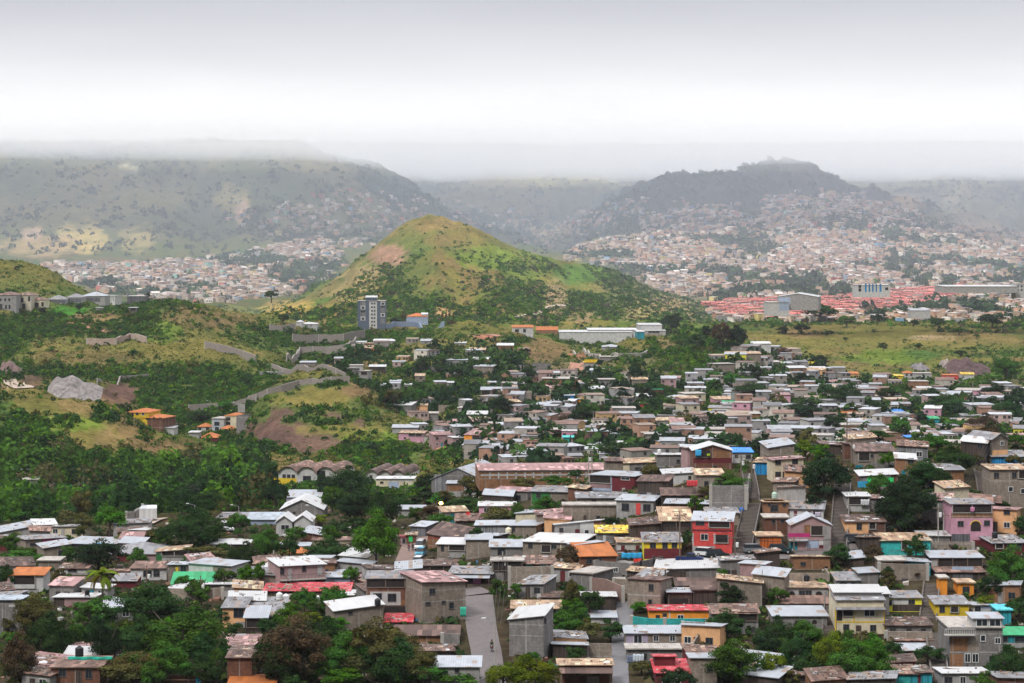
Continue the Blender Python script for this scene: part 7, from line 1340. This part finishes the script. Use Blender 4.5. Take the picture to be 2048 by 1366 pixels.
def rock(label, reg, u0, u1, v0, v1, dr, c, name='rock_face'):
    U0, V0 = px(reg, u0, v0); U1, V1 = px(reg, u1, v1); uc = (U0+U1)/2; d = hit(uc, V1, *dr); s = d/F; W = (U1-U0)*s; H_ = (V1-V0)*s; V = []; nu, nv = 40, 18
    for j in range(nv+1):
        for i in range(nu+1):
            a, b = i/nu, j/nv; top = (1-.55*max(0, a-.45)/.55-.5*max(0, .18-a)/.18)*(1+.08*math.sin(a*17)); x = (a-.5)*W; z = -2+(H_*top+2)*b; y = 2+b*9-3.5*math.sin(math.pi*a)+float(fbm(a*9+3, b*5, 4))*2.2; V.append((x, y, z))
    k = len(V); Fc = [(j*(nu+1)+i, j*(nu+1)+i+1, (j+1)*(nu+1)+i+1, (j+1)*(nu+1)+i) for j in range(nv) for i in range(nu)]
    for i in range(nu+1): t = V[nv*(nu+1)+i]; V.append((t[0], t[1]+14, t[2]-2))
    Fc += [(nv*(nu+1)+i, nv*(nu+1)+i+1, k+i+1, k+i) for i in range(nu)]
    m, n, b = shader(name+'_stone'); n1 = node(n, 'ShaderNodeTexNoise', {'Vector': objv(n), 'Scale': .5, 'Detail': 8, 'Roughness': .7}); n.links.new(ramp(n, n1.outputs[0], (.3, tuple(q*.5 for q in c)), (.6, c), (.8, tuple(q*1.25 for q in c))), b.inputs['Base Color'])
    o = link(name, mesh_from(name, V, Fc, [m], None, False), None, ((uc-1024)*s, d, CAMZ+(HV-V1)*s)); tag(o, label, 'rock')
rock('big pale grey rock face above the dark soil scar', 'M1', 345, 790, 782, 945, (1000, 1800), (.25, .225, .215)); rock('brown cut cliff at the hill edge beside pale road', 'M1', -40, 155, 660, 790, (1000, 1900), (.20, .13, .12)); rock('striped plough cut slope above the white houses', 'M4', 1450, 1800, 632, 765, (1300, 2100), (.12, .075, .075))
rock('pale cut with stone strips beside the plough cut slope', 'M4', 1415, 1500, 640, 730, (1300, 2100), (.34, .28, .25)); rock('grey rubble slope under the green terrace', 'M4', 1180, 1310, 670, 735, (1300, 2100), (.22, .20, .21)); rock('dark soil scar behind the grey houses in valley', 'M2', 1490, 1665, 925, 985, (1100, 1800), (.10, .065, .06))
house('M2 30 325 726 738 758|0 18 s|wt gr||long low white roofed yard shelter beside the brown wall')
# street lamp already lit at dusk, small warm bulb
for l_, rg, u, v in [('lit street lamp glowing orange among trees', 'R7', 1480, 625)]:
    U, V = px(rg, u, v); d = hit(U, V+14, 400, 800); s = d/F; root = thing('lamp_post', ((U-1024)*s, d, CAMZ+(HV-V-14)*s), l_, 'street lamp'); h = 14*s
    MB().bar((0, 0, -2), (0, 0, h), .1, .07).obj('mast', CONC, root); m = bpy.data.materials.new('lit_bulb'); m.use_nodes = True; b = m.node_tree.nodes['Principled BSDF']; b.inputs['Emission Color'].default_value = (1, .45, .08, 1); b.inputs['Emission Strength'].default_value = 12
    MB().lathe([(.1, -.35), (.45, -.2), (.5, 0), (.35, .25), (.1, .35)], 12, (0, 0, h)).obj('bulb', m, root)
# ---------------------------------------------------------------- filler houses, trees, rubble; labels from neighbours
import re
def short(l):
    s = re.split(r' (?:beside|under|with|below|above|on|near|behind|among|at|in|next|deep|between|joined|standing|against|over|from|touching|of|cut|by|rising|before|leaning|half|lowest|climbing|touching|beyond) ', l)[0]
    w_ = s.split(); return ' '.join(w_[:7])
cnt_ = {}
for h in NH: cnt_[short(h[2]['label'])] = cnt_.get(short(h[2]['label']), 0)+1
LMK = [(h[0], h[1], short(h[2]['label']), h[2]) for h in NH if cnt_[short(h[2]['label'])] == 1 and len(short(h[2]['label']).split()) >= 3]
USED = {h[2]['label'] for h in NH}
def autolabel(desc, U, V, avoid=None):
    c = sorted((((U-a[0])**2+(2*(V-a[1]))**2, a) for a in LMK if a[3] is not avoid), key=lambda t: t[0])[:6]
    for e, a in c:
        du, dv = U-a[0], V-a[1]
        for rel in (['uphill from the', 'just above the', 'behind the'] if dv < -6 else ['downhill from the', 'just below the', 'in front of the'] if dv > 6 else ['beside the', 'close to the', 'next to the']):
            l = f'{desc} {rel} {a[2]}'
            if l not in USED and len(re.findall(r"[A-Za-z0-9']+", l)) <= 16: USED.add(l); return l
    for e, a in c:
        for e2, b in c:
            if a is b: continue
            l = f'{desc} between {a[2]} and {b[2]}'
            if l not in USED and len(re.findall(r"[A-Za-z0-9']+", l)) <= 16: USED.add(l); return l
    return None
HX = [(h[2].location.x, h[2].location.y+h[9]/2, h[3]/2+1) for h in NH]; TX = [(t[0][0], t[0][1]) for t in NT]
street = [wpts('P', [(985, 1400), (972, 1300), (955, 1192), (915, 1172), (850, 1152), (812, 1142), (820, 1112), (842, 1066)], (300, 640)), wpts('P', [(1300, 1138), (1430, 1114), (1600, 1108), (1800, 1100)], (300, 640)), wpts('R3', [(800, 1400), (810, 1080), (850, 760)], (300, 640))]
street = [p for q in street for p in dense(q, 3)]+STP
def free(x, y, r, hh=1.0):
    return all((x-a)**2+((y-b)*1.0)**2 > (r+c*hh)**2 for a, b, c in HX) and all((x-a)**2+(y-b)**2 > (r+3)**2 for a, b in street)
def auto_house(U, V, d, W, L, Hh, wc, rc, tilt, yaw, label, typ='s', rise=.5, wins=True):
    s = d/F; z = float(height((U-1024)*s, d)); nm_ = KIND.get(wc, 'painted_house'); nm_ = nm_ if W > 7 or 'shed' in nm_ else 'shed'
    root = thing(nm_, ((U-1024)*s, d, z), label, 'shed' if 'shed' in nm_ else 'house', None, yaw)
    house_body(root, -W/2, W/2, L, Hh, Hh+rise, tilt, typ, wall_mat(wc), roof_mat(rc))
    if wins:
        MB().box(-W*.12-.45, -W*.12+.45, -.05, .02, 0, 2.05).obj('door', wall_mat(random.choice(['wd', 'mr', 'gr', 'te'])), root)
        for k in ((-.34, .22) if W > 6 else (.25,)):
            add_window(root, W*k, 1.0, 1.1, 1.0, random.choice([FRD, FRW]))
            if Hh > 4.5: add_window(root, W*k, 3.6, 1.1, 1.0, FRD)
    if d < 700: ROOFS.append((root.location.copy(), yaw, W, L, Hh, Hh+rise, tilt, rc))
    HX.append(((U-1024)*s, d+L/2, W/2+1)); NH.append((U, V, root, W, d, U, U, V, V, L)); return root
rr_ = random.Random(5); NEARP = [(0, 1070), (500, 1070), (800, 1060), (1000, 1010), (1200, 965), (1400, 925), (2048, 900), (2048, 1400), (0, 1400)]
SPEC = [h for h in NH if h[4] < 700]; made = 0; tries = 0
while made < 95 and tries < 40000:
    tries += 1; U = rr_.uniform(-40, 2090); V = rr_.uniform(910, 1395)
    if not inpoly(np.array([U]), np.array([V]), NEARP)[0]: continue
    d = hit(U, V, 300, 600); W = rr_.uniform(4.5, 8.5); L = rr_.uniform(4.5, 6.5); x = (U-1024)/F*d
    if not free(x, d+L/2, W/2, .78): continue
    if any(b0+2 < U < b2-2 and b1+6 < V < b3+14 for b0, b1, b2, b3 in BBOX): continue
    rt_ = U > 1150 and V < 1340; hwp = W/2*F/d; bad = False
    for h in SPEC:
        if V > h[1]-4:
            ix = min(U+hwp, h[6])-max(U-hwp, h[5]); iy = min(V, h[1])-max(V-48, h[7])
            if ix > 0 and iy > 0 and ix*iy > .10*(h[6]-h[5])*(h[1]-h[7]): bad = True; break
    if bad: continue
    if rt_: W = rr_.uniform(4, 7); L = rr_.uniform(3.2, 4.6)
    wc = rr_.choice(['bk', 'bk', 'bg', 'bg', 'br', 'wd', 'wd', 'gr', 'ob', 'lp', 'mr', 'pe', 'cr', 'gr', 'tg']); rc = rr_.choice(['ti', 'ti', 'tg', 'tg', 'rs', 'rs', 'dr', 'dr', 'tn', 'pk', 'wt'])
    l = autolabel(f'{"small " if W < 6.5 else ""}{WORD[wc]} {"house" if W > 7 and wc not in ("wd", "tg") else "shed"} with {RWORD[rc]} roof', U, V)
    if l is None: continue
    auto_house(U, V, d, W, L, rr_.uniform(3.0, 4.8) if rt_ else rr_.uniform(2.3, 3.3), wc, rc, rr_.uniform(-.5, .5), R(rr_.uniform(-30, 24)), l, 's', rr_.uniform(-.2, 1.0), rr_.random() < .7); made += 1
MIDP = [(850, 885), (990, 790), (1060, 735), (1200, 750), (1400, 765), (1450, 700), (1560, 700), (1700, 755), (1850, 765), (2060, 790), (2060, 905), (1400, 915), (1240, 930), (1000, 930)]
MID2 = [(620, 690), (950, 672), (1060, 700), (1000, 800), (870, 880), (760, 810)]
made = 0; tries = 0
while made < 85 and tries < 9000:
    tries += 1; U = rr_.uniform(620, 2060); V = rr_.uniform(680, 925); p_ = (np.array([U]), np.array([V]))
    if not (inpoly(*p_, MIDP)[0] or (rr_.random() < .25 and inpoly(*p_, MID2)[0])): continue
    d = hit(U, V, 760, 1900); W = rr_.uniform(7.5, 13); L = rr_.uniform(7, 9.5); x = (U-1024)/F*d
    if not free(x, d+L/2, W/2, .8): continue
    wc = rr_.choice(['bk', 'bk', 'bg', 'bg', 'gr', 'br', 'ob', 'ob', 'wh', 'cr', 'lp', 'pe', 'lb', 'yb', 'pk']); rc = rr_.choice(['ti', 'ti', 'wt', 'tg', 'tg', 'tn', 'rs', 'ft', 'pk'])
    two = rr_.random() < .35; l = autolabel(f'{"two storey" if two else "low"} {WORD[wc]} house with {RWORD[rc]} roof', U, V)
    if l is None: continue
    auto_house(U, V, d, W, L, 5.6 if two else 3.1, wc, rc, 0, R(rr_.uniform(-22, 22)), l, 's', rr_.uniform(0, 1.0)); made += 1
# the many smaller houses of the settlement beyond
hx = np.array([(a, b) for a, b, c in HX])
mk = inpoly(Ug, VG, MIDP)*1.0+inpoly(Ug, VG, MID2)*.18; mk = mk*(Yg > 850)*(Yg < 1950)
x, y, z, j, i = scatter(GW*mk, 560, rng); keep = np.array([np.min((hx[:, 0]-a)**2+(hx[:, 1]-b)**2) > 60 for a, b in zip(x, y)]); x, y, z = x[keep], y[keep], z[keep]; n_ = len(x)
blocks('settlement_houses', 'crowd of small block houses with tin roofs across the valley settlement', x, y, z, rng.uniform(6, 11, n_), rng.uniform(6, 9, n_), np.where(rng.random(n_) < .3, 5.4, 2.9), rng.normal(0, .3, n_),
  mixcol(n_, rng, [(.30, .27, .24), (.27, .26, .26), (.34, .20, .14), (.50, .46, .40), (.36, .26, .24), (.5, .33, .15)], [.3, .25, .2, .12, .08, .05]), mixcol(n_, rng, [(.33, .34, .36), (.19, .19, .20), (.17, .11, .09), (.30, .23, .18)], [.34, .26, .25, .15]), rng.random(n_) < .1, rng)
# trees between them
tm = 0; tries = 0; HXM = [(a, b) for a, b, c in HX]
while tm < 60 and tries < 4000:
    tries += 1; U = rr_.uniform(600, 2060); V = rr_.uniform(690, 935); p_ = (np.array([U]), np.array([V]))
    if not (inpoly(*p_, MIDP)[0] or inpoly(*p_, MID2)[0]): continue
    d = hit(U, V, 760, 1900); x = (U-1024)/F*d
    if any((x-a)**2+(d-b)**2 < 40 for a, b in HXM): continue
    t = rr_.choice('kddggo'); r_ = rr_.uniform(3.5, 6.5); tree('tree', (x, d, float(height(x, d))), r_, r_*rr_.uniform(1.3, 1.9), t, 't', tm); tm += 1
tries = 0; tn_ = 0
while tn_ < 110 and tries < 6000:
    tries += 1; U = rr_.uniform(-20, 2070); V = rr_.uniform(930, 1395)
    if not inpoly(np.array([U]), np.array([V]), NEARP)[0]: continue
    d = hit(U, V, 300, 600); x = (U-1024)/F*d; r_ = rr_.uniform(1.4, 3.4)
    if not free(x, d, r_, .75): continue
    tree('bush' if r_ < 2 else 'tree', (x, d, float(height(x, d))), r_, r_*rr_.uniform(1.3, 2.2), rr_.choice('dgggbok'), 's', tn_); tn_ += 1
for loc, root, tone, nm_, rx in NT:
    U = 1024+loc[0]*F/loc[1]; V = HV-(loc[2]-CAMZ)*F/loc[1]
    sz_ = 'large ' if rx > 6 else 'small ' if rx < 2.6 else ''
    l = autolabel(f'{sz_}{TWORD[tone]} {nm_}', U, V) or autolabel(f'{sz_}leafy {TWORD[tone]} {nm_}', U, V) or autolabel(f'{sz_}rounded {TWORD[tone]} {nm_}', U, V) or autolabel(f'dense {sz_}{TWORD[tone]} {nm_}', U, V)
    root['label'] = l or f'{sz_}{TWORD[tone]} {nm_} growing among the houses'
    if not l: root['group'] = 'trees among the houses'
mk2 = (inpoly(Ug, VG, MIDP)*1.0+inpoly(Ug, VG, MID2)*1.3)*(Yg > 850)*(Yg < 1950)*(.15+2.2*sstep(.45, .6, fbm(Xg/60+5, Yg/90, 4)))
x, y, z, j, i = scatter(GW*mk2, 2600, rng); rad = rng.gamma(4, .6, len(x))+.8
puffs('valley_trees', 'trees and bushes crowding between the settlement houses', x, y, z-.2, rad, rad*rng.uniform(.9, 1.4, len(x)), mixcol(len(x), rng, [(.016, .036, .016), (.026, .06, .018), (.045, .09, .02)], [.45, .35, .2]), 26, lsz=.3)
# weeds, low bushes and rubble on the near ground
nm2 = GW*((Yg > 330) & (Yg < 720))*((Ug > -200) & (Ug < 2250))
for a, b in street: nm2 = nm2*(((Xg-a)**2+(Yg-b)**2) > 22)
for a, b, c in HX:
    if b < 720: nm2 = nm2*(((Xg-a)**2+(Yg-b)**2) > (c*.9)**2)
x, y, z, j, i = scatter(nm2, 9000, rng); rad = rng.gamma(3, .18, len(x))+.15
puffs('weeds', 'low weeds and undergrowth between the near houses', x, y, z-.05, rad, rad*rng.uniform(.6, 1.1, len(x)), mixcol(len(x), rng, [(.03, .06, .02), (.05, .10, .02), (.09, .12, .025), (.10, .08, .04), (.05, .04, .03)], [.3, .25, .15, .15, .15]), 14)
x, y, z, j, i = scatter(nm2*(Yg < 640), 2600, rng); n_ = len(x)
ang = rng.uniform(0, 6.28, n_); ln_ = rng.uniform(.3, 1.7, n_); wd_ = rng.uniform(.1, .7, n_); zz = rng.uniform(.05, .6, n_)
A = np.stack([np.cos(ang)*ln_/2, np.sin(ang)*ln_/2, rng.normal(0, .12, n_)], 1); B_ = np.stack([-np.sin(ang)*wd_/2, np.cos(ang)*wd_/2, rng.normal(0, .1, n_)], 1); P = np.stack([x, y, z+zz], 1); dn = np.array([0, 0, -1])*zz[:, None]*1.2
Q = [np.stack([P-A-B_, P+A-B_, P+A+B_, P-A+B_], 1)]
for a, b in ((-A-B_, A-B_), (A-B_, A+B_), (A+B_, -A+B_), (-A+B_, -A-B_)): Q.append(np.stack([P+a, P+a+dn, P+b+dn, P+b], 1))
V = np.concatenate(Q).reshape(-1, 3); c = mixcol(n_, rng, [(.30, .27, .24), (.16, .12, .10), (.45, .44, .42), (.20, .10, .07), (.08, .07, .07), (.05, .2, .4)], [.3, .25, .15, .15, .13, .02])
tag(link('rubble', quads_mesh('rubble', V, len(V)//4, [CITYM], color=np.tile(np.repeat(c, 4, 0), (5, 1)))), 'planks, blocks and scrap lying between the near houses', None, None, 'stuff')

# stones, boards, tyres and loose sheets lying on the tin roofs
Vr = []; Cr = []
for p, yaw, W, L, zf, zb, tl_, rc in ROOFS:
    n_ = rr_.choice([0, 0, 3, 7]) if rc in ('ti', 'wt', 'gn', 'lb', 'sb', 'bl') else rr_.choice([6, 14, 24, 34]) if rc != 'tl' else 0
    ca_, sa_ = math.cos(yaw), math.sin(yaw)
    for _ in range(n_):
        a, b = rr_.uniform(-W/2, W/2), rr_.uniform(.1, L-.2); z = zf+(zb-zf)*b/L+tl_*a/max(W, 1)+.13; t = rr_.random()
        if t < .5: w_, l_, h_, c = rr_.uniform(.12, .3), rr_.uniform(.12, .3), rr_.uniform(.1, .25), rr_.choice([(.30, .27, .24), (.40, .38, .35), (.12, .10, .09), (.25, .13, .08)])
        elif t < .8: w_, l_, h_, c = rr_.uniform(.7, 1.9), rr_.uniform(.06, .16), .08, rr_.choice([(.22, .17, .13), (.42, .38, .32), (.10, .08, .07)])
        else: w_, l_, h_, c = rr_.uniform(.7, 1.6), rr_.uniform(.6, 1.1), .05, rr_.choice([(.16, .10, .07), (.30, .30, .31), (.50, .50, .50), (.10, .07, .06), (.36, .27, .20)])
        th = rr_.uniform(-.5, .5)+(math.pi/2 if rr_.random() < .4 else 0)+yaw; x0, y0 = p.x+a*ca_-b*sa_, p.y+a*sa_+b*ca_; ct, st = math.cos(th), math.sin(th)
        q = [(x0+i*w_/2*ct-j*l_/2*st, y0+i*w_/2*st+j*l_/2*ct) for i, j in ((-1, -1), (1, -1), (1, 1), (-1, 1))]; z += p.z; sl_ = (zb-zf)/L*l_*.5
        T = [(*q[0], z+h_-sl_), (*q[1], z+h_-sl_), (*q[2], z+h_+sl_), (*q[3], z+h_+sl_)]; B = [(x, y, zz-h_-.05) for x, y, zz in T]
        for f in ([T]+[[B[k], B[(k+1) % 4], T[(k+1) % 4], T[k]] for k in range(4)]): Vr += f; Cr += [c]*4
tag(link('roof_litter', quads_mesh('roof_litter', np.array(Vr), len(Vr)//4, [CITYM], color=np.array(Cr))), 'stones, boards and loose sheets weighing down the roofs', None, None, 'stuff')
# ---------------------------------------------------------------- haze and cloud
def volume_box(name, x0, x1, y0, y1, z0, z1, color, dens, label, aniso=0.0):
    m = bpy.data.materials.new(name); m.use_nodes = True; n = m.node_tree; n.nodes.clear()
    o = n.nodes.new('ShaderNodeOutputMaterial'); v = n.nodes.new('ShaderNodeVolumePrincipled'); n.links.new(v.outputs[0], o.inputs['Volume'])
    v.inputs['Color'].default_value = (*color, 1); v.inputs['Density'].default_value = dens; v.inputs['Anisotropy'].default_value = aniso
    ob = MB().box(x0, x1, y0, y1, z0, z1).obj(name, m); return tag(ob, label, None, None, 'stuff')
CLOUD = CAMZ+(HV-304)/F*4100*SC
MIST = CAMZ+(HV-345)/F*4100*SC; top_ = MIST-1
volume_box('haze', -4200, 4200, -60, 9900, float(Zt.min())-60, top_, (.86, .89, 1.0), HAZE_D, 'thin pale blue haze filling the valley', .4)
volume_box('valley_mist', -4100, 4100, 2350, 9850, float(Zt.min())-50, top_-.5, (.80, .865, 1.0), 2.0e-4, 'pale blue mist over the distant city')
volume_box('mist', -6000, 6000, 3700, 9800, MIST, CLOUD-22, (.98, .985, 1), .00035, 'thin mist under the low cloud')
volume_box('clouds', -6000, 6000, 3800, 9800, CLOUD-21.5, CLOUD+16, (1, 1, 1), .0020, 'low cloud lying on the mountain tops')
volume_box('clouds', -6000, 6000, 3850, 9800, CLOUD+16.5, CLOUD+75, (1, 1, 1), .0006, 'thin upper veil of the low cloud')
